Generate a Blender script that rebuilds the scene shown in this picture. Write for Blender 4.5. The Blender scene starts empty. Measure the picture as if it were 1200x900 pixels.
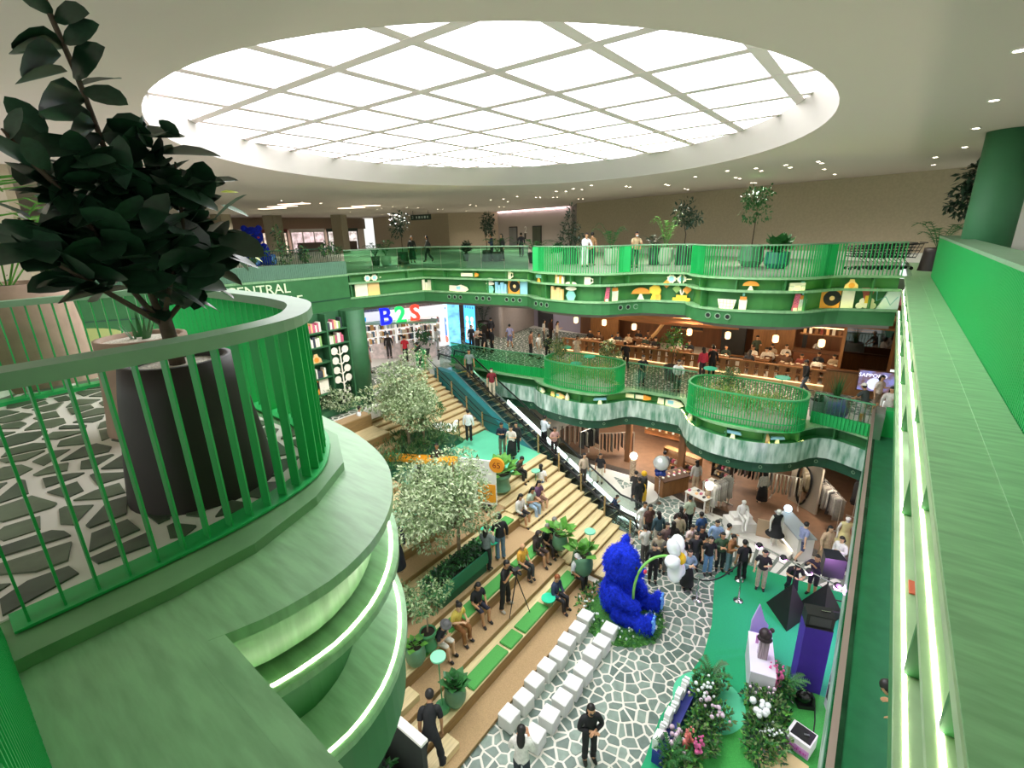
import bpy, bmesh, math, random
import numpy as np
from mathutils import Vector, Matrix, Quaternion
random.seed(7); RNG = np.random.default_rng(7)
scene = bpy.context.scene
COL = scene.collection
PI = math.pi

# ---------------------------------------------------------------- camera
cam_d = bpy.data.cameras.new('camera'); cam = bpy.data.objects.new('camera', cam_d); COL.objects.link(cam)
cam_d.sensor_fit = 'HORIZONTAL'; cam_d.sensor_width = 36.0; cam_d.lens = 36.0 * 565.0 / 1200.0
cam_d.clip_start = 0.05; cam_d.clip_end = 300
YAW, PITCH, ROLL = math.radians(37.6), math.atan(180 / 565.0), math.radians(1.5)
_f = Vector((-math.sin(YAW) * math.cos(PITCH), math.cos(YAW) * math.cos(PITCH), -math.sin(PITCH)))
_r = Vector((math.cos(YAW), math.sin(YAW), 0)); _u = _r.cross(_f)
_r2 = _r * math.cos(ROLL) - _u * math.sin(ROLL); _u2 = _r * math.sin(ROLL) + _u * math.cos(ROLL)
cam.matrix_world = Matrix(((_r2.x, _u2.x, -_f.x, 0), (_r2.y, _u2.y, -_f.y, 0), (_r2.z, _u2.z, -_f.z, 1.9), (0, 0, 0, 1)))
scene.camera = cam

# ---------------------------------------------------------------- world, exposure
scene.view_settings.view_transform = 'Standard'; scene.view_settings.look = 'None'
scene.view_settings.gamma = 1.0; scene.view_settings.use_curve_mapping = False
scene.view_settings.exposure = 0.7
world = bpy.data.worlds.new('world'); scene.world = world; world.use_nodes = True
world.node_tree.nodes['Background'].inputs['Color'].default_value = (0.95, 1.0, 0.95, 1)
world.node_tree.nodes['Background'].inputs['Strength'].default_value = 0.7
SKY_PANE = 4.6
def lamp(kind, loc, energy, col=(1, .93, .82), size=.12, angle=150):
    d = bpy.data.lights.new(kind.lower() + '_lamp', kind); d.energy = energy; d.color = col; d.shadow_soft_size = size
    if kind == 'SPOT': d.spot_size = math.radians(angle); d.spot_blend = 1.0
    o = bpy.data.objects.new(d.name, d); o.location = loc; COL.objects.link(o); return o
# recessed lamps of the upper hall, the middle floor and the ground floor shops
for x, y in ((-1.5, 25.5), (-5.5, 26), (-9.5, 26.5), (-14, 27.5), (-18.5, 29), (-24, 33), (-30, 39), (-36, 41), (-26, 22), (-28, 12), (-33, 26), (-42, 30), (-48, 22), (-50, 36), (-40, 14)): lamp('SPOT', (x, y, 3.93), 430 if x > -25 else 760)
for x, y in ((-19.5, 24), (-22, 27), (-21, 31), (-16.5, 24.5), (-12, 24.6), (-7.5, 24.8), (-3, 24.6), (-25.5, 21), (-25, 16), (-21.5, 12)): lamp('SPOT', (x, y, -2.05), 270, (1, .93, .88))
for x, y in ((-15, 30), (-11, 30), (-7, 30), (-3, 30), (-.3, 30.6)): lamp('SPOT', (x, y, -2.1), 105, (1, .72, .48))
for x, y in ((-13.5, 25.5), (-10, 25), (-7, 25.5), (-4.5, 24.5), (-2, 24), (-.2, 23), (-12, 28), (-5, 28)): lamp('SPOT', (x, y, -8.0), 130, (1, .88, .74))

# ---------------------------------------------------------------- materials
def lin(h):
    if not isinstance(h, str): return tuple(h)
    h = h.lstrip('#'); v = [int(h[i:i + 2], 16) / 255 for i in (0, 2, 4)]
    return tuple(c / 12.92 if c <= 0.04045 else ((c + 0.055) / 1.055) ** 2.4 for c in v)
MATS = {}
def mat(name, col, rough=0.6, metal=0.0, noise=None, bump=None, emit=None, kind=None, col2=None, spec=0.5, stretch=None):
    if name in MATS: return MATS[name]
    m = bpy.data.materials.new(name); m.use_nodes = True; MATS[name] = m
    nt = m.node_tree; N = nt.nodes; L = nt.links; b = N['Principled BSDF']; c = lin(col)
    b.inputs['Base Color'].default_value = (*c, 1); b.inputs['Roughness'].default_value = rough
    b.inputs['Metallic'].default_value = metal; b.inputs['Specular IOR Level'].default_value = spec
    if emit is not None:
        b.inputs['Emission Color'].default_value = (*c, 1); b.inputs['Emission Strength'].default_value = emit
    if noise or bump:
        tc = N.new('ShaderNodeTexCoord'); mp = N.new('ShaderNodeMapping'); L.new(tc.outputs['Object'], mp.inputs['Vector'])
        if stretch: mp.inputs['Scale'].default_value = stretch
    if noise:
        sc, amt = noise
        nz = N.new('ShaderNodeTexNoise'); nz.inputs['Scale'].default_value = sc; nz.inputs['Detail'].default_value = 6
        L.new(mp.outputs['Vector'], nz.inputs['Vector'])
        rp = N.new('ShaderNodeValToRGB'); L.new(nz.outputs['Fac'], rp.inputs['Fac'])
        d = lin(col2) if col2 else tuple(x * (1 - amt) for x in c); u = c if col2 else tuple(min(1, x * (1 + amt)) for x in c)
        rp.color_ramp.elements[0].position = 0.35; rp.color_ramp.elements[1].position = 0.65
        rp.color_ramp.elements[0].color = (*d, 1); rp.color_ramp.elements[1].color = (*u, 1)
        L.new(rp.outputs['Color'], b.inputs['Base Color'])
        if emit is not None: L.new(rp.outputs['Color'], b.inputs['Emission Color'])
    if bump:
        n2 = N.new('ShaderNodeTexNoise'); n2.inputs['Scale'].default_value = bump[0]; L.new(mp.outputs['Vector'], n2.inputs['Vector'])
        bp = N.new('ShaderNodeBump'); bp.inputs['Strength'].default_value = bump[1]; bp.inputs['Distance'].default_value = 0.02
        L.new(n2.outputs['Fac'], bp.inputs['Height']); L.new(bp.outputs['Normal'], b.inputs['Normal'])
    return m
def glass(name, tint, fac=0.12):
    if name in MATS: return MATS[name]
    m = bpy.data.materials.new(name); m.use_nodes = True; MATS[name] = m
    nt = m.node_tree; N = nt.nodes; L = nt.links; N.clear()
    o = N.new('ShaderNodeOutputMaterial'); t = N.new('ShaderNodeBsdfTransparent'); g = N.new('ShaderNodeBsdfGlossy'); x = N.new('ShaderNodeMixShader')
    t.inputs['Color'].default_value = (*lin(tint), 1); g.inputs['Roughness'].default_value = 0.03; x.inputs['Fac'].default_value = fac
    L.new(t.outputs[0], x.inputs[1]); L.new(g.outputs[0], x.inputs[2]); L.new(x.outputs[0], o.inputs['Surface'])
    return m
def pal(hexcol, rough=0.75):
    return mat('cloth_' + hexcol.strip('#'), hexcol, rough, noise=(14, 0.12))

# ---------------------------------------------------------------- mesh builder
class MB:
    def __init__(s): s.v = []; s.f = []; s.mi = []; s.sm = []; s.cur = 0; s.smooth = False; s.M = None
    def pt(s, p):
        s.v.append(tuple(s.M @ Vector(p)) if s.M else tuple(p)); return len(s.v) - 1
    def face(s, idx): s.f.append(tuple(idx)); s.mi.append(s.cur); s.sm.append(s.smooth)
    def poly(s, pts): s.face([s.pt(p) for p in pts])
    def box(s, c, d, rz=0, tilt=None):
        R = Matrix.Rotation(rz, 3, 'Z')
        if tilt: R = R @ Matrix.Rotation(tilt[0], 3, tilt[1])
        o = []
        for z in (-1, 1):
            for x, y in ((-1, -1), (1, -1), (1, 1), (-1, 1)):
                o.append(s.pt(Vector(c) + R @ Vector((x * d[0] / 2, y * d[1] / 2, z * d[2] / 2))))
        for q in ((3, 2, 1, 0), (4, 5, 6, 7), (0, 1, 5, 4), (1, 2, 6, 5), (2, 3, 7, 6), (3, 0, 4, 7)): s.face([o[i] for i in q])
        return s
    def prism(s, poly, z0, z1, top=True, bottom=True):
        n = len(poly); a = [s.pt((p[0], p[1], z0)) for p in poly]; b = [s.pt((p[0], p[1], z1)) for p in poly]
        if top: s.face(b)
        if bottom: s.face(a[::-1])
        for i in range(n): j = (i + 1) % n; s.face((a[i], a[j], b[j], b[i]))
        return s
    def lathe(s, prof, c=(0, 0, 0), seg=16, caps=True, ax=None, sx=1, sy=1):
        rings = []
        for r, z in prof:
            rings.append([s.pt((c[0] + sx * r * math.cos(2 * PI * k / seg), c[1] + sy * r * math.sin(2 * PI * k / seg), c[2] + z)) for k in range(seg)])
        o = s.smooth
        for A, B in zip(rings, rings[1:]):
            for k in range(seg): j = (k + 1) % seg; s.face((A[k], A[j], B[j], B[k]))
        s.smooth = False
        if caps: s.face(rings[0][::-1]); s.face(rings[-1])
        s.smooth = o
        return s
    def tube(s, path, r, seg=6, closed=False):
        P = [Vector(p) for p in path]; n = len(P); rings = []
        rr = r if isinstance(r, (list, tuple)) else [r] * n
        for i in range(n):
            a = P[(i - 1) % n] if (i > 0 or closed) else P[i]; b = P[(i + 1) % n] if (i < n - 1 or closed) else P[i]
            t = (b - a)
            t = t.normalized() if t.length > 1e-9 else Vector((0, 0, 1))
            h = Vector((0, 0, 1)) if abs(t.z) < 0.95 else Vector((1, 0, 0))
            u = t.cross(h).normalized(); w = u.cross(t)
            rings.append([s.pt(P[i] + (u * math.cos(2 * PI * k / seg) + w * math.sin(2 * PI * k / seg)) * rr[i]) for k in range(seg)])
        pr = list(zip(rings, rings[1:])) + ([(rings[-1], rings[0])] if closed else [])
        for A, B in pr:
            for k in range(seg): j = (k + 1) % seg; s.face((A[k], B[k], B[j], A[j]))
        if not closed: s.face(rings[0]); s.face(rings[-1][::-1])
        return s
    def ball(s, c, r, seg=10, ring=7):
        r = (r, r, r) if not isinstance(r, (list, tuple)) else r
        top = s.pt((c[0], c[1], c[2] + r[2])); bot = s.pt((c[0], c[1], c[2] - r[2])); R = []
        for i in range(1, ring):
            th = PI * i / ring
            R.append([s.pt((c[0] + r[0] * math.sin(th) * math.cos(2 * PI * k / seg), c[1] + r[1] * math.sin(th) * math.sin(2 * PI * k / seg), c[2] + r[2] * math.cos(th))) for k in range(seg)])
        for k in range(seg):
            j = (k + 1) % seg; s.face((top, R[0][k], R[0][j])); s.face((bot, R[-1][j], R[-1][k]))
            for A, B in zip(R, R[1:]): s.face((A[k], B[k], B[j], A[j]))
        return s
    def extr(s, outline, y0, y1, M=None):
        """outline in the xz plane, pushed along y"""
        n = len(outline); a = [s.pt((p[0], y0, p[1])) for p in outline]; b = [s.pt((p[0], y1, p[1])) for p in outline]
        s.face(a); s.face(b[::-1])
        for i in range(n): j = (i + 1) % n; s.face((a[i], b[i], b[j], a[j]))
        return s
    def mesh(s, name, mats):
        me = bpy.data.meshes.new(name); me.from_pydata(s.v, [], s.f)
        for m in (mats if isinstance(mats, (list, tuple)) else [mats]): me.materials.append(m)
        me.polygons.foreach_set('material_index', s.mi); me.polygons.foreach_set('use_smooth', s.sm); me.update()
        return me
    def build(s, name, mats, parent=None, **kw):
        return link(name, s.mesh(name, mats), parent, **kw)
def link(name, data, parent=None, loc=None, rz=None, kind=None, label=None, cat=None, group=None):
    o = bpy.data.objects.new(name, data); COL.objects.link(o)
    if parent is not None: o.parent = parent
    if loc is not None: o.location = loc
    if rz is not None: o.rotation_euler = (0, 0, rz)
    if kind: o['kind'] = kind
    if label: o['label'] = label
    if cat: o['category'] = cat
    if group: o['group'] = group
    return o
def thing(name, label, cat, loc=(0, 0, 0), rz=0, group=None, scale=None):
    o = link(name, None, None, loc, rz, None, label, cat, group)
    o.empty_display_size = 0.2
    if scale: o.scale = (scale,) * 3 if not isinstance(scale, (tuple, list)) else scale
    return o
def struct(name, loc=None, rz=None):
    return link(name, None, None, loc, rz, 'structure')
def smb(): m = MB(); m.smooth = True; return m
def text(name, body, m, size, parent, loc, rot, extrude=0.01, align='CENTER', bold=False):
    c = bpy.data.curves.new(name, 'FONT'); c.body = body; c.size = size; c.extrude = extrude; c.align_x = align; c.align_y = 'CENTER'
    c.resolution_u = 3
    if bold: c.offset = 0.02 * size
    t = bpy.data.objects.new('tmp', c); COL.objects.link(t); dg = bpy.context.evaluated_depsgraph_get(); dg.update()
    me = bpy.data.meshes.new_from_object(t.evaluated_get(dg)); me.name = name; bpy.data.objects.remove(t); bpy.data.curves.remove(c)
    me.materials.clear(); me.materials.append(m); o = link(name, me, parent, loc); o.rotation_euler = rot; return o

ORD = ['first', 'second', 'third', 'fourth', 'fifth', 'sixth', 'seventh', 'eighth', 'ninth', 'tenth', 'eleventh', 'twelfth', 'thirteenth', 'fourteenth', 'fifteenth', 'sixteenth', 'seventeenth', 'eighteenth', 'nineteenth']
def nth(k):
    if k < 19: return ORD[k]
    t, u = divmod(k + 1, 10); return {2: 'twenty', 3: 'thirty', 4: 'forty', 5: 'fifty'}[t] + ('-' + ORD[u - 1] if u else 'th').replace('yth', 'ieth') if u else {2: 'twentieth', 3: 'thirtieth', 4: 'fortieth', 5: 'fiftieth'}[t]
# ---------------------------------------------------------------- path helpers
def smooth_path(pts, step=0.25):
    P = [Vector((p[0], p[1])) for p in pts]; out = []
    for i in range(len(P) - 1):
        p0 = P[max(i - 1, 0)]; p1 = P[i]; p2 = P[i + 1]; p3 = P[min(i + 2, len(P) - 1)]
        n = max(1, int((p2 - p1).length / step)) if (p2 - p1).length < 1.6 else 1
        for k in range(n):
            t = k / n
            if n == 1: out.append(p1.copy()); continue
            out.append(0.5 * ((2 * p1) + (p2 - p0) * t + (2 * p0 - 5 * p1 + 4 * p2 - p3) * t * t + (3 * p1 - p0 - 3 * p2 + p3) * t ** 3))
    out.append(P[-1].copy()); return out
def offset(path, d, closed=False):
    """moves a polyline to its left by d"""
    n = len(path); out = []
    for i in range(n):
        a = path[(i - 1) % n] if (i > 0 or closed) else path[i]; b = path[(i + 1) % n] if (i < n - 1 or closed) else path[i]
        t = (b - a).normalized(); out.append(path[i] + Vector((-t.y, t.x)) * d)
    return out
def strip(mb, pa, pb, z0, z1, closed=False):
    """solid band between two polylines from z0 to z1"""
    n = len(pa); A0 = [mb.pt((p.x, p.y, z0)) for p in pa]; A1 = [mb.pt((p.x, p.y, z1)) for p in pa]
    B0 = [mb.pt((p.x, p.y, z0)) for p in pb]; B1 = [mb.pt((p.x, p.y, z1)) for p in pb]
    for i in range(n if closed else n - 1):
        j = (i + 1) % n
        mb.face((A0[i], A0[j], A1[j], A1[i])); mb.face((B0[j], B0[i], B1[i], B1[j]))
        mb.face((A1[i], A1[j], B1[j], B1[i])); mb.face((A0[j], A0[i], B0[i], B0[j]))
    if not closed:
        mb.face((A0[0], A1[0], B1[0], B0[0])); mb.face((A0[-1], B0[-1], B1[-1], A1[-1]))
    return mb
def along(path, step, closed=False, start=0.0):
    pts = path + ([path[0]] if closed else []); out = []; d = start
    acc = 0.0
    for a, b in zip(pts, pts[1:]):
        L = (b - a).length
        while d <= acc + L:
            t = (d - acc) / max(L, 1e-9); out.append((a.lerp(b, t), (b - a).normalized())); d += step
        acc += L
    return out
def bars(path, z0, z1, step, wid, dep, closed=False, mb=None):
    mb = mb or MB()
    for p, t in along(path, step, closed): mb.box((p.x, p.y, (z0 + z1) / 2), (wid, dep, z1 - z0), math.atan2(t.y, t.x))
    return mb

# ---------------------------------------------------------------- crazy paving
def clip(poly, px, py, nx, ny):
    out = []; n = len(poly)
    for i in range(n):
        a = poly[i]; b = poly[(i + 1) % n]
        da = (a[0] - px) * nx + (a[1] - py) * ny; db = (b[0] - px) * nx + (b[1] - py) * ny
        if da <= 0: out.append(a)
        if (da < 0 < db) or (db < 0 < da):
            t = da / (da - db); out.append((a[0] + (b[0] - a[0]) * t, a[1] + (b[1] - a[1]) * t))
    return out
def crazy(region, size, gap, seed):
    rnd = random.Random(seed); xs = [p[0] for p in region]; ys = [p[1] for p in region]
    nx = int((max(xs) - min(xs)) / size) + 4; ny = int((max(ys) - min(ys)) / size) + 4
    S = [[(min(xs) + (i - 1.5 + rnd.uniform(-.46, .46)) * size, min(ys) + (j - 1.5 + rnd.uniform(-.46, .46)) * size) for j in range(ny)] for i in range(nx)]
    n = len(region); area = sum(region[i][0] * region[(i + 1) % n][1] - region[(i + 1) % n][0] * region[i][1] for i in range(n))
    sg = 1 if area > 0 else -1; out = []
    for i in range(nx):
        for j in range(ny):
            c = S[i][j]; P = [(c[0] - size * 1.6, c[1] - size * 1.6), (c[0] + size * 1.6, c[1] - size * 1.6), (c[0] + size * 1.6, c[1] + size * 1.6), (c[0] - size * 1.6, c[1] + size * 1.6)]
            for a in range(max(0, i - 2), min(nx, i + 3)):
                for b in range(max(0, j - 2), min(ny, j + 3)):
                    if (a, b) == (i, j) or not P: continue
                    q = S[a][b]; dx = q[0] - c[0]; dy = q[1] - c[1]; l = math.hypot(dx, dy); g = gap / 2 * rnd.uniform(.7, 1.3)
                    P = clip(P, (q[0] + c[0]) / 2 - dx / l * g, (q[1] + c[1]) / 2 - dy / l * g, dx / l, dy / l)
            for k in range(n):
                if len(P) < 3: break
                a = region[k]; b = region[(k + 1) % n]; ex = b[0] - a[0]; ey = b[1] - a[1]; l = math.hypot(ex, ey) or 1
                P = clip(P, a[0], a[1], sg * ey / l, -sg * ex / l)
            if len(P) >= 3:
                ar = abs(sum(P[k][0] * P[(k + 1) % len(P)][1] - P[(k + 1) % len(P)][0] * P[k][1] for k in range(len(P)))) / 2
                if ar > 0.12 * size * size: out.append(P)
    return out
def pave(region, z, size, gap, seed, mats, parent, single, eye=(0, 0), thick=0.012, skip=None):
    cells = crazy(region, size, gap, seed)
    if skip: cells = [c for c in cells if not skip(sum(p[0] for p in c) / len(c), sum(p[1] for p in c) / len(c))]
    cells.sort(key=lambda c: (sum(p[0] for p in c) / len(c) - eye[0]) ** 2 + (sum(p[1] for p in c) / len(c) - eye[1]) ** 2)
    rnd = random.Random(seed + 1)
    for c in cells[:single]:
        MB().prism(c, z, z + thick * rnd.uniform(.7, 1.2), bottom=False).build('stone', rnd.choice(mats), parent)
    if cells[single:]:
        m = MB()
        for c in cells[single:]: m.cur = rnd.randrange(len(mats)); m.prism(c, z, z + thick, bottom=False)
        m.build('paving_stones', mats, parent, kind='stuff')

# ---------------------------------------------------------------- leaves
def leaf_cloud(name, m, blobs, n, size, parent=None, seed=1, droop=0.3, mats=None, aspect=0.45):
    """many small folded leaves in ellipsoid clumps, one mesh"""
    r = np.random.default_rng(seed); B = np.array(blobs, float); w = (B[:, 3] * B[:, 4] * B[:, 5]) ** (2 / 3); w /= w.sum()
    k = r.choice(len(B), n, p=w); d = r.normal(size=(n, 3)); d /= np.linalg.norm(d, axis=1)[:, None]
    rad = r.uniform(0.35, 1, n) ** 0.5
    c = B[k, :3] + d * rad[:, None] * B[k, 3:6]
    ax = d * 0.8 + r.normal(size=(n, 3)) * 0.7; ax[:, 2] -= droop; ax /= np.linalg.norm(ax, axis=1)[:, None]
    up = r.normal(size=(n, 3)) * 0.5 + np.array([0, 0, 1.0]); sd = np.cross(ax, up); sd /= np.linalg.norm(sd, axis=1)[:, None] + 1e-9
    nn = np.cross(sd, ax); L = (size * r.uniform(.6, 1.3, n))[:, None]; W = L * aspect
    v = np.stack([c, c + ax * L * .5 + sd * W * .5 + nn * W * .15, c + ax * L, c + ax * L * .5 - sd * W * .5 + nn * W * .15], 1).reshape(-1, 3)
    i = np.arange(n) * 4; f = np.stack([np.stack([i, i + 1, i + 2], 1), np.stack([i, i + 2, i + 3], 1)], 1).reshape(-1, 3)
    me = bpy.data.meshes.new(name); me.from_pydata(v.tolist(), [], f.tolist())
    ms = mats or [m]
    for q in ms: me.materials.append(q)
    if len(ms) > 1: me.polygons.foreach_set('material_index', np.repeat(r.integers(0, len(ms), n), 2).astype(np.int32))
    me.update(); return link(name, me, parent, kind='stuff' if parent is not None else None)

# ---------------------------------------------------------------- materials of the place
V2 = lambda *p: [Vector(q) for q in p]
GREEN = mat('green_board', '#3f8f55', 0.5, noise=(1.6, 0.10), stretch=(1, 6, 1))
LEDGE = mat('green_ledge', '#86b582', 0.38, noise=(2.2, 0.15), stretch=(1.2, 7, 1))
FASCIA = mat('green_fascia', '#32743e', 0.55, noise=(2.0, 0.08))
BARG = mat('green_bar', '#27b25c', 0.42)
RIB = mat('green_rib', '#18ac55', 0.45)
CAPG = mat('green_rail_cap', '#789c7a', 0.45, noise=(3, 0.06))
DKGREEN = mat('dark_green', '#1f5238', 0.5, noise=(2, 0.1))
WHITEP = mat('white_paint', '#e9e7e0', 0.7)
CEIL = mat('ceiling_paint', '#d9c8c2', 0.85)
BEIGE = mat('beige_wall', '#b6a890', 0.85, noise=(9, 0.05))
PINKGREY = mat('greige_wall', '#a89b92', 0.8, noise=(6, 0.03))
STONES = [mat('stone_green_a', '#6f8075', 0.42, noise=(5, 0.14)), mat('stone_green_b', '#7d8f82', 0.42, noise=(5, 0.14)), mat('stone_green_c', '#5e7066', 0.42, noise=(5, 0.16))]
DSTONES = [mat('stone_dark_a', '#4f5d48', 0.4, noise=(7, 0.2)), mat('stone_dark_b', '#435040', 0.4, noise=(7, 0.2)), mat('stone_dark_c', '#5b6852', 0.4, noise=(7, 0.18))]
GROUT = mat('white_grout', '#dcd8cc', 0.5)
MARBLE = mat('green_marble', '#d3e4d8', 0.3, noise=(2.6, 0.2), col2='#5f977a', stretch=(1.6, 1.6, 0.4))
LED = mat('led_strip', '#f4f08c', emit=15.0)
LEDW = mat('led_white', '#fff6e0', emit=14.0)
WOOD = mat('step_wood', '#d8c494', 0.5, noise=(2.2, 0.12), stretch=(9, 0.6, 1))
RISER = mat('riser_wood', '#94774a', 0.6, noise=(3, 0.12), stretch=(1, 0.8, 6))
CARPET = mat('tan_carpet', '#b0936c', 0.95, noise=(40, 0.12))
MINT = mat('mint_floor', '#67cfa4', 0.5, noise=(1.2, 0.04))
SHOPFL = mat('shop_floor', '#7d5d46', 0.4, noise=(3, 0.12))
BLACK = mat('black_matte', '#161616', 0.5)
DGREY = mat('dark_grey', '#3a3a3a', 0.5)
STEEL = mat('steel', '#c2c2c2', 0.25, metal=1.0)
GLASSG = glass('green_glass', '#bfead0', 0.06)
GLASSC = glass('clear_glass', '#e6f0ec', 0.08)
Z1, ZG, ZC, ZS = -6.0, -10.8, 4.0, 4.6

# ---------------------------------------------------------------- ceiling with the oval skylight
EC = Vector((-9.58, 12.38)); ED = Vector((0.53, -0.85)).normalized(); EN = Vector((ED.y, -ED.x))
def oval(c, a, b, n=96):
    return [c + ED * (a * math.cos(2 * PI * k / n)) + EN * (b * math.sin(2 * PI * k / n)) for k in range(n)]
outer = oval(EC, 9.69, 7.87); inner = oval(Vector((-9.35, 11.75)), 9.0, 7.55)
ceil = struct('ceiling')
m = MB(); n = len(outer); X0, X1, Y0, Y1 = -60, 14, -9, 52
far = []
for p in outer:
    d = p - EC; s = min([((X1 if d.x > 0 else X0) - EC.x) / d.x if abs(d.x) > 1e-6 else 1e9, ((Y1 if d.y > 0 else Y0) - EC.y) / d.y if abs(d.y) > 1e-6 else 1e9])
    far.append(EC + d * s)
corn = V2((X0, Y0), (X1, Y0), (X1, Y1), (X0, Y1))
A = [m.pt((p.x, p.y, ZC)) for p in outer]; B = [m.pt((p.x, p.y, ZC)) for p in far]
for i in range(n):
    j = (i + 1) % n; m.face((A[i], B[i], B[j], A[j]))
    a, b = far[i], far[j]
    if abs(a.x - b.x) > 1e-4 and abs(a.y - b.y) > 1e-4:
        c = min(corn, key=lambda q: (q - a).length + (q - b).length); k = m.pt((c.x, c.y, ZC)); m.face((B[i], k, B[j]))
m.build('ceiling_board', CEIL, ceil)
m = smb(); A = [m.pt((p.x, p.y, ZC - .002)) for p in outer]; B = [m.pt((p.x, p.y, ZS + .1)) for p in inner]
for i in range(n): j = (i + 1) % n; m.face((A[i], A[j], B[j], B[i]))
m.build('skylight_cove', mat('cove_paint', '#b9b3ac', .8), ceil)
win = struct('window_1'); PANE = mat('skylight_pane', '#fbfbff', 0.6, emit=SKY_PANE); MULL = mat('skylight_frame', '#f3e4e6', 0.6)
gx = [-4.3 - 1.98 * k + 3.96 for k in range(-1, 12)]; gy = [5.9 + 1.99 * k - 3.98 for k in range(-1, 12)]
def in_oval(x, y, g=0.4):
    d = Vector((x, y)) - Vector((-9.35, 11.75)); return (d.dot(ED) / (9.0 + g)) ** 2 + (d.dot(EN) / (7.55 + g)) ** 2 < 1
gxs, gys = sorted(gx), sorted(gy)
for a, b in zip(gxs, gxs[1:]):
    for c, d in zip(gys, gys[1:]):
        if any(in_oval(a + (b - a) * u / 4, c + (d - c) * v / 4) for u in range(5) for v in range(5)):
            MB().box(((a + b) / 2, (c + d) / 2, ZS + .09), (b - a - .05, d - c - .05, .02)).build('pane', PANE, win)
for x in gxs:
    ys = [11.75 - 10 + .1 * k for k in range(200) if in_oval(x, 11.75 - 10 + .1 * k, .6)]
    if ys: MB().box((x, (ys[0] + ys[-1]) / 2, ZS + .065), (.25, ys[-1] - ys[0] + .1, .02)).build('mullion', MULL, win)
for y in gys:
    xs = [-9.35 - 10 + .1 * k for k in range(200) if in_oval(-9.35 - 10 + .1 * k, y, .6)]
    if xs: MB().box(((xs[0] + xs[-1]) / 2, y, ZS + .062), (xs[-1] - xs[0] + .1, .25, .024)).build('mullion', MULL, win)

# ---------------------------------------------------------------- shelf fascia: lit bookshelf bands round the void
def led_run(mb, path, off, z, w=.022):
    a = offset(path, off); b = offset(path, off + w)
    for i in range(len(a) - 1): mb.poly([(a[i].x, a[i].y, z), (a[i + 1].x, a[i + 1].y, z), (b[i + 1].x, b[i + 1].y, z), (b[i].x, b[i].y, z)])
def shelf_band(nm, path, sgn, divs, zt=0.0, zs=(-.5, -1.24), zb=-1.81, deep=.42, holes=(), face=FASCIA, lip=LEDGE, led=LED):
    """path = outer lip; sgn=+1 when the building lies to the left of the path"""
    root = struct(nm); s = sgn
    if s < 0: path = path[::-1]
    back = offset(path, deep); bk2 = offset(path, deep + .06)
    strip(MB(), path, offset(path, deep + .25), zt - .07, zt).build('top_plate', lip, root)
    strip(MB(), back, bk2, zb, zt - .07).build('back_board', face, root)
    for z in zs: strip(MB(), path, back, z - .05, z).build('shelf_plate', lip, root)
    strip(MB(), offset(path, .06), offset(path, .12), zb, zs[-1] - .05).build('lower_board', face, root)
    mb = MB(); 
    for z in zs: led_run(mb, path, .05, z + .004)
    mb.build('led_strip', led, root)
    if led is LED:
        for z in zs: strip(MB(), path, offset(path, .02), z, z + .045).build('shelf_lip', lip, root)
    tot = sum((b - a).length for a, b in zip(path, path[1:]))
    lv = [zt - .07] + list(zs)
    for row in range(len(zs)):
        for d in divs[row]:
            q = along(path, 1e9, start=d * tot)
            if not q: continue
            p, t = q[0]; nrm = Vector((-t.y, t.x)); c = p + nrm * (deep / 2 + .03)
            MB().box((c.x, c.y, (lv[row] + lv[row + 1]) / 2), (.05, deep - .05, lv[row] - lv[row + 1] - .002), math.atan2(t.y, t.x)).build('divider', face, root)
    for d in holes:
        q = along(path, 1e9, start=d * tot)
        p, t = q[0]
        for k in (-1, 0, 1):
            c = p + t * (.38 * k) + Vector((-t.y, t.x)) * .05
            M = Matrix.Translation((c.x, c.y, (zs[-1] + zb) / 2 + .02)) @ Matrix.Rotation(math.atan2(t.y, t.x), 4, 'Z') @ Matrix.Rotation(PI / 2, 4, 'X')
            o = MB(); o.M = M; o.lathe([(.085, 0), (.12, 0), (.12, .03), (.085, .03)], seg=16, caps=False); o.cur = 1; o.lathe([(.085, .004), (.001, .004)], seg=16, caps=False)
            o.build('porthole', [CAPG, BLACK], root)
    return root, path
F2L = V2((-26.4, 3.2), (-22.6, 9.4), (-22.1, 12.0), (-21.85, 14.9))
F2P = smooth_path([(-21.85, 14.9), (-20.7, 18.95), (-17, 19.5), (-14.3, 19.95), (-13.95, 19.75), (-13.45, 19.35), (-12.4, 19.1), (-11.2, 19.05), (-10.2, 19.2), (-9.5, 19.6), (-9.05, 20.2), (-8.5, 20.8), (-7.6, 21.0), (-6.75, 21.15), (-6.5, 20.7), (-6.05, 20.2), (-5.2, 19.85), (-4.2, 19.85), (-3.1, 20.1), (-2.2, 20.6), (-1.75, 21.2), (-1.2, 21.9), (0.52, 22.35)], .3)
F2band, F2p = shelf_band('trim_1', F2P, 1, [[.004, .06, .12, .2, .27, .34, .385, .44, .5, .55, .6, .68, .735, .79, .85, .92, .97], [.004, .17, .30, .45, .57, .74, .88, .97]], holes=(.225, .29, .355, .44, .60, .77))
RP = V2((0.52, 22.35), (0.52, 0.6)); RPn = [Vector((0.52, 22.35 - 21.9 * k / 12)) for k in range(13)]
F2right, _ = shelf_band('trim_2', RPn, 1, [[.08, .2, .32, .44, .56, .68, .79, .9], [.1, .22, .35, .47, .6, .73, .845, .95]], led=LEDW, lip=mat('led_lit_ledge', '#a3bf94', .42, noise=(2.2, .1)))  # ledge green made paler: glow of the warm LED strips put into the colour
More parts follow.
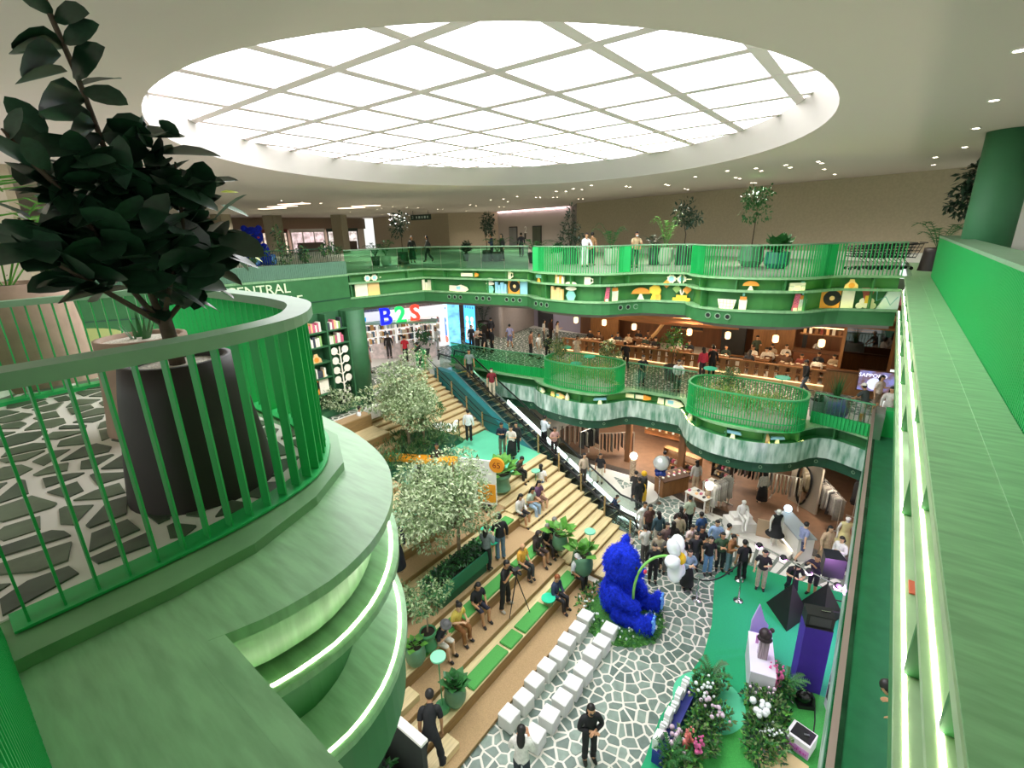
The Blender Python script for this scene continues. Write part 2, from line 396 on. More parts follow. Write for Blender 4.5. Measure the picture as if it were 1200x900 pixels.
# plain green panel of the left gallery with the mall's letters
lt = struct('trim_3')
strip(MB(), F2L, offset(F2L, .4), -1.81, 0).build('fascia_panel', FASCIA, lt)
strip(MB(), offset(F2L, -.03), offset(F2L, 0), -1.22, -1.17).build('panel_joint', DKGREEN, lt)
strip(MB(), offset(F2L, -.05), offset(F2L, 0), -.1, 0).build('panel_lip', LEDGE, lt)
LET = mat('letter_face', '#dff0c8', 0.4, emit=0.15)
def wall_text(body, size, a, b, z, m, nm, par, ex=.03, out=.06, align='CENTER', t=.5):
    d = (b - a).normalized(); p = a.lerp(b, t) + Vector((d.y, -d.x)) * out
    return text(nm, body, m, size, par, (p.x, p.y, z), (PI / 2, 0, math.atan2(d.y, d.x)), ex, align)
sg = thing('mall_sign', 'pale raised letters spelling CENTRAL and EASTVILLE on the plain green fascia', 'sign', (0, 0, 0))
wall_text('CENTRAL', .62, F2L[1], F2L[2], -.42, LET, 'letters', sg, t=.45, align='CENTER')
wall_text('EASTVILLE', .62, F2L[1], F2L[2], -1.02, LET, 'letters', sg, t=.62, align='CENTER')

# near bay under the photographer's left
NB = smooth_path([(-2.38, .57), (-2.30, .8), (-2.27, 1.05), (-2.29, 1.3), (-2.43, 1.65), (-2.74, 2.02), (-3.25, 2.36), (-3.95, 2.57), (-4.8, 2.68)], .12) + V2((-8.6, 2.75),)
NBand, _ = shelf_band('trim_4', NB, 1, [[.6, .8], [.5, .75]], lip=LEDGE, led=LEDW)
# ---------------------------------------------------------------- upper floor
fl = struct('floor_upper')
left_edge = [(p.x, p.y) for p in offset(F2L, .5)] ; far_edge = [(p.x, p.y) for p in offset(F2p, .62)]
MB().prism(left_edge + far_edge[1:] + [(.9, 50), (-60, 50), (-60, 3.2)], -.5, -.02).build('slab', mat('upper_floor', '#9aa392', 0.5, noise=(3, .1)), fl)
MB().prism([(.75, -3), (6, -3), (6, 50), (.75, 50)], -.5, -.001).build('slab', LEDGE, fl)
cb = V2((-2.9, .05), (-2.86, .6), (-2.88, 1.05), (-3.08, 1.6), (-3.4, 2.05), (-3.95, 2.36), (-4.8, 2.45), (-8.6, 2.5))
terr = [(p.x, p.y) for p in cb] + [(-8.6, -4), (-2.9, -4)]
MB().prism([(p.x, p.y) for p in offset(NB, .2)] + [(-8.6, -4), (.6, -4), (.6, .57)], -.45, -.001).build('slab', LEDGE, fl)
MB().prism(terr, 0, .07).build('curb', mat('curb_green', '#6f9f6c', .45, noise=(2.2, .1)), fl)
MB().prism([(-2.38, .57), (.6, .57), (.6, .5), (-2.38, .5)], -1.8, -.0005).build('slab_face', LEDGE, fl)
paved = [(-3.28, -1.2), (-3.28, 1.2), (-3.5, 1.7), (-3.75, 1.95), (-4.2, 2.15), (-8.5, 2.2), (-8.5, -1.2)]
MB().prism(paved, .07, .08).build('grout_bed', GROUT, fl)
pave(paved, .08, .31, .085, 5, DSTONES, fl, 290, eye=(-2, 0))

# ---------------------------------------------------------------- railings
def rail_thing(label, group=None): return thing('railing', label, 'railing', (0, 0, 0), 0, group)
NRp = smooth_path([(-3.17, .0), (-3.16, .66), (-3.2, 1.18), (-3.38, 1.72), (-3.74, 2.06), (-4.15, 2.27), (-4.7, 2.36)], .1) + V2((-7.9, 2.38),)
r = rail_thing('green fence of upright flat bars with pale rounded cap curving round the big black pot')
zf = .08
strip(MB(), offset(NRp, -.07), offset(NRp, .12), zf, zf + .015).build('base_plate', BARG, r)
strip(MB(), offset(NRp, -.09), offset(NRp, .10), 1.27, 1.35).build('rail_cap', CAPG, r)
proto = None
for p, t in along(NRp, .14, start=.06):
    if proto is None: proto = MB().box((0, 0, (zf + 1.27) / 2), (.012, .075, 1.27 - zf)).mesh('bar', BARG)
    link('bar', proto, r, (p.x, p.y, 0), math.atan2(t.y, t.x))
# fence beside the camera, seen end on
r = rail_thing('dense green fence of upright bars at the bottom left corner')
Fp = V2((-3.17, .0), (-1.2, -.02), (.3, -.02))
strip(MB(), offset(Fp, -.09), offset(Fp, .0), zf - .075, zf).build('base_plate', BARG, r)
for p, t in along(Fp, .06, start=.1): link('bar', proto, r, (p.x, p.y - .035, 0), math.atan2(t.y, t.x))
strip(MB(), offset(Fp, -.13), offset(Fp, -.045), 1.27, 1.35).build('rail_cap', CAPG, r)
for o in r.children: o.location.y -= .035
# right parapet: ribbed solid balustrade with a broad cap
r = rail_thing('long bright green ribbed parapet with broad pale cap running away on the right')
MB().box((1.36, 10.7, .66), (.18, 23.4, 1.32)).build('core', RIB, r)
mb = MB()
for k in range(330): mb.box((1.255, -.95 + .0708 * k, .66), (.035, .04, 1.3))
mb.build('ribs', RIB, r, kind='stuff')
MB().box((1.47, 10.7, 1.34), (.5, 23.4, .06)).build('rail_cap', CAPG, r)
led = struct('trim_5')
MB().box((.87, 10.9, .006), (.68, 22.9, .012)).build('ledge_slab', LEDGE, led); MB().box((1.08, 10.9, .0165), (.3, 22.9, .009)).build('raised_slab', LEDGE, led)

# far gallery railing on the upper floor
Fr = [p for p in offset(F2P, .26) if p.x > -14.2]; Frl = [p for p in offset(F2P, .26) if p.x <= -13.9]
r = rail_thing('upper gallery railing of thin green bars following the two rounded bays')
bars(Fr, 0, 1.13, .115, .02, .07).build('balusters', BARG, r, kind='stuff')
strip(MB(), offset(Fr, -.04), offset(Fr, .04), 1.13, 1.18).build('rail_cap', CAPG, r)
for q in ((-13.45, 19.62), (-9.35, 20.2), (-6.35, 20.95), (-1.75, 21.55)):
    p = min(Fr, key=lambda v: (v - Vector(q)).length); MB().box((p.x, p.y, .57), (.5, .06, 1.1), math.radians(38)).build('end_panel', RIB, r)
r = rail_thing('green glass balustrade along the left half of the upper gallery')
for a, b in zip(Frl, Frl[1:]):
    L = (b - a).length; k = max(1, round(L / 1.4))
    for i in range(k):
        p = a.lerp(b, (i + .5) / k); MB().box((p.x, p.y, .56), (L / k - .03, .02, 1.1), math.atan2((b - a).y, (b - a).x)).build('glass_panel', GLASSG, r)
strip(MB(), offset(Frl, -.04), offset(Frl, .04), 1.12, 1.17).build('rail_cap', CAPG, r)
GG = mat('grey_green_ribs', '#6f9a80', 0.55)
pl = thing('gallery_planter', 'long grey green ribbed planter wall with fence above the CENTRAL letters', 'planter')
pp = offset(F2L, .12); strip(MB(), pp, offset(pp, .8), -.02, .62).build('planter_box', GG, pl)
bars(offset(pp, -.02), 0, .6, .09, .04, .05).build('ribs', GG, pl, kind='stuff')
bars(offset(pp, .3), .62, 1.25, .1, .015, .03).build('fence_bars', DKGREEN, pl, kind='stuff'); strip(MB(), offset(pp, .28), offset(pp, .32), 1.25, 1.29).build('fence_cap', DKGREEN, pl)

# ---------------------------------------------------------------- middle floor
F1P = smooth_path([(-21.0, 20.85), (-16.7, 20.95), (-14.75, 21.15), (-14.45, 20.9), (-13.8, 20.55), (-12.8, 20.35), (-11.6, 20.3), (-10.7, 20.5), (-10.1, 21.0), (-9.75, 21.6), (-9.3, 22.1), (-8.4, 22.2), (-6.9, 22.25), (-6.6, 21.8), (-6.25, 21.1), (-5.7, 20.5), (-4.9, 20.1), (-4, 20.0), (-3.1, 20.1), (-2.3, 20.5), (-1.7, 21.1), (-1.3, 21.8), (-.7, 22.15), (.55, 21.6)], .3)
fm = struct('floor_middle')
e1 = [(p.x, p.y) for p in offset(F1P, .6)]
MB().prism([(-40, 12), (-21.8, 12), (-21.8, 20.9)] + e1 + [(.9, 44), (-40, 44)], Z1 - .5, Z1 - .02).build('slab', GROUT, fm)
MB().prism([(-40, 3), (-18.6, 3), (-18.6, 13.5), (-21.5, 19.2), (-21.5, 21), (-40, 21)], Z1 - .6, Z1 - .021).build('slab', GROUT, fm)
e2 = [(p.x, p.y) for p in offset(F1P, .5)]
MB().prism(e2 + [(.9, 44), (-21, 44)], Z1 - 1.95, Z1 - .52).build('soffit', DKGREEN, fm)
t6 = struct('trim_6')
strip(MB(), F1P, offset(F1P, .7), Z1 - .09, Z1).build('top_plate', LEDGE, t6)
strip(MB(), offset(F1P, .42), offset(F1P, .5), Z1 - .6, Z1 - .09).build('niche_back', FASCIA, t6)
strip(MB(), offset(F1P, .02), offset(F1P, .44), Z1 - .64, Z1 - .6).build('niche_floor', GREEN, t6)
strip(MB(), offset(F1P, -.02), offset(F1P, .08), Z1 - 1.42, Z1 - .6).build('marble_band', MARBLE, t6)
strip(MB(), offset(F1P, .16), offset(F1P, .24), Z1 - 1.92, Z1 - 1.42).build('lower_band', DKGREEN, t6)
mb = MB(); led_run(mb, [p for p in F1P if -14.4 < p.x < -1.3], .08, Z1 - .59); mb.build('led_strip', LED, t6); strip(MB(), offset(F1P, -.02), offset(F1P, .03), Z1 - .6, Z1 - .54).build('niche_lip', MARBLE, t6)
for p, t in along(F1P, 1.5, start=.8):
    if -14.6 < p.x < -.6:
        c = p + Vector((-t.y, t.x)) * .25; MB().box((c.x, c.y, Z1 - .345), (.05, .36, .5), math.atan2(t.y, t.x)).build('divider', FASCIA, t6)
for p, t in along(F1P, 1.3, start=.8):
    c = p + Vector((-t.y, t.x)) * .15
    M = Matrix.Translation((c.x, c.y, Z1 - 1.67)) @ Matrix.Rotation(math.atan2(t.y, t.x), 4, 'Z') @ Matrix.Rotation(PI / 2, 4, 'X')
    o = MB(); o.M = M; o.lathe([(.05, 0), (.075, 0), (.075, .02), (.05, .02)], seg=10, caps=False); o.build('porthole', CAPG, t6)
fpave = [(-27, 22.6), (-20.5, 21.3), (-15, 21.5), (-9, 22.6), (-6.5, 22.6), (.8, 22.4), (.8, 26.9), (-14, 27.0), (-18.4, 29), (-21, 33.5), (-27, 33.5)]
pave([(-27, 22.6), (-20.5, 21.3), (-15, 21.5), (-15, 33), (-27, 33)], Z1 - .02, .33, .07, 21, DSTONES, fm, 0)
pave([(-15, 21.5), (-9, 22.6), (-6.5, 22.6), (.8, 22.4), (.8, 26.9), (-15, 26.9)], Z1 - .02, .33, .08, 22, DSTONES, fm, 0)
pave([(-24.5, 9.5), (-18.7, 9.5), (-18.7, 13.5), (-21.4, 19), (-24.5, 19.6)], Z1 - .02, .33, .08, 23, DSTONES, fm, 0)
# railings of the middle floor
ZR = -4.72
def ring(cx, cy, rx, ry, n=56, e=.75, rot=0):
    out = []
    for k in range(n):
        a = 2 * PI * k / n; c, s = math.cos(a), math.sin(a)
        x = rx * math.copysign(abs(c) ** e, c); y = ry * math.copysign(abs(s) ** e, s)
        out.append(Vector((cx + x * math.cos(rot) - y * math.sin(rot), cy + x * math.sin(rot) + y * math.cos(rot))))
    return out
RING1 = ring(-11.95, 21.75, 2.15, 1.15, e=.68, rot=.05); RING2 = ring(-3.95, 21.45, 2.3, 1.2, e=.68)
for nm, R in (('first', RING1), ('second', RING2)):
    r = rail_thing('bright green oval fence of bars round the planting bed on the middle gallery, ' + ('left bay' if nm == 'first' else 'right bay'))
    bars(R, Z1, ZR, .11, .028, .06, True).build('balusters', BARG, r, kind='stuff')
    strip(MB(), offset(R, -.05, True), offset(R, .05, True), ZR, ZR + .06, True).build('rail_cap', mat('bright_cap', '#3fa561', .45), r)
    strip(MB(), offset(R, -.03, True), offset(R, .03, True), Z1 + .28, Z1 + .31, True).build('lower_rail', BARG, r)
    strip(MB(), offset(R, -.08, True), offset(R, .08, True), Z1, Z1 + .02, True).build('base_plate', BARG, r)
def glass_rail(label, path, z0, zt, rib_h, bar=False):
    r = rail_thing(label)
    if rib_h:
        strip(MB(), path, offset(path, .05), z0, z0 + rib_h).build('ribbed_base', RIB, r); bars(offset(path, -.025), z0, z0 + rib_h, .13, .05, .05).build('ribs', RIB, r, kind='stuff')
    for a, b in zip(path, path[1:]):
        L = (b - a).length; k = max(1, round(L / 1.5))
        for i in range(k):
            p = a.lerp(b, (i + .5) / k); MB().box((p.x, p.y, (z0 + rib_h + zt) / 2), (L / k - .03, .02, zt - z0 - rib_h - .01), math.atan2((b - a).y, (b - a).x)).build('glass_panel', GLASSG if not bar else GLASSC, r)
    if bar: bars(path, z0 + rib_h, zt, .16, .02, .04).build('balusters', mat('dull_bar', '#2f6b48', .5), r, kind='stuff')
    strip(MB(), offset(path, -.03), offset(path, .03), zt, zt + .05).build('rail_cap', mat('mid_cap', '#4f9468', .45), r)
glass_rail('green glass balustrade over a ribbed base beside the escalator top', V2((-21.0, 21.1), (-16.7, 21.2), (-14.3, 21.5)), Z1, ZR, .55)
glass_rail('middle gallery railing of slim bars between the two planting beds', V2((-9.75, 22.4), (-6.3, 22.45)), Z1, ZR + .05, 0, True)
glass_rail('railing with ribbed green base and glass at the right end of the middle gallery', V2((-1.5, 22.2), (.5, 21.75)), Z1, ZR, .5, True)

# right side ledge of the middle floor with glass edge
rt = struct('trim_7')
MB().box((1.2, 13, -6.2), (1.46, 18.6, .4)).build('ledge', mat('teal_ledge', '#3f7a60', .45, noise=(2.5, .1)), rt)
MB().box((.60, 13, -5.995), (.16, 18.6, .02)).build('marble_strip', mat('dark_marble', '#3c5546', .25, noise=(1.6, .25), col2='#22392c'), rt)
MB().box((1.0, 13, -7.2), (1.0, 18.6, 1.6)).build('side_face', MARBLE, rt)
MB().box((1.85, 13, -5.4), (.06, 18.6, .8)).build('ribbed_face', RIB, rt)
MB().box((1.1, 22.3, -5.5), (.5, .5, 1.1)).build('end_block', RIB, rt); MB().box((.68, 22.0, -5.5), (.3, .9, 1.1)).build('end_post', mat('post_grey', '#7c8076', .5), rt)
r = rail_thing('glass edge with long pinkish metal cap along the right side of the middle floor')
for k in range(12): MB().box((.47, 4.6 + 1.5 * k, -5.45), (.02, 1.46, 1.06)).build('glass_panel', GLASSG, r)
MB().box((.47, 12.9, -4.9), (.09, 18.2, .05)).build('rail_cap', mat('pink_metal', '#b09a90', .35, metal=.6), r)
# column on the right and white wall behind
w = struct('wall_right')
smb().lathe([(.52, 0), (.52, 4)], (1.98, 18.5, 0), 40).build('column', mat('column_green', '#3d7a51', .6, noise=(2, .05)), w)
MB().box((3.0, 14, 2), (.1, 26, 4)).build('wall_board', WHITEP, w)

# ---------------------------------------------------------------- upper hall walls
w = struct('wall_far')
def wallseg(par, a, b, z0, z1, m, nm='wall_board', th=.2):
    a = Vector(a[:2]); b = Vector(b[:2]); d = b - a; c = (a + b) / 2; nrm = Vector((-d.y, d.x)).normalized() * (th / 2)
    c += nrm; return MB().box((c.x, c.y, (z0 + z1) / 2), (d.length, th, z1 - z0), math.atan2(d.y, d.x)).build(nm, m, par)
FA, FB = (-22.3, 38.8), (4.5, 28.9)
wallseg(w, FA, FB, 0, 4, BEIGE)
d = (Vector(FB) - Vector(FA)).normalized()
k = struct('baseboard_far'); wallseg(k, (FA[0] + .1, FA[1] - .45), (FB[0], FB[1] - .45), 0, .42, WHITEP, 'curb', .4)
GREYW = mat('grey_return', '#6f6a62', .8); LOBBY = mat('lobby_wall', '#b3a7a0', .8)
LA, LB = (-37.5, 46.8), (-25.5, 43.4)
wallseg(w, (-25.5, 43.6), FA, 0, 4, GREYW); wallseg(w, LA, LB, 0, 4, LOBBY)
LEDP = mat('lobby_led', '#ffe6ee', emit=6); wallseg(w, (LA[0] + .1, LA[1] - .15), (LB[0] - .3, LB[1] - .1), 3.9, 3.96, LEDP, 'cove_light', .08)
wallseg(w, (-41.5, 42.6), LA, 0, 4, BEIGE); wallseg(w, (-56.5, 43.5), (-41.5, 42.6), 0, 4, BEIGE)
# lift doors in the lobby wall
ld = (Vector(LB) - Vector(LA)).normalized(); an = math.atan2(ld.y, ld.x)
for i, (t, nm, lab) in enumerate(((3.0, 'door_1', 0), (7.2, 'door_2', 0))):
    c = Vector(LA) + ld * t + Vector((ld.y, -ld.x)) * .05; dd = struct(nm, (c.x, c.y, 0), an)
    MB().box((0, 0, 1.15), (1.5, .06, 2.3)).build('door_frame', DGREY, dd)
    for sx in (-.34, .34): MB().box((sx, -.04, 1.1), (.66, .04, 2.18)).build('door_leaf', mat('lift_steel', '#8a8f90', .35, metal=.7) if i == 0 else mat('lift_dark', '#4c5243', .5), dd)
c = Vector(LA) + ld * 5.3 + Vector((ld.y, -ld.x)) * .06
sg = thing('floor_number_sign', 'pale number 2 on the lift lobby wall', 'sign', (c.x, c.y, 1.9), an); text('number', '2', WHITEP, 1.0, sg, (0, 0, 0), (PI / 2, 0, 0), .02)
c = Vector(LA) + ld * 5.15 + Vector((ld.y, -ld.x)) * .04; o = thing('lift_call_panel', 'small dark lift call panel under the number 2', 'panel', (c.x, c.y, .95), an)
MB().box((0, 0, .3), (.25, .04, .62)).build('panel_plate', BLACK, o)
# hanging sign before the beige wall
c = (-37.48, 34.64, 3.40); o = thing('hanging_sign', 'dark green hanging direction sign below the upper hall ceiling', 'sign', (c[0], c[1], 3.35), math.radians(5))
MB().box((0, 0, 0), (2.6, .1, .5)).build('sign_board', mat('sign_green', '#24382c', .5), o)
for x in (-1, 1): MB().box((x, 0, .42), (.03, .03, .4)).build('hanger', DGREY, o)
ST = mat('sign_text', '#a9b8a2', .5, emit=.15); text('lettering', '2', ST, .36, o, (-1.0, -.06, 0), (PI / 2, 0, 0), .004)
for k in range(5): MB().box((-.5 + .36 * k, -.055, 0), (.2 if k % 2 else .12, .008, .2)).build('pictogram', ST, o)
# left part of the upper hall: columns, far shops
w = struct('wall_left')
for (px, py, rr) in ((400, 290, .55), (340, 292, .75), (262, 300, .8)):
    pass
for c, s in (((-48.88, 33.11, 0.00), 1.2), ((-52.10, 27.33, 0.00), 1.3), ((-50.52, 21.59, 0.00), 1.2)): MB().box((c[0], c[1], 2), (s, s, 4), .4).build('column', mat('hall_column', '#a69b88', .8, noise=(5, .03)), w)
wallseg(w, (-58, 8), (-58, 43), 0, 4, mat('far_hall', '#c9b7a6', .7))
wallseg(w, (-57.6, 8), (-57.6, 43), 2.6, 3.9, mat('far_bulkhead', '#8f7a66', .7), 'bulkhead', .1)
LITSH = mat('lit_shopfront', '#f3e2da', emit=1.7, noise=(1.2, .5), col2='#6d5a58')
SHC = ['#f3e2da', '#e9dcd8', '#cfe0ee', '#f0d9c0', '#e6cfd2', '#f2ece6']
for k in range(6):
    o = thing('far_shop_front', f'lit shop front far behind the left gallery, {nth(k)} from the left of six', 'shop', (-57.2, 14.5 + 4.9 * k, 0), PI / 2, 'far lit shop fronts')
    MB().box((0, 0, 1.2), (4.4, .1, 2.3)).build('lit_window', mat('lit_shop_%d' % k, SHC[k], emit=.9, noise=(1.6, .3), col2='#8c7a76'), o); MB().box((0, -.08, 2.5), (4.6, .16, .4)).build('sign_band', mat('band_%d' % k, ['#5d4a44', '#3d4650', '#e9e4e0', '#7a3a34', '#e9e4e0', '#4a5a50'][k], .6), o)
    for x in (-2.2, -.7, .8, 2.2): MB().box((x, -.08, 1.2), (.12, .12, 2.3)).build('mullion', DGREY if k % 2 else WHITEP, o)
    MB().box((0, -.4, .55), (3.2, .5, 1.1)).build('display_counter', mat('far_counter', '#6a5a52', .6), o)
wallseg(w, (-60, 5), (-20, 3.0), 0, 4, BEIGE)
for k in range(5):
    o = thing('ceiling_panel_light', f'flat lit panel in the far left part of the upper ceiling, {nth(k)} of five', 'light', (-33 - 3.0 * (k % 3), 19 + 3.5 * (k // 3) + .8 * k, 3.98), .3, 'lit ceiling panels')
    MB().box((0, 0, 0), (2.2, .7, .03)).build('diffuser', mat('warm_panel', '#ffe9cf', emit=1.6), o)
o = thing('round_sign', 'red round sign hanging by the entrance left of the beige wall', 'sign', (-59.64, 42.40, 3.00), .8)
mb = MB(); mb.M = Matrix.Rotation(PI / 2, 4, 'X'); mb.lathe([(.6, -.06), (.6, .06)], seg=24); mb.build('sign_disc', mat('red_sign', '#e8303a', emit=.8), o); MB().box((0, 0, .95), (.03, .03, .75)).build('hanger', DGREY, o)
# ---------------------------------------------------------------- walls behind the middle floor
wm = struct('wall_back')
RBY = 34.5
wallseg(wm, (-29, 30.2), (-22.9, 28.6), Z1, -1.9, PINKGREY); wallseg(wm, (-22.9, 28.6), (-23.6, 34), Z1, -1.9, PINKGREY); wallseg(wm, (-23.6, 34), (-18.6, 33.2), Z1, -1.9, mat('lilac_wall', '#a49aa8', .8))
wallseg(wm, (-29.5, 20), (-29, 30.2), Z1, -1.9, PINKGREY)
wallseg(wm, (-18.6, 33.2), (2, 33.2), Z1, -1.9, mat('restaurant_wall', '#7a4f33', .6, noise=(1.5, .15), stretch=(3, 1, .3)))
wallseg(wm, (1.5, 34), (1.5, 22.6), Z1, -1.9, mat('restaurant_side', '#8a6040', .6))
MB().prism([(p.x, p.y) for p in offset(F2L, .5)] + [(p.x, p.y) for p in offset(F2p, .5)][1:] + [(1.2, 42), (-45, 42), (-45, 3)], -2.0, -1.84).build('ceiling_board', mat('mid_ceiling', '#8b8379', .8), struct('ceiling_middle'))
dd = struct('door_3'); p = (-23.30, 31.36, -6.00); MB().box((-22.2, 33.65, -4.6), (1.6, .12, 2.8), -.16).build('door_leaf', mat('lift_dark2', '#3b3a3c', .4), dd)
# ---------------------------------------------------------------- ground floor
fg = struct('floor_ground')
MB().box((-8, 17, ZG - .1), (40, 40, .2)).build('slab', GROUT, fg)
plaza = [(-6.35, 3.5), (1.2, 3.5), (1.2, 17.6), (-2.0, 18.4), (-3.3, 17.6), (-4.2, 21.3), (-8.3, 22.2), (-11, 22.0), (-10.5, 21.0), (-7.2, 19.0), (-5.9, 18.3), (-6.35, 16.5)]
carpet = [(-2.82, 3.5), (-2.82, 8.7), (-2.92, 10.0), (-2.78, 11.2), (-2.58, 12.7), (-2.72, 14.1), (-3.1, 15.7), (-3.3, 16.6), (-3.1, 17.3), (-2.45, 17.95), (-.8, 18.1), (1.2, 18.35), (1.2, 3.5)]
def inside(poly, x, y):
    c = False; n = len(poly)
    for i in range(n):
        a, b = poly[i], poly[(i + 1) % n]
        if (a[1] > y) != (b[1] > y) and x < (b[0] - a[0]) * (y - a[1]) / (b[1] - a[1]) + a[0]: c = not c
    return c
hid = lambda x, y: inside(carpet, x, y)
pave([(-6.8, 2.6), (-2.3, 2.6), (-2.1, 18.2), (-6.8, 18.2)], ZG, .30, .06, 3, STONES, fg, 300, eye=(-4, 6), skip=lambda x, y: hid(x - .35, y))
pave([(-6.35, 18.2), (-3.3, 18.2), (-4.1, 20.9), (-6, 21.1), (-8.1, 22.1), (-11, 22.0), (-10.5, 21.0), (-7.2, 19.0)], ZG, .30, .065, 4, STONES, fg, 0)
STRIPE = [mat('stripe_white', '#e4e0d6', .35, noise=(3, .04)), mat('stripe_grey', '#8f948a', .35, noise=(3, .1))]
fc = Vector((-2.2, 15.0)); MB().prism([(-3.6, 17.6), (-2.4, 18.0), (1.1, 18.0), (1.1, 19.3), (-2, 20.3), (-4.2, 20.7), (-4.6, 19.2)], ZG - .01, ZG + .003).build('paving_bed', mat('paving_grey', '#747a70', .4, noise=(3, .1)), fg)
for k in range(22):
    a0 = math.radians(12 + 5.4 * k); a1 = math.radians(12 + 5.4 * k + (2.6 if k < 10 else 3.6))
    for r0, r1 in ((3.05, 3.9), (3.95, 4.8), (4.85, 5.7)):
        q = [(fc.x + rr * math.cos(a), fc.y + rr * math.sin(a)) for a, rr in ((a0, r0), (a0, r1), (a1, r1), (a1, r0))]
        if all(y < 20.6 - .28 * (x + 4) and x < 1.1 for x, y in q): MB().prism(q, ZG, ZG + .008, bottom=False).build('paving_slab', STRIPE[0], fg)
MB().prism(carpet, ZG, ZG + .03).build('green_carpet', mat('stage_carpet', '#1f9b68', .9, noise=(30, .06)), fg)
mb = MB(); mb.prism([(-2.0 + .95 * math.cos(a * PI / 20), 11.2 + .95 * math.sin(a * PI / 20)) for a in range(40)], ZG + .03, ZG + .05); mb.build('mint_disc', mat('mint_carpet', '#58c79a', .8), fg)
MB().prism([(-1.9, 8.2), (.9, 8.2), (.9, 13.2), (-.2, 13.2), (-1.4, 11.3), (-2.2, 10.6)], ZG + .03, ZG + .045).build('grass_mat', mat('fake_grass', '#3d9a45', .95, noise=(60, .2)), fg)
shopline = [(-15.5, 23.2), (-11.6, 22.1), (-8.2, 22.15), (-6, 21.1), (-4, 20.85), (-2, 20.5), (1, 19.6)]
MB().prism(shopline + [(1, 31), (-15.5, 31)], ZG, ZG + .02).build('shop_floor', SHOPFL, fg)
sp = V2(*shopline); strip(MB(), offset(sp, 0), offset(sp, .5), ZG + .005, ZG + .03).build('threshold', mat('threshold_stone', '#4a4038', .3, noise=(18, .5)), fg)
wg = struct('wall_shop')
wallseg(wg, (-26, 29.5), (1.5, 29.5), ZG, -7.9, mat('shop_wall', '#8f7a63', .7, noise=(1, .15))); wallseg(wg, (1.0, 29.5), (1.0, 19.7), ZG, -7.9, mat('shop_side', '#a08c74', .7))
wallseg(wg, (-26, 22.0), (-26, 29.5), ZG, -7.9, mat('shop_side2', '#7d746b', .7))
WPOST = mat('wood_post', '#8a5e3b', .5, noise=(2, .15), stretch=(4, 4, .5))
for x, y in ((-10.0, 23.6), (-6.9, 23.2), (-6.0, 26.0)): MB().box((x, y, -9.35), (.3, .3, 2.9)).build('wood_post', WPOST, wg)
# ---------------------------------------------------------------- amphitheatre steps
st = struct('floor_steps'); YA = 5.0
def border(x): return 16.75 - .165 * (x + 6.9)
TX = [-6.42, -7.18, -7.9, -8.6, -9.25, -10.05, -10.75, -11.5]      # fronts: tread1, bench1, tread2, bench2 ...
TZ = [.14, .56, .76, 1.2, 1.4, 1.82, 2.02, 2.4]
YB = 13.3
for i in range(len(TX)):
    x0 = TX[i + 1] if i + 1 < len(TX) else TX[i] - .7
    ye = YB if i > 1 else YB + (0 if i else .2)
    bench = i % 2 == 1
    z = ZG + TZ[i]; zb = ZG + (TZ[i - 1] if i else 0)
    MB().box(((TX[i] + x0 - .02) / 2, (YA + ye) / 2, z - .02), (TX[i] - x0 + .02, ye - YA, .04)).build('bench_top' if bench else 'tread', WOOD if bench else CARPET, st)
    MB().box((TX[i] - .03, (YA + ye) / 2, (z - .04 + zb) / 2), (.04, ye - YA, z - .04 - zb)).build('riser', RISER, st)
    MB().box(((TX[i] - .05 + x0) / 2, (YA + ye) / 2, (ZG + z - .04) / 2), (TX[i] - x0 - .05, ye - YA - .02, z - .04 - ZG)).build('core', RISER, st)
ns = 14; SX0, SXL = -6.62, -11.9; dx = (SX0 - SXL) / ns
for i in range(ns):
    x = SX0 - dx * i; z = ZG + 2.4 * (i + 1) / ns; ye = border(x - dx / 2)
    y0 = YB + (.6 if i < 3 else 0)
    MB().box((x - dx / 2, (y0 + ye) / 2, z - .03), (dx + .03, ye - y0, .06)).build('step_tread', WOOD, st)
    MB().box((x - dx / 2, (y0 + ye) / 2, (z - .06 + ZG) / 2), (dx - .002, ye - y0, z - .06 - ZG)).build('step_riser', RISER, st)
MB().prism([(SXL, YB - .1), (SXL, border(SXL)), (-16.0, border(-16)), (-16.0, 11.0), (-12.1, 11.0), (-12.1, YB - .1)], ZG, ZG + 2.41).build('landing', MINT, st)
SX1 = -16.0; SX2 = -21.3; dx2 = (SX1 - SX2) / ns
for i in range(ns):
    x = SX1 - dx2 * i; z = ZG + 2.4 + 2.4 * (i + 1) / ns; ye = border(x - dx2 / 2)
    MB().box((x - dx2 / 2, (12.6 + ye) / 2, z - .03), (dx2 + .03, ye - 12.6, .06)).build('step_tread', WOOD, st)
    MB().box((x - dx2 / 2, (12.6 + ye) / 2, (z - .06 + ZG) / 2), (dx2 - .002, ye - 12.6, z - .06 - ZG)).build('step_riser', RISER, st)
UX = [-12.2, -13.0, -14.2, -14.9, -16.1, -16.8, -18.0]; UZ = [2.42, 2.85, 3.05, 3.5, 3.7, 4.15, 4.75]
for i in range(len(UX)):
    x0 = UX[i + 1] if i + 1 < len(UX) else -19.2; z = ZG + UZ[i]; y1 = 11.0 if UX[i] > -15.5 else 12.6
    MB().box(((UX[i] + x0) / 2, (YA + y1) / 2, z - .025), (UX[i] - x0, y1 - YA, .05)).build('tread', WOOD if i % 2 else CARPET, st)
    MB().box(((UX[i] + x0) / 2, (YA + y1) / 2, (z - .05 + ZG) / 2), (UX[i] - x0 - .01, y1 - YA, z - .05 - ZG)).build('core', RISER, st)
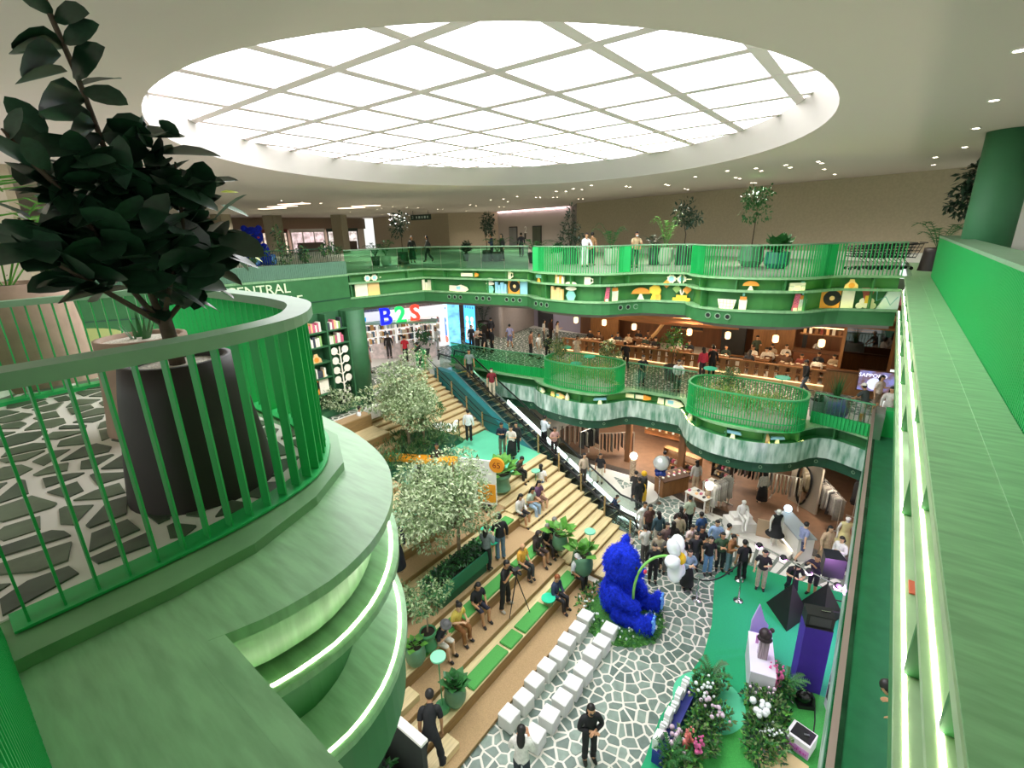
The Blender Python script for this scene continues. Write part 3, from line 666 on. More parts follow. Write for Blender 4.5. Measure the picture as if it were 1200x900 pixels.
# short steps at the left end
for x, z in ((-6.9, .34), (-8.3, .96), (-9.75, 1.6)):
    MB().box((x, 5.55, ZG + z - .1), (.42, 1.1, .22)).build('end_step', WOOD, st)
MB().box((-8.9, 4.93, ZG + .85), (4.6, .14, 1.7)).build('end_wall', mat('end_wall_dark', '#2b302c', .6), st); MB().box((-8.9, 4.93, ZG + 1.74), (4.7, .2, .08)).build('end_cap', WHITEP, st)

# ---------------------------------------------------------------- plants
LEAFD = mat('leaf_dark', '#1d3b27', 0.38, noise=(6, 0.25), spec=.6); LEAFD2 = mat('leaf_deep', '#16301f', 0.28, noise=(6, 0.25), spec=.6)
LEAFM = mat('leaf_mid', '#2f6b33', 0.45, noise=(8, 0.25)); LEAFB = mat('leaf_bright', '#5c9a3c', 0.45, noise=(8, 0.25)); LEAFY = mat('leaf_yellow', '#c9d23a', 0.5)
LEAFP = mat('leaf_pale', '#93a67a', 0.6, noise=(4, 0.2)); LEAFP2 = mat('leaf_silver', '#b3c09a', 0.6, noise=(4, 0.2)); LEAFP3 = mat('leaf_olive', '#6a8250', 0.6, noise=(4, 0.2))
BARK = mat('bark', '#8b7a60', 0.85, noise=(12, 0.25)); BARKD = mat('bark_dark', '#4a3d2e', 0.85, noise=(12, 0.25)); SOIL = mat('soil', '#2c241c', 0.95, noise=(30, 0.3))
PEBBLE = mat('pebbles', '#cfc8b8', 0.8, noise=(60, 0.25), bump=(60, .6))
POTS = {'black': mat('pot_black', '#251c16', 0.55, noise=(5, .12)), 'sage': mat('pot_sage', '#5f8d6c', 0.45, noise=(4, .08)), 'green': mat('pot_green', '#3f8a58', 0.45, noise=(4, .06)),
        'pale': mat('pot_pale', '#b9c7ae', 0.5), 'grey': mat('pot_grey', '#7d8780', 0.6, noise=(8, .08)), 'teal': mat('pot_teal', '#2d7f6b', 0.45), 'dark': mat('pot_dark', '#26382d', 0.45), 'clay': mat('pot_clay', '#a08672', 0.7, noise=(6, .1)), 'brown': mat('pot_brown', '#6b5138', .6)}
def leaf_mesh(name, m, l=1.0, w=.5, bend=.12, fold=.08):
    mb = smb(); st = [(0, .04), (.18, .62), (.45, 1.0), (.72, .86), (.9, .45), (1.0, .0)]
    L = []; C = []; R = []
    for t, k in st:
        x = t * l; z = -bend * t * t * l; h = k * w / 2
        C.append(mb.pt((x, 0, z))); L.append(mb.pt((x, h, z + fold * k * w))); R.append(mb.pt((x, -h, z + fold * k * w)))
    for i in range(5): mb.face((C[i], C[i + 1], L[i + 1], L[i])); mb.face((R[i], R[i + 1], C[i + 1], C[i]))
    return mb.mesh(name, m)
def aim(o, base, tip, roll=0.0, ref=1.0):
    b = Vector(base); d = Vector(tip) - b; q = d.to_track_quat('X', 'Z') @ Quaternion((1, 0, 0), roll)
    o.rotation_mode = 'QUATERNION'; o.rotation_quaternion = q; o.location = b; s = d.length / ref; o.scale = (s, s, s)
def pot_mb(kind, r, h, seg=20):
    mb = smb()
    if kind == 'taper': pr = [(r * 1.22, 0), (r * 1.15, .2 * h), (r * 1.02, .8 * h), (r, h), (r * .88, h), (r * .86, h * .93)]
    elif kind == 'vase': pr = [(r * .75, 0), (r * 1.05, .25 * h), (r * 1.12, .5 * h), (r * 1.0, .85 * h), (r * .95, h), (r * .8, h), (r * .78, h * .93)]
    elif kind == 'flare': pr = [(r * .95, 0), (r * .8, .35 * h), (r * .78, .6 * h), (r * .95, .8 * h), (r, .82 * h), (r, h), (r * .86, h), (r * .84, h * .93)]
    elif kind == 'facet': pr = [(r * .75, 0), (r * 1.1, .3 * h), (r, h), (r * .85, h), (r * .83, h * .93)]; seg = 9; mb.smooth = False
    else: pr = [(r * .72, 0), (r, h), (r * .9, h), (r * .88, h * .93)]
    mb.lathe(pr, seg=seg, caps=False); mb.smooth = False
    mb.face([mb.pt((pr[0][0] * math.cos(2 * PI * k / seg), pr[0][0] * math.sin(2 * PI * k / seg), 0)) for k in range(seg)][::-1])
    return mb
_seed = [10]
def fronds(mb, c, n, L, rise, seed, leaflets=9, w=.05):
    r = random.Random(seed)
    for k in range(n):
        a = 2 * PI * k / n + r.uniform(-.3, .3); rr = L * r.uniform(.7, 1.1); up = rise * r.uniform(.7, 1.2); pts = []
        for i in range(6):
            t = i / 5; pts.append(Vector((c[0] + math.cos(a) * rr * t, c[1] + math.sin(a) * rr * t, c[2] + up * math.sin(t * 2.1))))
        mb.tube(pts, .012, 3)
        for i in range(leaflets):
            t = .2 + .8 * i / leaflets; q = pts[min(4, int(t * 5))].lerp(pts[min(5, int(t * 5) + 1)], t * 5 % 1); d = (pts[-1] - pts[0]).normalized()
            for s in (-1, 1):
                sd = Vector((-math.sin(a), math.cos(a), 0)) * s; l = rr * .32 * (1.1 - t * .6); e = q + (d * .6 + sd).normalized() * l + Vector((0, 0, -.1 * l)); p2 = d * w
                mb.poly([q - p2 * .5, q + p2 * .5, e])
def broad(mb, c, n, L, seed, spread=1.0, w=.55):
    r = random.Random(seed)
    for k in range(n):
        a = 2 * PI * k / n * 2.4 + r.uniform(-.3, .3); el = r.uniform(.25, 1.25) / spread; l = L * r.uniform(.7, 1.15)
        d = Vector((math.cos(a) * math.cos(el), math.sin(a) * math.cos(el), math.sin(el))); b = Vector(c) + d * l * .35; t = Vector(c) + d * l + Vector((0, 0, -.12 * l)); s = d.cross(Vector((0, 0, 1))).normalized() * (l * w * .42); mid = b.lerp(t, .45) + Vector((0, 0, .05 * l))
        mb.tube([c, b], .012, 3); mb.poly([b, mid - s, mid]); mb.poly([b, mid, mid + s]); mb.poly([mid, mid - s, t]); mb.poly([mid, t, mid + s])
def potted(label, loc, pot=('taper', 'green', .25, .6), plant='bush', h=1.0, w=.4, m=None, n=160, ls=.1, cat='plant', top='soil', group=None, rz=0, name='potted_plant'):
    _seed[0] += 1; sd = _seed[0]; m = m or LEAFM; k, c, r, ph = pot
    o = thing(name, label, cat, loc, rz, group); pot_mb(k, r, ph).build('pot', POTS[c], o)
    s = MB(); s.lathe([(r * .87, ph * .955), (.001, ph * .985)], seg=14, caps=False); s.build('soil', PEBBLE if top == 'pebble' else SOIL, o)
    z = ph * .92; rnd = random.Random(sd)
    if plant in ('bush', 'tree', 'conifer'):
        tr = MB(); zc = z + (h * .55 if plant == 'tree' else h * .3)
        for q in range(1 if plant == 'tree' else 3): tr.tube([(rnd.uniform(-.04, .04), rnd.uniform(-.04, .04), z - .05), (rnd.uniform(-.06, .06), rnd.uniform(-.06, .06), (z + zc) / 2), (rnd.uniform(-w, w) * .4, rnd.uniform(-w, w) * .4, z + h * .8)], [.03, .025, .01], 5)
        tr.build('stem', BARKD, o)
        if plant == 'conifer': bl = [(0, 0, z + h * (.15 + .2 * i), w * (1 - .2 * i), w * (1 - .2 * i), h * .16) for i in range(5)]
        else: bl = [(rnd.uniform(-w, w) * .45, rnd.uniform(-w, w) * .45, zc + h * (.45 if plant == 'tree' else .7) * rnd.uniform(0, 1) * .9, w * .6, w * .6, h * .16) for i in range(7)]
        leaf_cloud('foliage', m, bl, n, ls, o, sd, mats=[m, LEAFM] if m is LEAFB else None)
    elif plant == 'palm': mb = MB(); fronds(mb, (0, 0, z), 9, w * 1.6, h, sd); mb.build('fronds', m, o, kind='stuff')
    elif plant == 'broad': mb = MB(); broad(mb, (0, 0, z), max(9, n // 10), w * 1.5, sd); mb.build('leaves', m, o, kind='stuff')
    elif plant == 'spike':
        mb = MB()
        for q in range(n // 6):
            a = rnd.uniform(0, 2 * PI); t = rnd.uniform(.05, w); l = h * rnd.uniform(.6, 1.1); e = Vector((math.cos(a) * t, math.sin(a) * t, z + l)); b = Vector((math.cos(a) * .05, math.sin(a) * .05, z)); s = Vector((-math.sin(a), math.cos(a), 0)) * .025
            mb.poly([b - s, b + s, e])
        mb.build('blades', m, o, kind='stuff')
    return o
# the big dark plant in front on the left, leaf by leaf
BX = -4.05
big = thing('potted_rubber_plant', 'very large dark glossy leaved plant in a tall black pot at the left front', 'plant', (-4.0, 1.22, .08))
off = Vector((-4.0, 1.22, .08))
mb = smb(); mb.lathe([(.50, 0), (.47, .25), (.39, .8), (.35, 1.0), (.30, 1.0), (.29, .93)], seg=36, caps=False); mb.build('pot', POTS['black'], big)
mb = MB(); mb.lathe([(.295, .94), (.001, .96)], seg=24, caps=False); mb.build('pebbles', PEBBLE, big)
tips = [[(-4.02, 1.20, 1.34), (-4.02, 1.15, 1.63), (-4.10, 1.16, 2.13), (-4.10, 1.13, 2.53), (-4.10, 1.09, 2.87), (-4.10, 1.04, 3.16), (-4.10, 1.03, 3.32)],
        [(-4.00, 1.19, 1.34), (-3.95, 1.28, 1.62), (-3.90, 1.41, 1.96), (-3.90, 1.45, 2.39)], [(-4.00, 1.17, 1.35), (-3.80, 0.90, 1.58), (-3.75, 0.69, 1.78), (-3.75, 0.58, 2.03)],
        [(-4.00, 1.20, 1.34), (-4.20, 1.46, 1.50), (-4.30, 1.65, 1.70), (-4.35, 1.86, 1.96)], [(-4.00, 1.18, 1.34), (-3.90, 1.02, 1.62), (-3.85, 0.86, 2.11), (-3.85, 0.70, 2.36), (-3.85, 0.64, 2.48)], [(-4.00, 1.17, 1.35), (-4.30, 1.27, 1.67), (-4.45, 1.49, 2.09), (-4.50, 1.85, 2.32)]]
mb = smb()
for i, t in enumerate(tips): mb.tube([Vector(p) - off for p in t], [.028 if i == 0 else .02] + [.016] * (len(t) - 2) + [.006], 6)
mb.tube([(0, 0, .9), (.01, -.01, 1.1), (0, -.02, 1.32)], [.055, .05, .045], 8); mb.build('stems', BARKD, big)
LM = [leaf_mesh('leaf', LEAFD, 1, .64), leaf_mesh('leaf', LEAFD2, 1, .7, .2), leaf_mesh('leaf', LEAFD, 1, .58, .05)]
LMY = leaf_mesh('leaf', LEAFY, 1, .32); LMB = leaf_mesh('leaf', LEAFM, 1, .4); rl = random.Random(4)
def big_leaf(b, t, roll=None, me=None):
    o = link('leaf', me or rl.choice(LM), big); aim(o, Vector(b) - off, Vector(t) - off, rl.uniform(-.7, .7) if roll is None else roll)
for b, t, ro in [((-4.10, 1.05, 3.15), (-4.00, 0.92, 3.21), .2), ((-4.10, 1.05, 3.14), (-3.90, 1.14, 3.17), 1.2), ((-4.10, 1.06, 3.01), (-3.95, 0.78, 2.95), .6), ((-4.10, 1.06, 3.02), (-3.90, 1.20, 3.11), 1.3), ((-4.10, 1.06, 2.99), (-4.00, 0.77, 2.94), .3), ((-4.10, 1.07, 2.84), (-3.85, 1.14, 2.99), 1.4),
    ((-4.10, 1.04, 2.95), (-3.90, 0.76, 2.81), .9), ((-4.10, 1.05, 2.87), (-4.00, 0.76, 2.77), .3), ((-4.10, 1.11, 2.81), (-4.20, 1.34, 2.94), .1), ((-4.10, 1.10, 2.79), (-3.90, 1.25, 2.72), .8), ((-4.10, 1.10, 2.72), (-3.90, 0.78, 2.66), .9), ((-4.10, 1.11, 2.62), (-3.90, 0.82, 2.61), .4), ((-4.10, 1.12, 2.58), (-3.90, 0.86, 2.48), .9), ((-4.10, 1.13, 2.53), (-3.80, 1.27, 2.60), 1.1),
    ((-4.10, 1.14, 2.51), (-3.90, 0.88, 2.36), .8), ((-3.80, 0.78, 2.28), (-3.70, 0.68, 2.43), 1.0), ((-3.85, 0.65, 2.42), (-3.80, 0.73, 2.59), 1.0), ((-3.90, 1.26, 2.52), (-3.90, 1.54, 2.61), .5), ((-3.90, 1.38, 2.43), (-3.80, 1.70, 2.50), .4), ((-3.90, 1.32, 2.47), (-3.80, 1.26, 2.63), 1.3), ((-3.90, 1.51, 2.55), (-3.90, 1.41, 2.64), .8), ((-4.40, 1.72, 2.31), (-4.30, 1.92, 2.35), .8),
    ((-4.30, 1.68, 1.83), (-4.20, 2.04, 1.69), .3), ((-4.20, 1.57, 1.65), (-4.20, 1.88, 1.76), .6), ((-3.90, 1.01, 1.60), (-3.70, 0.62, 1.59), .3), ((-4.00, 1.26, 1.68), (-3.80, 1.58, 1.60), .5)]: big_leaf(b, t, ro)
cen = Vector((-4.00, 1.13, 2.00)); rad = (Vector((-4.00, 1.23, 2.43)) - cen).length
for k in range(340):
    t = rl.choice(tips[1:] + tips[:1]); i = rl.randrange(1, len(t) - 1); u = rl.random()
    b = Vector(t[i]).lerp(Vector(t[i + 1] if i + 1 < len(t) else t[i]), u)
    if b.z > cen.z + rad * .7 or k % 2: e_ = Vector((rl.gauss(0, 1), rl.gauss(0, 1), rl.gauss(0, 1))).normalized() * rl.uniform(.2, .95); b = cen + Vector((e_.x * .5, e_.y * .62 + .05, e_.z * .66 + .04))
    d = Vector((rl.uniform(-.8, .9), rl.uniform(-1, 1), rl.uniform(-.45, .75))).normalized(); big_leaf(b, b + d * rl.uniform(.22, .33))
for b, t in (((-4.30, 1.83, 1.88), (-4.30, 2.14, 1.72)), ((-4.50, 1.96, 2.26), (-4.50, 2.11, 2.28))): big_leaf(b, t, .5, LMY)
big_leaf((-4.45, 1.92, 2.16), (-4.40, 2.12, 2.09), .5, LMB)
# companions on the terrace
potted('pinkish clay pot with pale pebbles and a low green plant behind the black pot', (-5.75, 1.5, .08), ('taper', 'clay', .38, .92), 'spike', .3, .25, LEAFM, 90, top='pebble')
potted('broad clay coloured pot with feathery bright green fern at the far left', (-9.2, 1.1, .05), ('taper', 'clay', .6, 1.35), 'palm', 1.25, 1.25, LEAFB)
# far end of the terrace
r = rail_thing('second green fence with pale cap at the far left of the terrace')
bars(V2((-8.0, 2.38), (-8.05, 1.6), (-8.1, -2)), .08, 1.2, .12, .012, .06).build('bars', BARG, r, kind='stuff'); strip(MB(), V2((-7.95, 2.4), (-8.05, -2)), V2((-8.12, 2.4), (-8.22, -2)), 1.2, 1.27).build('rail_cap', CAPG, r)
strip(MB(), V2((-7.95, 2.4), (-8.05, -2)), V2((-8.12, 2.4), (-8.22, -2)), .08, .13).build('base_plate', BARG, r)
o = thing('tapered_stand', 'pale tapered white stand behind the fence at the far left', 'stand', (-8.9, .3, .02)); mb = MB(); mb.lathe([(.62, 0), (.25, .8)], seg=24); mb.build('stand_body', mat('pale_stand', '#cfe0c4', .5), o)
o = thing('curved_bench', 'low yellowish green curved seat with light edge on the left terrace', 'bench', (-10.0, 1.6, .02)); mb = MB(); mb.lathe([(.9, 0), (1.0, .42), (.9, .47)], seg=30, sy=.8); mb.build('seat', mat('olive_seat', '#86934f', .5), o)
# amphitheatre trees
def big_tree(label, loc, h, blobs, n, seed, ms, ls=.16, trunk=.07):
    o = thing('indoor_tree', label, 'tree', loc); r = random.Random(seed); t = MB()
    t.tube([(0, 0, -.1), (.03, .02, h * .35), (-.02, .04, h * .7), (0, 0, h)], [trunk, trunk * .8, trunk * .6, .02], 7)
    for b in blobs: t.tube([(0, 0, h * .35), (b[0] * .5, b[1] * .5, (h * .35 + b[2]) / 2), (b[0], b[1], b[2])], [trunk * .6, trunk * .35, .012], 5)
    t.build('trunk', BARK, o); leaf_cloud('foliage', ms[0], blobs, n, ls, o, seed, mats=ms); return o
def blobs(c, R, n, seed, rz=None, br=.5):
    r = random.Random(seed); out = []
    for k in range(n):
        d = Vector((r.gauss(0, 1), r.gauss(0, 1), r.gauss(0, 1))).normalized() * r.uniform(.25, .9)
        out.append((c[0] + d.x * R, c[1] + d.y * R, c[2] + d.z * (rz or R), R * br * r.uniform(.7, 1.1), R * br * r.uniform(.7, 1.1), (rz or R) * br * .6))
    return out
PALE = [LEAFP, LEAFP2, LEAFP3]
ta = Vector((-16.09, 13.07, -7.60)); big_tree('large pale leaved tree standing in the green bed high on the steps', ta, 4.3, blobs((-.1, .0, 2.7), 1.9, 20, 2, 1.8), 12500, 3, PALE, .135)
tc = Vector((-20.33, 11.84, -7.20)); big_tree('pale leaved tree at the far left before the bookcase', tc, 3.6, blobs((0, 0, 2.2), 1.5, 14, 5, 1.7), 7000, 6, PALE, .135)
tb = Vector((-10.08, 9.86, -8.80)); big_tree('large silvery tree growing from the long green planter box', tb, 3.7, blobs((-.65, -.4, 2.35), 1.95, 24, 8, 1.75), 14000, 9, PALE, .135)
big_tree('slender dark green tree beside the large tree in the bed', Vector((-15.95, 13.83, -7.60)), 2.6, blobs((0, 0, 1.9), .8, 8, 11, 1.0), 1400, 12, [LEAFP3, LEAFM])
o = thing('small_tree', 'small feathery tree in a flared green pot beside the planter box', 'plant', (-8.70, 7.08, -9.40)); pot_mb('flare', .24, .55).build('pot', POTS['green'], o)
mb = MB(); mb.lathe([(.2, .5), (.001, .52)], seg=14, caps=False); mb.build('soil', SOIL, o); mb = MB(); mb.tube([(0, 0, .5), (.02, .02, 1.2), (0, 0, 1.9)], [.03, .02, .01], 5); mb.build('trunk', BARK, o)
leaf_cloud('foliage', LEAFP3, blobs((0, .05, 1.6), .62, 9, 14, .6), 1000, .12, o, 15, mats=[LEAFP3, LEAFM, LEAFP])
# long planter box
o = thing('planter_box', 'long dark green stepped planter box on the steps under the silvery tree', 'planter', (-9.72, 9.4, ZG + 1.4))
MB().box((0, 0, .2), (.62, 2.2, .4)).build('plinth', mat('box_green_low', '#1f5a3f', .5), o)
mb = MB(); 
for c, s in (((-.38, 0, .62), (.06, 2.6, .46)), ((.38, 0, .62), (.06, 2.6, .46)), ((0, -1.27, .62), (.7, .06, .46)), ((0, 1.27, .62), (.7, .06, .46)), ((0, 0, .42), (.7, 2.5, .05))): mb.box(c, s)
mb.build('box', mat('box_green', '#256b4a', .45), o); MB().box((0, 0, .74), (.7, 2.5, .04)).build('soil', SOIL, o)
leaf_cloud('undergrowth', LEAFM, [(0, -1 + .25 * k, .95, .3, .25, .25) for k in range(9)], 1300, .13, o, 31, mats=[LEAFM, LEAFD])
o = thing('planting_bed', 'bed of tall dark green grass and ferns round the high tree', 'planter', (ta.x, ta.y, -7.75)); MB().box((0, 0, .12), (2.4, 4.6, .24)).build('bed_edge', DKGREEN, o)
leaf_cloud('grass', LEAFM, [(r_, q, .5, .5, .5, .3) for r_ in (-.8, 0, .8) for q in (-1.8, -.9, 0, .9, 1.8)], 2600, .3, o, 33, droop=-.7, aspect=.14, mats=[LEAFM, LEAFP3])
o = thing('floral_cushion_mat', 'pale mint patterned mat seen under the silvery tree', 'mat', (-12.6, 9.6, ZG + 2.87)); MB().box((0, 0, 0), (1.2, 3.4, .06)).build('mat_top', mat('mint_pattern', '#a8e0bf', .7, noise=(14, .4), col2='#4fb588'), o)
# potted plants on the steps
potted('round sage pot with dense leaves beside the tall lamp on the lowest bench', (-7.39, 6.73, -10.24), ('vase', 'sage', .27, .62), 'broad', .45, .34, LEAFM, 330)
potted('sage pot with one upright leafy plant behind the curved light ledge', (-8.74, 6.61, -9.60), ('vase', 'sage', .26, .6), 'broad', .6, .3, LEAFB, 110)
potted('sage pot with wide bright green leaves at the corner of the mint landing', (-11.40, 13.90, -8.40), ('flare', 'sage', .42, .72), 'broad', .8, .62, LEAFB, 240)
potted('sage pot with loose split leaves at the end of the second bench', (-8.15, 13.29, -9.60), ('vase', 'sage', .27, .6), 'broad', .8, .55, LEAFB, 210)
potted('large sage pot with spreading split leaves at the end of the first bench', (-7.15, 13.22, -10.24), ('vase', 'sage', .36, .85), 'broad', .75, .55, LEAFB, 210)
potted('brown pot partly hidden behind the light ledge', (-9.93, 7.32, -9.20), ('vase', 'brown', .25, .7), 'bush', .5, .3, LEAFP3, 160)
# upper gallery
UP = [((-25.84, 19.80, 0.00), ('cone', 'dark', .3, .55), 'palm', .7, .45, LEAFD, 'dark fern in a dark pot near the left end of the upper gallery'), ((-25.11, 20.02, 0.00), ('vase', 'pale', .3, .6), 'palm', .7, .4, LEAFM, 'fern in a pale round pot beside the dark fern pot'),
      ((-25.28, 21.55, 0.00), ('taper', 'black', .32, .75), 'tree', 2.0, .6, LEAFD, 'dark leafy tree in a black pot before the beige upper wall'), ((-21.20, 25.20, 0.00), ('taper', 'dark', .3, .7), 'tree', 1.9, .5, LEAFD, 'dark upright tree before the greige wall left of the lifts'), ((-20.48, 25.38, 0.00), ('cone', 'dark', .35, .6), 'palm', .7, .6, LEAFM, 'low fern right of the dark upright tree near the lifts'), ((-22.75, 24.81, 0.00), ('cone', 'dark', .22, .5), 'bush', .7, .3, LEAFD, 'small dark plant beside the person in blue on the upper gallery'),
      ((-17.05, 24.64, 0.00), ('cone', 'dark', .4, .6), 'palm', .6, .7, LEAFM, 'low spreading fern in front of the right lift door'), ((-14.53, 24.60, 0.00), ('taper', 'dark', .4, .85), 'conifer', 1.9, .75, LEAFD, 'broad conical tree left of the two people at the upper railing'), ((-15.26, 24.39, 0.00), ('vase', 'pale', .2, .6), 'bush', .4, .25, LEAFM, 'small pale pot left of the broad conical tree'), ((-11.99, 24.64, 0.00), ('vase', 'pale', .38, .85), 'palm', 1.0, .6, LEAFM, 'pale pot with arching palm left of the man in beige'),
      ((-9.31, 25.43, 0.00), ('vase', 'pale', .36, .85), 'palm', 1.4, .5, LEAFB, 'pale pot with upright palm right of the man in beige'), ((-9.85, 25.27, 0.00), ('cone', 'dark', .34, .85), 'palm', .5, .45, LEAFD, 'dark square planter with drooping leaves right of the man in beige'), ((-8.42, 25.69, -0.00), ('taper', 'dark', .38, .95), 'tree', 1.9, .7, LEAFD, 'bushy dark tree in a dark tapering pot over the middle of the upper gallery'),
      ((-5.21, 25.47, -0.00), ('facet', 'sage', .5, .9), 'tree', 2.2, .6, LEAFM, 'tall leafy tree in a faceted sage pot in the right upper bay'), ((-4.00, 24.78, 0.00), ('facet', 'teal', .48, .7), 'broad', .7, .6, LEAFM, 'white flowered plant in a faceted teal pot beside the sage pot'), ((1.41, 25.22, 0.00), ('taper', 'black', .4, .85), 'palm', .8, .6, LEAFM, 'fern in a black pot at the right end of the upper gallery')]
for loc, pot, kind, hh, ww, mm, lab in UP: potted(lab, loc, pot, kind, hh * 1.15, ww * 1.15, mm, 520, .19)
potted('tall dark leafy plant rising behind the right green column', (1.95, 24.2, 0), ('taper', 'black', .4, .8), 'tree', 3.0, .9, LEAFD, 800, .26)

o = thing('planting_bed', 'dark leafy planting below the left end of the wooden steps', 'planter', (-8.2, 4.0, ZG)); MB().box((0, 0, .15), (4.6, 1.5, .3)).build('bed_edge', BLACK, o)
leaf_cloud('foliage', LEAFD, [(-2 + .5 * k, .3 * (k % 3) - .3, .6, .4, .4, .35) for k in range(9)], 900, .24, o, 91, mats=[LEAFD, LEAFM])
gp_ = offset(F2L, .5)
for k, (p, t) in enumerate(along(gp_, 1.15, start=.4)):
    o = thing('planter_shrub', f'{nth(k)} shrub from the near end in the long ribbed planter of the left gallery', 'plant', (p.x, p.y, .5), 0, 'shrubs in the gallery planter'); r_ = .4 + .25 * ((k * 7) % 3); MB().tube([(0, 0, 0), (0, 0, .5 + r_)], [.03, .01], 5).build('stem', BARKD, o)
    leaf_cloud('foliage', LEAFM, blobs((0, 0, .3 + r_ * .6), .5, 6, 200 + k, r_), 260, .17, o, 210 + k, mats=[LEAFM, LEAFD, LEAFP3])

# ---------------------------------------------------------------- white cube stools, cushions, lamps, tables
CUBE = mat('cube_white', '#e6e6e2', 0.5)
cubeA = [(-6.08, 7.42 + .6 * k) for k in range(8)]; cubeB = [(-5.22, 7.42 + .6 * k) for k in range(8)]
ordw = ['nearest', 'second', 'third', 'fourth', 'fifth', 'sixth', 'seventh', 'farthest']
def cube_mesh():
    bm = bmesh.new(); bmesh.ops.create_cube(bm, size=.44); bmesh.ops.bevel(bm, geom=bm.edges[:], offset=.015, segments=2, affect='EDGES')
    me = bpy.data.meshes.new('cube_stool'); bm.to_mesh(me); bm.free(); me.materials.append(CUBE); return me
cm = cube_mesh(); rc = random.Random(3)
for row, L in (('row along the wooden steps', cubeA), ('row on the open floor side', cubeB)):
    for k, (x, y) in enumerate(L):
        link('cube_stool', cm, None, (x + rc.uniform(-.05, .05), y + rc.uniform(-.04, .04), ZG + .232), rc.uniform(-.08, .08), None, f'white cube stool, {ordw[k]} from the camera in the {row}', 'stool', 'white cube stools')
CUSH = mat('cushion_green', '#4fa04c', 0.85, noise=(30, .06))
def cushion(x, y0, y1, z, lab):
    bm = bmesh.new(); bmesh.ops.create_cube(bm, size=1); bmesh.ops.scale(bm, vec=(.46, y1 - y0, .07), verts=bm.verts); bmesh.ops.bevel(bm, geom=bm.edges[:], offset=.02, segments=2, affect='EDGES')
    me = bpy.data.meshes.new('cushion'); bm.to_mesh(me); bm.free(); me.materials.append(CUSH)
    link('bench_cushion', me, None, (x, (y0 + y1) / 2, z + .037), None, None, lab, 'cushion', 'green bench cushions')
b1, b2, b3 = ZG + .56, ZG + 1.2, ZG + 1.82
for x, y0, y1, z, lab in ((-7.43, 7.25, 8.85, b1, 'long green cushion beside the big round pot on the lowest bench'), (-7.43, 8.95, 9.6, b1, 'short green cushion in the middle of the lowest bench'), (-7.43, 9.7, 11.05, b1, 'green cushion left of the mint side table on the lowest bench'), (-7.43, 11.3, 13.0, b1, 'green cushion under the two people on the lowest bench'),
    (-8.86, 6.6, 8.1, b2, 'green cushion under the person in black dress on the second bench'), (-8.86, 8.2, 9.4, b2, 'empty green cushion left of the camera operator'), (-8.86, 9.5, 11.3, b2, 'green cushion beside the person in yellow shirt on the second bench'), (-8.86, 11.4, 13.0, b2, 'green cushion at the far end of the second bench'),
    (-10.3, 10.4, 11.5, b3, 'green cushion right of the long planter box'), (-10.3, 11.6, 13.0, b3, 'green cushion under the three people on the third bench'), (-10.3, 5.6, 7.6, b3, 'green cushion half hidden under the silvery tree')): cushion(x, y0, y1, z, lab)
MINTM = mat('mint_metal', '#22c79a', 0.4); MINTL = mat('mint_light', '#7fd0a8', 0.45); LAMPG = mat('lamp_green', '#4c9a63', 0.45)
def side_table(loc, lab, h=.55, r=.24):
    o = thing('side_table', lab, 'table', loc, 0, 'mint side tables'); mb = MB(); mb.lathe([(r, h - .03), (r, h)], seg=24); mb.build('table_top', MINTM, o)
    for k in range(3): a = 2 * PI * k / 3; MB().tube([(math.cos(a) * r * .7, math.sin(a) * r * .7, 0), (math.cos(a) * r * .6, math.sin(a) * r * .6, h - .03)], .012, 5).build('leg', LAMPG, o)
side_table((-7.3, 11.18, ZG + .56), 'mint green round side table on the lowest bench beside the person in navy', .3)
side_table((-10.25, 11.55, b3), 'mint green round side table at the left end of the third bench', .35); side_table((-9.64, 11.10, -9.20), 'mint green round side table before the people standing by the planter box', .6)
def disc_lamp(loc, h, lab, base=True, r=.2, m=None):
    o = thing('disc_lamp', lab, 'lamp', loc, 0, 'green disc topped lamps'); m = m or MINTL
    if base: mb = MB(); mb.lathe([(.19, 0), (.19, .16)], seg=20); mb.build('base', LAMPG, o)
    MB().tube([(0, 0, 0), (0, 0, h)], .018, 6).build('pole', LAMPG, o); mb = MB(); mb.lathe([(r * .5, h - .02), (r, h + .02), (r, h + .07), (r * .9, h + .075)], seg=24); mb.build('disc_head', m, o)
p = (-7.53, 6.38, -10.24); disc_lamp(p, 1.75, 'tall green lamp with pale disc head and drum base by the round pot')
disc_lamp((-10.93, 15.74, -9.90), 1.6, 'green disc lamp on the stairs beside the person in white blouse and blue skirt', False); disc_lamp((-6.92, 13.32, -10.20), 1.75, 'green disc lamp rising behind the large pot at the end of the first bench', False)
GR = mat('tuft_grass', '#6f9f3c', .7, noise=(8, .3)); GR2 = mat('tuft_dry', '#a9ae6c', .7, noise=(8, .3))
for nm, R, xs in (('left', RING1, (-13.4, -10.6)), ('right', RING2, (-5.6, -2.4))):
    o = thing('planting_bed', f'planted bed of grasses inside the {nm} oval fence', 'planter'); c = sum(R, Vector((0, 0))) / len(R)
    MB().prism([(c.x + (p.x - c.x) * .86, c.y + (p.y - c.y) * .8) for p in R], Z1 + .002, Z1 + .22).build('pebble_bed', PEBBLE, o)
    leaf_cloud('grass', GR, [(c.x - 1.7 + .42 * k, c.y - .55 + .2 * (k % 4), Z1 + .65, .3, .25, .35) for k in range(9)], 1500, .42, o, 41, droop=-1.3, aspect=.07, mats=[GR, GR2])
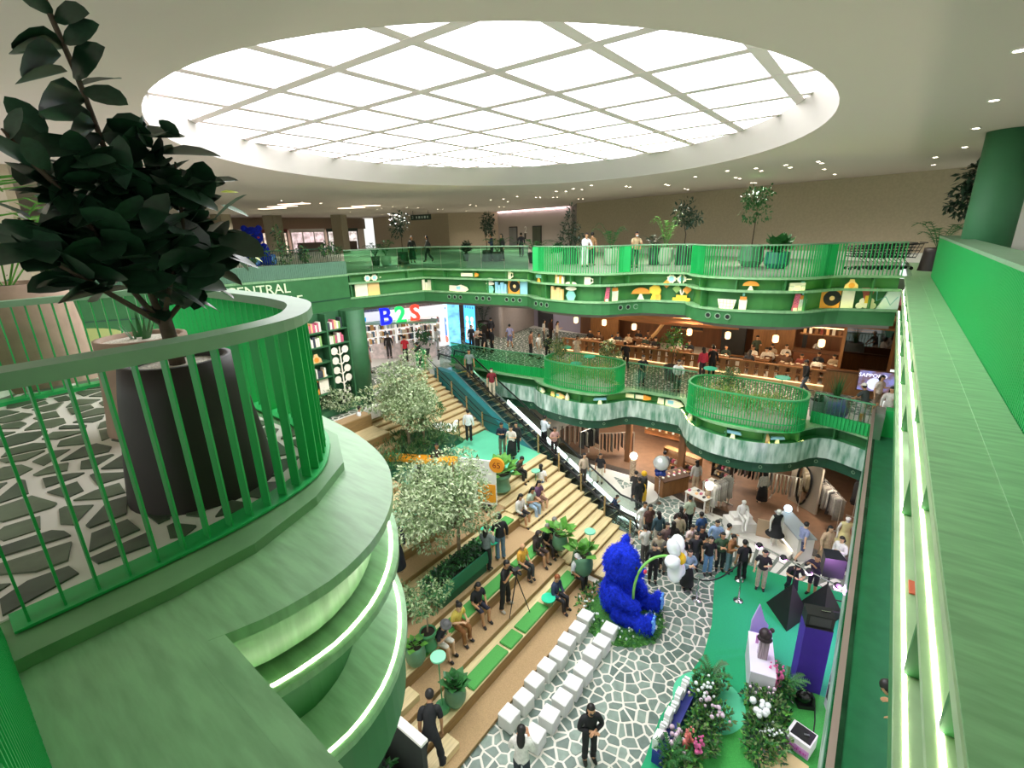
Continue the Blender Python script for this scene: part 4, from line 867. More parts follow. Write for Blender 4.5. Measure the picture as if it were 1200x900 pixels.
for px, lab, h, w, sd in (((-13.94, 22.50, -5.90), 'feathery shrub at the left end of the left oval bed', 1.9, .8, 51), ((-11.63, 23.96, -5.90), 'feathery shrub at the right end of the left oval bed', 1.9, .75, 52), ((-4.96, 22.70, -5.90), 'feathery olive shrub in the right oval bed', 1.5, .7, 53)):
    o = thing('shrub', lab, 'plant', (px[0], px[1], Z1 + .2)); MB().tube([(0, 0, 0), (.05, 0, h * .5), (0, .05, h)], [.03, .02, .01], 5).build('stem', BARK, o)
    leaf_cloud('foliage', LEAFP3, blobs((0, 0, h * .62), w, 9, sd, h * .38), 1100, .12, o, sd, mats=[LEAFP3, LEAFM, GR2])
for px, h, lab in (((-13.61, 22.71, -5.90), 1.35, 'mint disc lamp between the shrubs of the left oval bed, left one'), ((-11.81, 22.12, -5.90), 1.2, 'mint disc lamp in the middle of the left oval bed'), ((-12.24, 21.48, -5.90), .9, 'low mint disc lamp at the front of the left oval bed'), ((-5.81, 22.72, -5.90), 1.3, 'mint disc lamp left of the olive shrub in the right oval bed'), ((-2.77, 22.32, -5.90), 1.45, 'mint disc lamp standing alone on the right of the right oval bed')): disc_lamp((px[0], px[1], Z1 + .2), h, lab, False, .3, MINTM)
potted('young bright leafy tree in a dark green pot on the middle gallery', (-8.38, 24.87, -6.00), ('cone', 'dark', .4, .8), 'tree', 2.0, .75, LEAFB, 420, .17)
potted('grey pot with low dark plant at the right of the right oval bed', (-1.41, 23.04, -6.00), ('cone', 'grey', .33, .75), 'bush', .35, .28, LEAFD, 130)
potted('larger grey pot with spiky leaves beside the low grey pot', (-0.80, 23.21, -6.00), ('vase', 'grey', .45, .95), 'spike', 1.2, .7, LEAFM, 260)
potted('tall plant in a black pot against the lilac wall of the middle floor', (-24.09, 27.85, -6.00), ('taper', 'black', .5, 1.3), 'palm', 1.8, .9, LEAFD)
potted('leafy shrub at the corner of the balustrade by the escalator top', (-23.67, 21.29, -6.00), ('cone', 'dark', .4, .6), 'bush', 1.2, .8, LEAFM, 400, .2)
potted('small plant beside the advertising light box on the middle floor', (-22.92, 25.52, -6.00), ('cone', 'grey', .3, .7), 'palm', .8, .6, LEAFM)

# ---------------------------------------------------------------- furry bears
def voxel(mb, size, name, m, parent):
    me = mb.mesh('tmp', m); o = bpy.data.objects.new('tmp', me); COL.objects.link(o)
    md = o.modifiers.new('r', 'REMESH'); md.mode = 'VOXEL'; md.voxel_size = size; md.use_smooth_shade = True
    sm = o.modifiers.new('s', 'SMOOTH'); sm.iterations = 2
    dg = bpy.context.evaluated_depsgraph_get(); dg.update(); out = bpy.data.meshes.new_from_object(o.evaluated_get(dg)); out.name = name
    if not out.materials: out.materials.append(m)
    bpy.data.objects.remove(o); return link(name, out, parent)
FUR = mat('blue_fur', '#1830c4', 0.9, noise=(9, .35), bump=(26, 1.0), spec=.2); BPAD = mat('paw_pad', '#6fb2ff', .7)
FURH = mat('blue_fur_strand', '#1f3cd8', .9, noise=(4, .3), spec=.1)
def bear(o, fur=2600):
    mb = MB(); mb.ball((0, 0, .85), (.64, .72, .85), 18, 12); mb.ball((0, 0, 1.4), (.46, .54, .5), 16, 10); mb.ball((.12, 0, 2.3), (.68, .72, .7), 18, 12); mb.ball((.76, 0, 2.12), (.26, .3, .24), 12, 8)
    B = [(0, 0, .95, .76, .84, .98), (0, 0, 1.55, .58, .65, .62), (.1, 0, 2.3, .63, .66, .65)]
    for s in (-1, 1):
        mb.ball((.08, s * .56, 2.88), (.16, .26, .26), 10, 8)
        for k in range(6): t = k / 5; mb.ball((.1 + .75 * t, s * (.72 + .1 * math.sin(t * 3) - .25 * t), 1.5 - .55 * t), .27 - .04 * t, 10, 7)
        for k in range(5): t = k / 4; mb.ball((.3 + 1.0 * t, s * (.5 + .14 * t), .38), .36 - .05 * t, 12, 8)
        mb.ball((1.42, s * .66, .5), (.2, .31, .46), 12, 8); B += [(.5, s * .68, 1.2, .4, .26, .3), (.8, s * .56, .38, .6, .38, .38), (1.42, s * .66, .5, .2, .33, .48)]
    b = voxel(mb, .06, 'body', FUR, o)
    n = MB(); n.ball((1.02, 0, 2.2), (.07, .1, .08), 10, 7); n.build('nose', mat('bear_nose', '#d8404f', .4), b)
    for s in (-1, 1):
        e = MB(); e.ball((.76, s * .26, 2.45), .06, 8, 6); e.build('eye', BLACK, b)
        p = smb(); p.ball((1.60, s * .66, .48), (.06, .2, .3), 14, 9); p.build('paw_pad', BPAD, b)
        for k in (-1, 0, 1): p = smb(); p.ball((1.58, s * .66 + .14 * k, .84 - .03 * abs(k)), (.05, .06, .07), 8, 6); p.build('toe_pad', BPAD, b)
    r = np.random.default_rng(77); me = b.data; nv = len(me.vertices); co = np.empty(nv * 3); me.vertices.foreach_get('co', co); co = co.reshape(-1, 3); no = np.empty(nv * 3); me.vertices.foreach_get('normal', no); no = no.reshape(-1, 3)
    k = r.integers(0, nv, fur * 5); c = co[k] + r.normal(size=(len(k), 3)) * .03; d = no[k] + r.normal(size=(len(k), 3)) * .45 + np.array([0, 0, -.5]); s = np.cross(d, r.normal(size=(len(k), 3))); s /= np.linalg.norm(s, axis=1)[:, None]
    v = np.stack([c - s * .012, c + s * .012, c + d * .05], 1).reshape(-1, 3); q = bpy.data.meshes.new('fur'); q.from_pydata(v.tolist(), [], np.arange(len(v)).reshape(-1, 3).tolist()); q.materials.append(FURH); link('fur', q, o, kind='stuff')
bp = (-5.57, 12.82, -10.80)
bo = thing('bear_sculpture', 'giant seated bear of shaggy blue fur on the plaza holding a daisy stem', 'sculpture', (bp[0], bp[1], ZG + .03), math.radians(-52.4 + 60)); bear(bo)
bo.scale = (.88,) * 3
o = thing('bear_sculpture', 'smaller blue furry bear sitting on the upper floor behind the far left planter', 'sculpture', (-34.27, 16.42, 0.00), math.radians(-52.4 + 50)); bear(o, 500); o.scale = (.85,) * 3
PETAL = mat('petal_white', '#eef1f4', .35); YEL = mat('flower_yellow', '#f2c21c', .45); STEM = mat('stem_green', '#7cc05a', .5)
fd = Vector((bp[0], bp[1], ZG)); rt_ = Vector((math.cos(math.radians(37.6)), math.sin(math.radians(37.6)), 0)); toc = Vector((math.cos(math.radians(-52.4)), math.sin(math.radians(-52.4)), 0))
o = thing('daisy', 'giant daisy of white balloon petals on a curved green stem held by the blue bear', 'flower', tuple(fd + Vector((0, 0, .03))))
P0 = toc * .75 + rt_ * .35 + Vector((0, 0, 1.15)); C = rt_ * 1.75 + toc * .45 + Vector((0, 0, 2.45)); pts = [P0, P0.lerp(C, .18) + Vector((0, 0, .75)) - rt_ * .3, P0.lerp(C, .5) + Vector((0, 0, .85)) - rt_ * .1, C]
cv = [(1 - t) ** 3 * pts[0] + 3 * t * (1 - t) ** 2 * (pts[1] + Vector((0, 0, .25))) + 3 * t * t * (1 - t) * (pts[2] + Vector((0, 0, .25))) + t ** 3 * pts[3] for t in [k / 12 for k in range(13)]]
smb().tube(cv, .045, 8).build('stem', STEM, o)
nrm = (rt_ * .8 + toc * .5 + Vector((0, 0, .2))).normalized(); ua = nrm.cross(Vector((0, 0, 1))).normalized(); ub = ua.cross(nrm)
for k in range(6):
    a = 2 * PI * k / 6 + .3; d = ua * math.cos(a) + ub * math.sin(a); c = C + d * .42
    M = Matrix.Translation(c) @ d.to_track_quat('X', 'Z').to_matrix().to_4x4(); mb = smb(); mb.M = M; mb.ball((0, 0, 0), (.36, .24, .2), 12, 8); mb.build('petal', PETAL, o)
mb = smb(); mb.ball(C + nrm * .12, .2, 12, 8); mb.build('flower_centre', YEL, o)
o = thing('grass_mound', 'green grass patch with small white flowers round the foot of the blue bear', 'plant', (fd.x + .15, fd.y - .1, ZG)); mb = MB(); mb.lathe([(1.5, 0), (1.35, .1), (.001, .14)], seg=26, caps=False, sx=1.0, sy=.9); mb.build('turf', mat('turf', '#3f7a34', .95, noise=(20, .3)), o)
leaf_cloud('blades', LEAFM, [(1.25 * math.cos(a / 3), 1.1 * math.sin(a / 3), .15, .3, .3, .18) for a in range(19)], 1500, .14, o, 61, droop=-.5, mats=[LEAFM, LEAFB])
mb = MB()
for k in range(60): a = random.uniform(0, 6.28); rr = random.uniform(.9, 1.45); mb.ball((rr * math.cos(a), rr * .9 * math.sin(a), random.uniform(.18, .4)), .04, 6, 4)
mb.build('flowers', PETAL, o, kind='stuff')

# ---------------------------------------------------------------- escalator
EB, ET = Vector((-6.7, 17.62, ZG)), Vector((-20.4, 20.15, Z1)); eu = (EB - ET); eu.z = 0; EL = eu.length; eu.normalize(); ev = Vector((-eu.y, eu.x, 0)); ean = math.atan2(eu.y, eu.x)
es = thing('escalator', 'escalator with black steps and lit white skirting between the middle and ground floors', 'escalator', tuple(ET), ean)
TEAL = mat('teal_panel', '#1f6f72', .45, noise=(2, .06)); TREAD = mat('step_black', '#1b1b1b', .45); NOSE = mat('step_edge', '#b9a77a', .5); HAND = mat('handrail_black', '#111311', .35); SKL = mat('skirt_light', '#ffffff', emit=6)
flat = 1.5; ns = 24; go = (EL - 2 * flat) / ns; dz = (Z1 - ZG) / ns
def ez(x): return 0 if x < flat else (ZG - Z1 if x > EL - flat else -(x - flat) / (EL - 2 * flat) * (Z1 - ZG))
sm = MB(); sm.box((go / 2, 0, -dz / 2), (go, .98, dz)); sm.cur = 1; sm.box((go - .02, 0, .004), (.035, .98, .008)); sme = sm.mesh('step', [TREAD, NOSE])
for k in range(ns): link('step', sme, es, (flat + go * k, 0, -dz * k))
MB().box((flat / 2, 0, -.04), (flat, .98, .08)).build('landing_plate', STEEL, es); MB().box((EL - flat / 2, 0, ZG - Z1 + .03), (flat, .98, .06)).build('landing_plate', STEEL, es)
MB().box((flat - .1, 0, .005), (.12, .9, .01)).build('comb', mat('comb_yellow', '#d8b020', .5), es)
for s, nm in ((1, 'far'), (-1, 'near')):
    xs = [0, flat, EL - flat, EL]; lo = [(x, ez(x)) for x in xs]
    y0, y1 = sorted((s * .5, s * .62)); m = MB(); q = [(x, z + .16) for x, z in lo] + [(x, z - .75) for x, z in lo[::-1]]; m.extr(q, y0, y1); m.build('skirt', mat('skirt_metal', '#9aa2a0', .3, metal=.6), es)
    g = MB(); g.extr([(x, z + .16) for x, z in lo] + [(x, z + .95) for x, z in lo[::-1]], s * .57 - .006, s * .57 + .006); g.build('balustrade', GLASSC, es)
    hp = [(-.15, s * .57, .6)] + [(x, s * .57, z + 1.0) for x, z in lo] + [(EL + .2, s * .57, ZG - Z1 + .55)]; smb().tube(hp, .045, 8).build('handrail', HAND, es)
xs = [flat + .5 * k for k in range(int((EL - flat) / .5))]; m = MB(); segs = [(flat + 3.2, flat + 6.0), (flat + 6.15, flat + 7.6), (flat + 7.75, flat + 9.2), (flat + 9.35, EL - .3)]
for a, b in segs:
    n_ = 6; pts = [a + (b - a) * k / n_ for k in range(n_ + 1)]; m = MB()
    m.extr([(x, ez(x) + .2) for x in pts] + [(x, ez(x) + .30) for x in pts[::-1]], .60, .66); m.build('skirt_light', SKL, es)
m = MB(); pts = [0, flat, EL * .62]; m.extr([(x, ez(x) + .18) for x in pts] + [(x, ez(x) - .9) for x in pts[::-1]], -1.0, -.63); m.build('side_panel', TEAL, es)
m = MB(); pts = [0, flat, EL - flat, EL]; m.extr([(x, ez(x) - .74) for x in pts] + [(x, ez(x) - 1.1) for x in pts[::-1]], -.6, .6); m.build('truss', DKGREEN, es)
# stair handrails
hr = thing('stair_handrail', 'black double handrail on wooden posts along the stairs beside the escalator', 'handrail'); mb = MB(); W2 = mat('post_wood', '#a98f5e', .6)
def stz(x): return ZG + 2.4 * (SX0 - x) / (SX0 - SXL) if x > SXL else (ZG + 2.4 if x > SX1 else min(Z1, ZG + 2.4 + 2.4 * (SX1 - x) / (SX1 - SX2)))
for k, x in enumerate([-6.8, -8.1, -9.4, -10.7, -12.0, -14, -16.1, -17.4, -18.7, -20, -21.2]): MB().box((x, border(x) - .06, stz(x) + .5), (.06, .06, 1.0)).build('post', W2, hr)
for h in (.95, .6): MB().tube([(x, border(x) - .06, stz(x) + h) for x in (-6.5, -6.8, -12, -16, -21.2)], .022, 6).build('rail', HAND, hr)
o = thing('green_panel', 'bright green ribbed panel at the top left of the escalator', 'panel', (-21.9, 19.35, Z1), math.radians(-20)); MB().box((0, 0, .62), (1.5, .1, 1.24)).build('board', RIB, o); MB().box((0, 0, 1.27), (1.54, .14, .06)).build('cap', CAPG, o)

# ---------------------------------------------------------------- stage on the green carpet
PURP = mat('purple_fabric', '#3b1f93', .7, noise=(3, .06)); LYC = mat('black_lycra', '#131414', .6); PLW = mat('plinth_white', '#d9d3df', .5)
c = Vector((0.06, 13.06, -10.77)); o = thing('purple_tower', 'tall purple cloth covered tower with a black loudspeaker on top', 'stand', (c.x, c.y + .3, ZG + .03), math.radians(18)); MB().box((0, 0, 1.1), (.66, .5, 2.2)).build('cloth_cover', PURP, o); MB().box((0, 0, 2.215), (.66, .5, .03)).build('top_board', BLACK, o)
o = thing('loudspeaker', 'black loudspeaker box lying on the purple tower', 'speaker', (c.x, c.y + .3, ZG + 2.265), math.radians(18)); MB().box((0, 0, .19), (.66, .42, .36)).build('cabinet', BLACK, o); MB().box((0, -.215, .19), (.5, .012, .26)).build('grille', DGREY, o); MB().box((.15, 0, .39), (.22, .03, .03)).build('handle', STEEL, o)
for px, lab in (((-0.78, 15.92, -10.77), 'black cloth pyramid over a tripod stand, left one on the carpet'), ((0.14, 16.58, -10.77), 'black cloth pyramid over a speaker stand, right one on the carpet')):
    o = thing('covered_stand', lab, 'stand', px, math.radians(20)); h = 1.35; mb = MB(); b = [mb.pt((.75 * math.cos(a), .75 * math.sin(a), 0)) for a in (.3, 2.4, 4.5)]; t = mb.pt((0, 0, h)); mb.face(b[::-1])
    for k in range(3): mb.face((b[k], b[(k + 1) % 3], t))
    mb.build('cover', LYC, o); MB().tube([(0, 0, h - .1), (0, 0, 2.0)], .025, 6).build('pole', BLACK, o)
o = thing('loudspeaker', 'black loudspeaker on the right cloth covered stand', 'speaker', tuple(Vector((0.14, 16.58, -10.77)) + Vector((0, 0, 1.75))), math.radians(20)); mb = MB(); mb.prism([(-.3, -.25), (.3, -.25), (.22, .3), (-.22, .3)], 0, .7); mb.build('cabinet', mat('speaker_body', '#1d1a26', .5), o)
lp = Vector((-0.78, 15.92, -10.77)); o = thing('light_bar', 'metal bar of four glowing purple stage lamps on the left cloth stand', 'stage light', tuple(lp + Vector((0, 0, 2.02))), math.radians(0)); PG = mat('par_glow', '#ff9cff', emit=14)
la, lb = Vector((-1.35, .55, .0)), Vector((1.35, -.35, .0)); MB().tube([la, lb], .025, 6).build('bar', STEEL, o)
for k in range(4):
    q = la.lerp(lb, .06 + .29 * k); mb = smb(); mb.M = Matrix.Translation(q) @ Matrix.Rotation(math.radians(-125), 4, 'X'); mb.lathe([(.05, -.16), (.1, -.1), (.11, .08)], seg=14); mb.build('lamp_can', BLACK, o)
    mb = MB(); mb.M = Matrix.Translation(q + Vector((0, -.09, .0))) @ Matrix.Rotation(math.radians(90), 4, 'X'); mb.lathe([(.1, 0), (.09, .02)], seg=14); mb.build('lens', PG, o)
PT = bpy.data.lights.new('stage_glow', 'POINT'); PT.energy = 160; PT.color = (.8, .35, 1); PT.shadow_soft_size = .15; link('stage_glow', PT, None, tuple(lp + Vector((1.3, -.5, 2.1))))
pc = Vector((-1.06, 12.61, -10.77)); o = thing('display_plinth', 'white display plinth on the mint disc of the stage', 'plinth', (pc.x, pc.y + .15, ZG + .055), math.radians(14)); MB().box((0, 0, .45), (.62, 1.5, .9)).build('body', PLW, o); MB().box((0, 0, .915), (.64, 1.52, .03)).build('top', mat('plinth_top', '#e3dcec', .4), o)
an = math.radians(14); ux = Vector((math.cos(an), math.sin(an), 0)); uy = Vector((-ux.y, ux.x, 0)); top = Vector((pc.x, pc.y + .15, ZG + .99))
o = thing('bust', 'dark round head figure on a clear fluted stand upon the white plinth', 'figure', tuple(top - uy * .1), an); MB().box((0, 0, .3), (.24, .24, .6)).build('stand', mat('fluted_clear', '#8f7f86', .2, noise=(9, .4), stretch=(8, 8, .2)), o); mb = smb(); mb.ball((0, 0, .78), .17, 12, 9); mb.ball((0, .0, .62), (.2, .15, .1), 12, 8); mb.ball((.16, .12, .86), .07, 8, 6); mb.build('head', mat('bust_dark', '#2b1b22', .5, noise=(12, .4)), o)
o = thing('sign_stand', 'small pink sign standing behind the dark head figure on the plinth', 'sign', tuple(top + uy * .35), an); MB().box((0, 0, .14), (.3, .04, .28)).build('board', mat('pink_board', '#d79ad6', .5), o)
o = thing('side_board', 'tall translucent lilac board standing behind the white plinth', 'board', tuple(top + uy * 1.1 - Vector((0, 0, .93))), an + .6); mb = MB(); mb.extr([(-.3, 0), (.3, 0), (.3, .9), (.15, 1.1), (-.1, 1.75), (-.3, 1.2)], -.02, .02); mb.build('board', mat('lilac_board', '#b9a6e0', .4), o)
o = thing('moving_head_light', 'black moving head spotlight on the grass at the foot of the purple tower', 'stage light', (0.14, 12.62, -10.76), .5); MB().box((0, 0, .06), (.4, .3, .12)).build('base', BLACK, o); mb = smb(); mb.ball((-.05, 0, .32), (.2, .17, .2), 12, 8); mb.build('head', mat('gloss_black', '#0c0c0d', .25), o); MB().box((.17, 0, .22), (.05, .2, .3)).build('yoke', BLACK, o)
o = thing('speaker_box', 'small white box with pink lettering front and black top on the grass', 'box', (0.21, 11.30, -10.75), math.radians(-14)); MB().box((0, 0, .21), (.56, .5, .42)).build('body', mat('box_white', '#ece6ee', .5), o); MB().box((.02, .02, .425), (.46, .4, .012)).build('black_top', BLACK, o); MB().box((0, -.254, .14), (.56, .01, .24)).build('pink_panel', mat('pink_panel', '#e2a0e6', .5), o); MB().box((.1, 0, .46), (.12, .05, .06), .6).build('clasp', STEEL, o)
text('lettering', 'YouFest', mat('magenta', '#cf2bb8', .5), .15, o, (0, -.262, .14), (PI / 2, 0, 0), .003)
o = thing('wooden_board', 'plain pale wooden board on the floor at the bottom right', 'board', (-0.08, 10.45, -10.70), math.radians(-12)); MB().box((0, 0, .05), (.95, .8, .1)).build('board_top', mat('ply', '#d8bd90', .6, noise=(3, .06)), o)
o = thing('monitor_tower', 'slim white tower of black screens at the right edge of the stage', 'stand', (0.76, 12.78, -10.77), math.radians(20)); MB().box((0, 0, 1.0), (.22, .5, 2.0)).build('tower_case', PLW, o)
for k in range(3): MB().box((-.115, 0, .55 + .55 * k), (.012, .4, .45)).build('screen', BLACK, o)
o = thing('metal_frame', 'low black metal frame stand at the far right corner of the carpet', 'frame', (0.65, 16.77, -10.77), .3)
for p, q in (((-.4, -.3, .5), (.4, -.3, .5)), ((-.4, .3, .5), (.4, .3, .5)), ((-.4, -.3, 0), (-.4, -.3, .5)), ((.4, -.3, 0), (.4, -.3, .5)), ((-.4, .3, 0), (-.4, .3, .5)), ((.4, .3, 0), (.4, .3, .5)), ((-.4, -.3, .5), (-.4, .3, .5)), ((.4, -.3, .5), (.4, .3, .5))): MB().tube([p, q], .025, 5).build('bar', BLACK, o)
ra = Vector((-2.28, 15.73, -10.77)); rb = Vector((-4.37, 16.15, -10.80))
for q, lab in ((ra, 'chrome queue post on the green carpet with black rope'), (Vector((-2.51, 16.85, -10.77)), 'chrome queue post behind the man in black on the carpet edge'), (rb, 'chrome queue post before the crowd on the stone floor'), (Vector((-3.49, 14.95, -10.80)), 'chrome queue post in front of the person in denim jacket')):
    o = thing('queue_post', lab, 'post', tuple(q), 0, 'chrome queue posts'); mb = smb(); mb.lathe([(.17, 0), (.16, .03), (.03, .06), (.025, .92), (.04, .94), (.03, 1.0)], seg=16); mb.build('post', STEEL, o)
def rope(a, b, lab):
    a = Vector(a) + Vector((0, 0, .88)); b = Vector(b) + Vector((0, 0, .88)); o = thing('queue_rope', lab, 'rope'); smb().tube([a.lerp(b, k / 10) - Vector((0, 0, .35 * (1 - (k / 5 - 1) ** 2))) for k in range(11)], .028, 6).build('rope', BLACK, o)
rope(ra, (-2.51, 16.85, -10.77), 'black rope hanging between the two posts on the carpet'); rope((-2.51, 16.85, -10.77), (-3.49, 14.95, -10.80), 'black rope from the carpet edge toward the stone floor'); rope((-3.49, 14.95, -10.80), rb, 'black rope in front of the waiting crowd')
# block letter sign
a, b = Vector((-2.58, 8.78, -10.77)), Vector((-2.51, 10.96, -10.77)); d = (b - a); an = math.atan2(d.y, d.x); L = d.length
o = thing('block_letter_sign', 'long dark blue sign base on the carpet carrying white block letters', 'sign', tuple((a + b) / 2), an); MB().box((0, -.06, .2), (L + .1, .3, .4)).build('base', mat('navy_base', '#28308c', .5), o)
for k in range(9):
    x = -L / 2 + L * (k + .5) / 9; h = .42 if k in (3, 6, 8) else .34; mb = MB()
    mb.box((-.1, 0, h / 2), (.07, .14, h)); mb.box((.1, 0, h / 2), (.07, .14, h * (.6 + .4 * (k % 2)))); mb.box((0, 0, h * (.5 if k % 3 else .93)), (.22, .14, .07)); 
    if k % 2: mb.box((0, 0, .04), (.22, .14, .07))
    mb.build('block_letter', mat('letter_white', '#eef0ee', .4), o, loc=(x, .05, .4))
# flower beds
FL = {'white': PETAL, 'pink': mat('petal_pink', '#e36aa6', .6, noise=(9, .2)), 'lilac': mat('petal_lilac', '#d9bfd2', .6), 'coral': mat('petal_coral', '#e7837c', .6)}
def flower_bed(label, pts, seed):
    o = thing('flower_bed', label, 'plant', (0, 0, ZG)); r = random.Random(seed); P = [Vector(p) - Vector((0, 0, ZG)) for p in pts]
    leaf_cloud('foliage', LEAFM, [(p.x + r.uniform(-.15, .15), p.y + r.uniform(-.1, .1), .24 + r.uniform(0, .2), .36, .34, .3) for p in P for _ in range(4)], 430 * len(P), .14, o, seed, droop=-.3, mats=[LEAFM, LEAFB, LEAFD, LEAFP3])
    return o, P
def blooms(o, c, col, n, spread, zr, rad, seed, spike=False):
    r = random.Random(seed); mb = smb()
    for k in range(n):
        x, y = r.gauss(0, spread), r.gauss(0, spread); z = r.uniform(*zr)
        if spike:
            for q in range(9): mb.ball((c.x + x * .4 + r.uniform(-.04, .04), c.y + y * .4 + r.uniform(-.04, .04), zr[0] + (zr[1] - zr[0]) * q / 8), rad * (1.3 - q / 9), 6, 4)
        else: mb.ball((c.x + x, c.y + y, z), rad * r.uniform(.7, 1.2), 7, 5)
    mb.build('blossoms', FL[col], o, kind='stuff')
o, P = flower_bed('left flower bed with white and lilac blooms and fern on the stage carpet', [(-2.09, 11.58, -10.50), (-2.05, 10.96, -10.50), (-1.74, 10.64, -10.50), (-1.84, 10.23, -10.50), (-1.79, 9.77, -10.50), (-2.00, 9.31, -10.50), (-2.05, 8.85, -10.50)], 71)
blooms(o, P[1] + Vector((-.1, 0, 0)), 'white', 16, .16, (.55, .8), .05, 1); blooms(o, P[2], 'lilac', 18, .18, (.5, .75), .05, 2); blooms(o, P[5] + Vector((-.25, 0, 0)), 'lilac', 14, .14, (.5, .7), .06, 3); blooms(o, P[5] + Vector((0.05, 0, 0)), 'coral', 3, .2, (.5, 1.1), .05, 4, True); blooms(o, P[5] + Vector((.25, .0, 0)), 'pink', 2, .1, (.5, 1.0), .05, 5, True)
mb = MB(); fronds(mb, (P[0].x, P[0].y, .5), 9, .55, .3, 5); fronds(mb, (P[6].x - .2, P[6].y - .1, .4), 9, .5, .4, 6); mb.build('fern_fronds', LEAFM, o, kind='stuff')
o, P = flower_bed('right flower bed with white ball blooms and pink spikes on the stage carpet', [(-0.59, 12.50, -10.50), (-0.82, 11.86, -10.50), (-0.48, 11.64, -10.50), (-0.60, 11.07, -10.50), (-0.37, 10.86, -10.50), (-0.53, 10.38, -10.50)], 72)
blooms(o, P[3] + Vector((-.2, .1, 0)), 'white', 9, .13, (.65, .85), .085, 6); blooms(o, P[0] + Vector((-.05, -.05, 0)), 'pink', 4, .22, (.5, 1.15), .06, 7, True); blooms(o, P[1], 'lilac', 14, .2, (.5, .75), .045, 8); blooms(o, P[4], 'white', 26, .18, (.45, .65), .03, 9)
mb = MB(); fronds(mb, (P[0].x + .25, P[0].y + .15, .45), 11, .6, .3, 7); mb.build('fern_fronds', LEAFM, o, kind='stuff')
for path, lab in (([(-1.05, 13.22, -10.74), (-0.58, 13.10, -10.74), (-0.25, 12.96, -10.74)], 'black cable from the plinth across the grass mat'), ([(0.36, 12.95, -10.74), (0.44, 12.25, -10.74), (0.45, 11.78, -10.74)], 'black cable beside the small white box')):
    o = thing('cable', lab, 'cable'); smb().tube(path, .015, 5).build('cable_run', BLACK, o)

# ---------------------------------------------------------------- printed cut-out ornaments on the lit shelves
ORG = mat('cut_orange', '#e8973c', .5); ORG2 = mat('cut_pale_orange', '#f1c58a', .5); CRM = mat('cut_cream', '#efe8d6', .5); TEALC = mat('cut_teal', '#7fc4bd', .5); PNK = mat('cut_pink', '#c9607a', .5, noise=(40, .5)); YLW = mat('cut_yellow', '#eac23f', .5); LGR = mat('cut_green', '#8fb76a', .5); BLU = mat('cut_blue', '#8cc4dd', .5); CHK = mat('cut_grid', '#d9dfd2', .5, noise=(45, .3))
def disc(mb, x, z, r, y0=-.015, y1=.015, n=14, sx=1): mb.extr([(x + r * sx * math.cos(2 * PI * k / n), z + r * math.sin(2 * PI * k / n)) for k in range(n)], y0, y1)
def rect(mb, x0, x1, z0, z1, y0=-.015, y1=.015): mb.extr([(x0, z0), (x1, z0), (x1, z1), (x0, z1)], y0, y1)
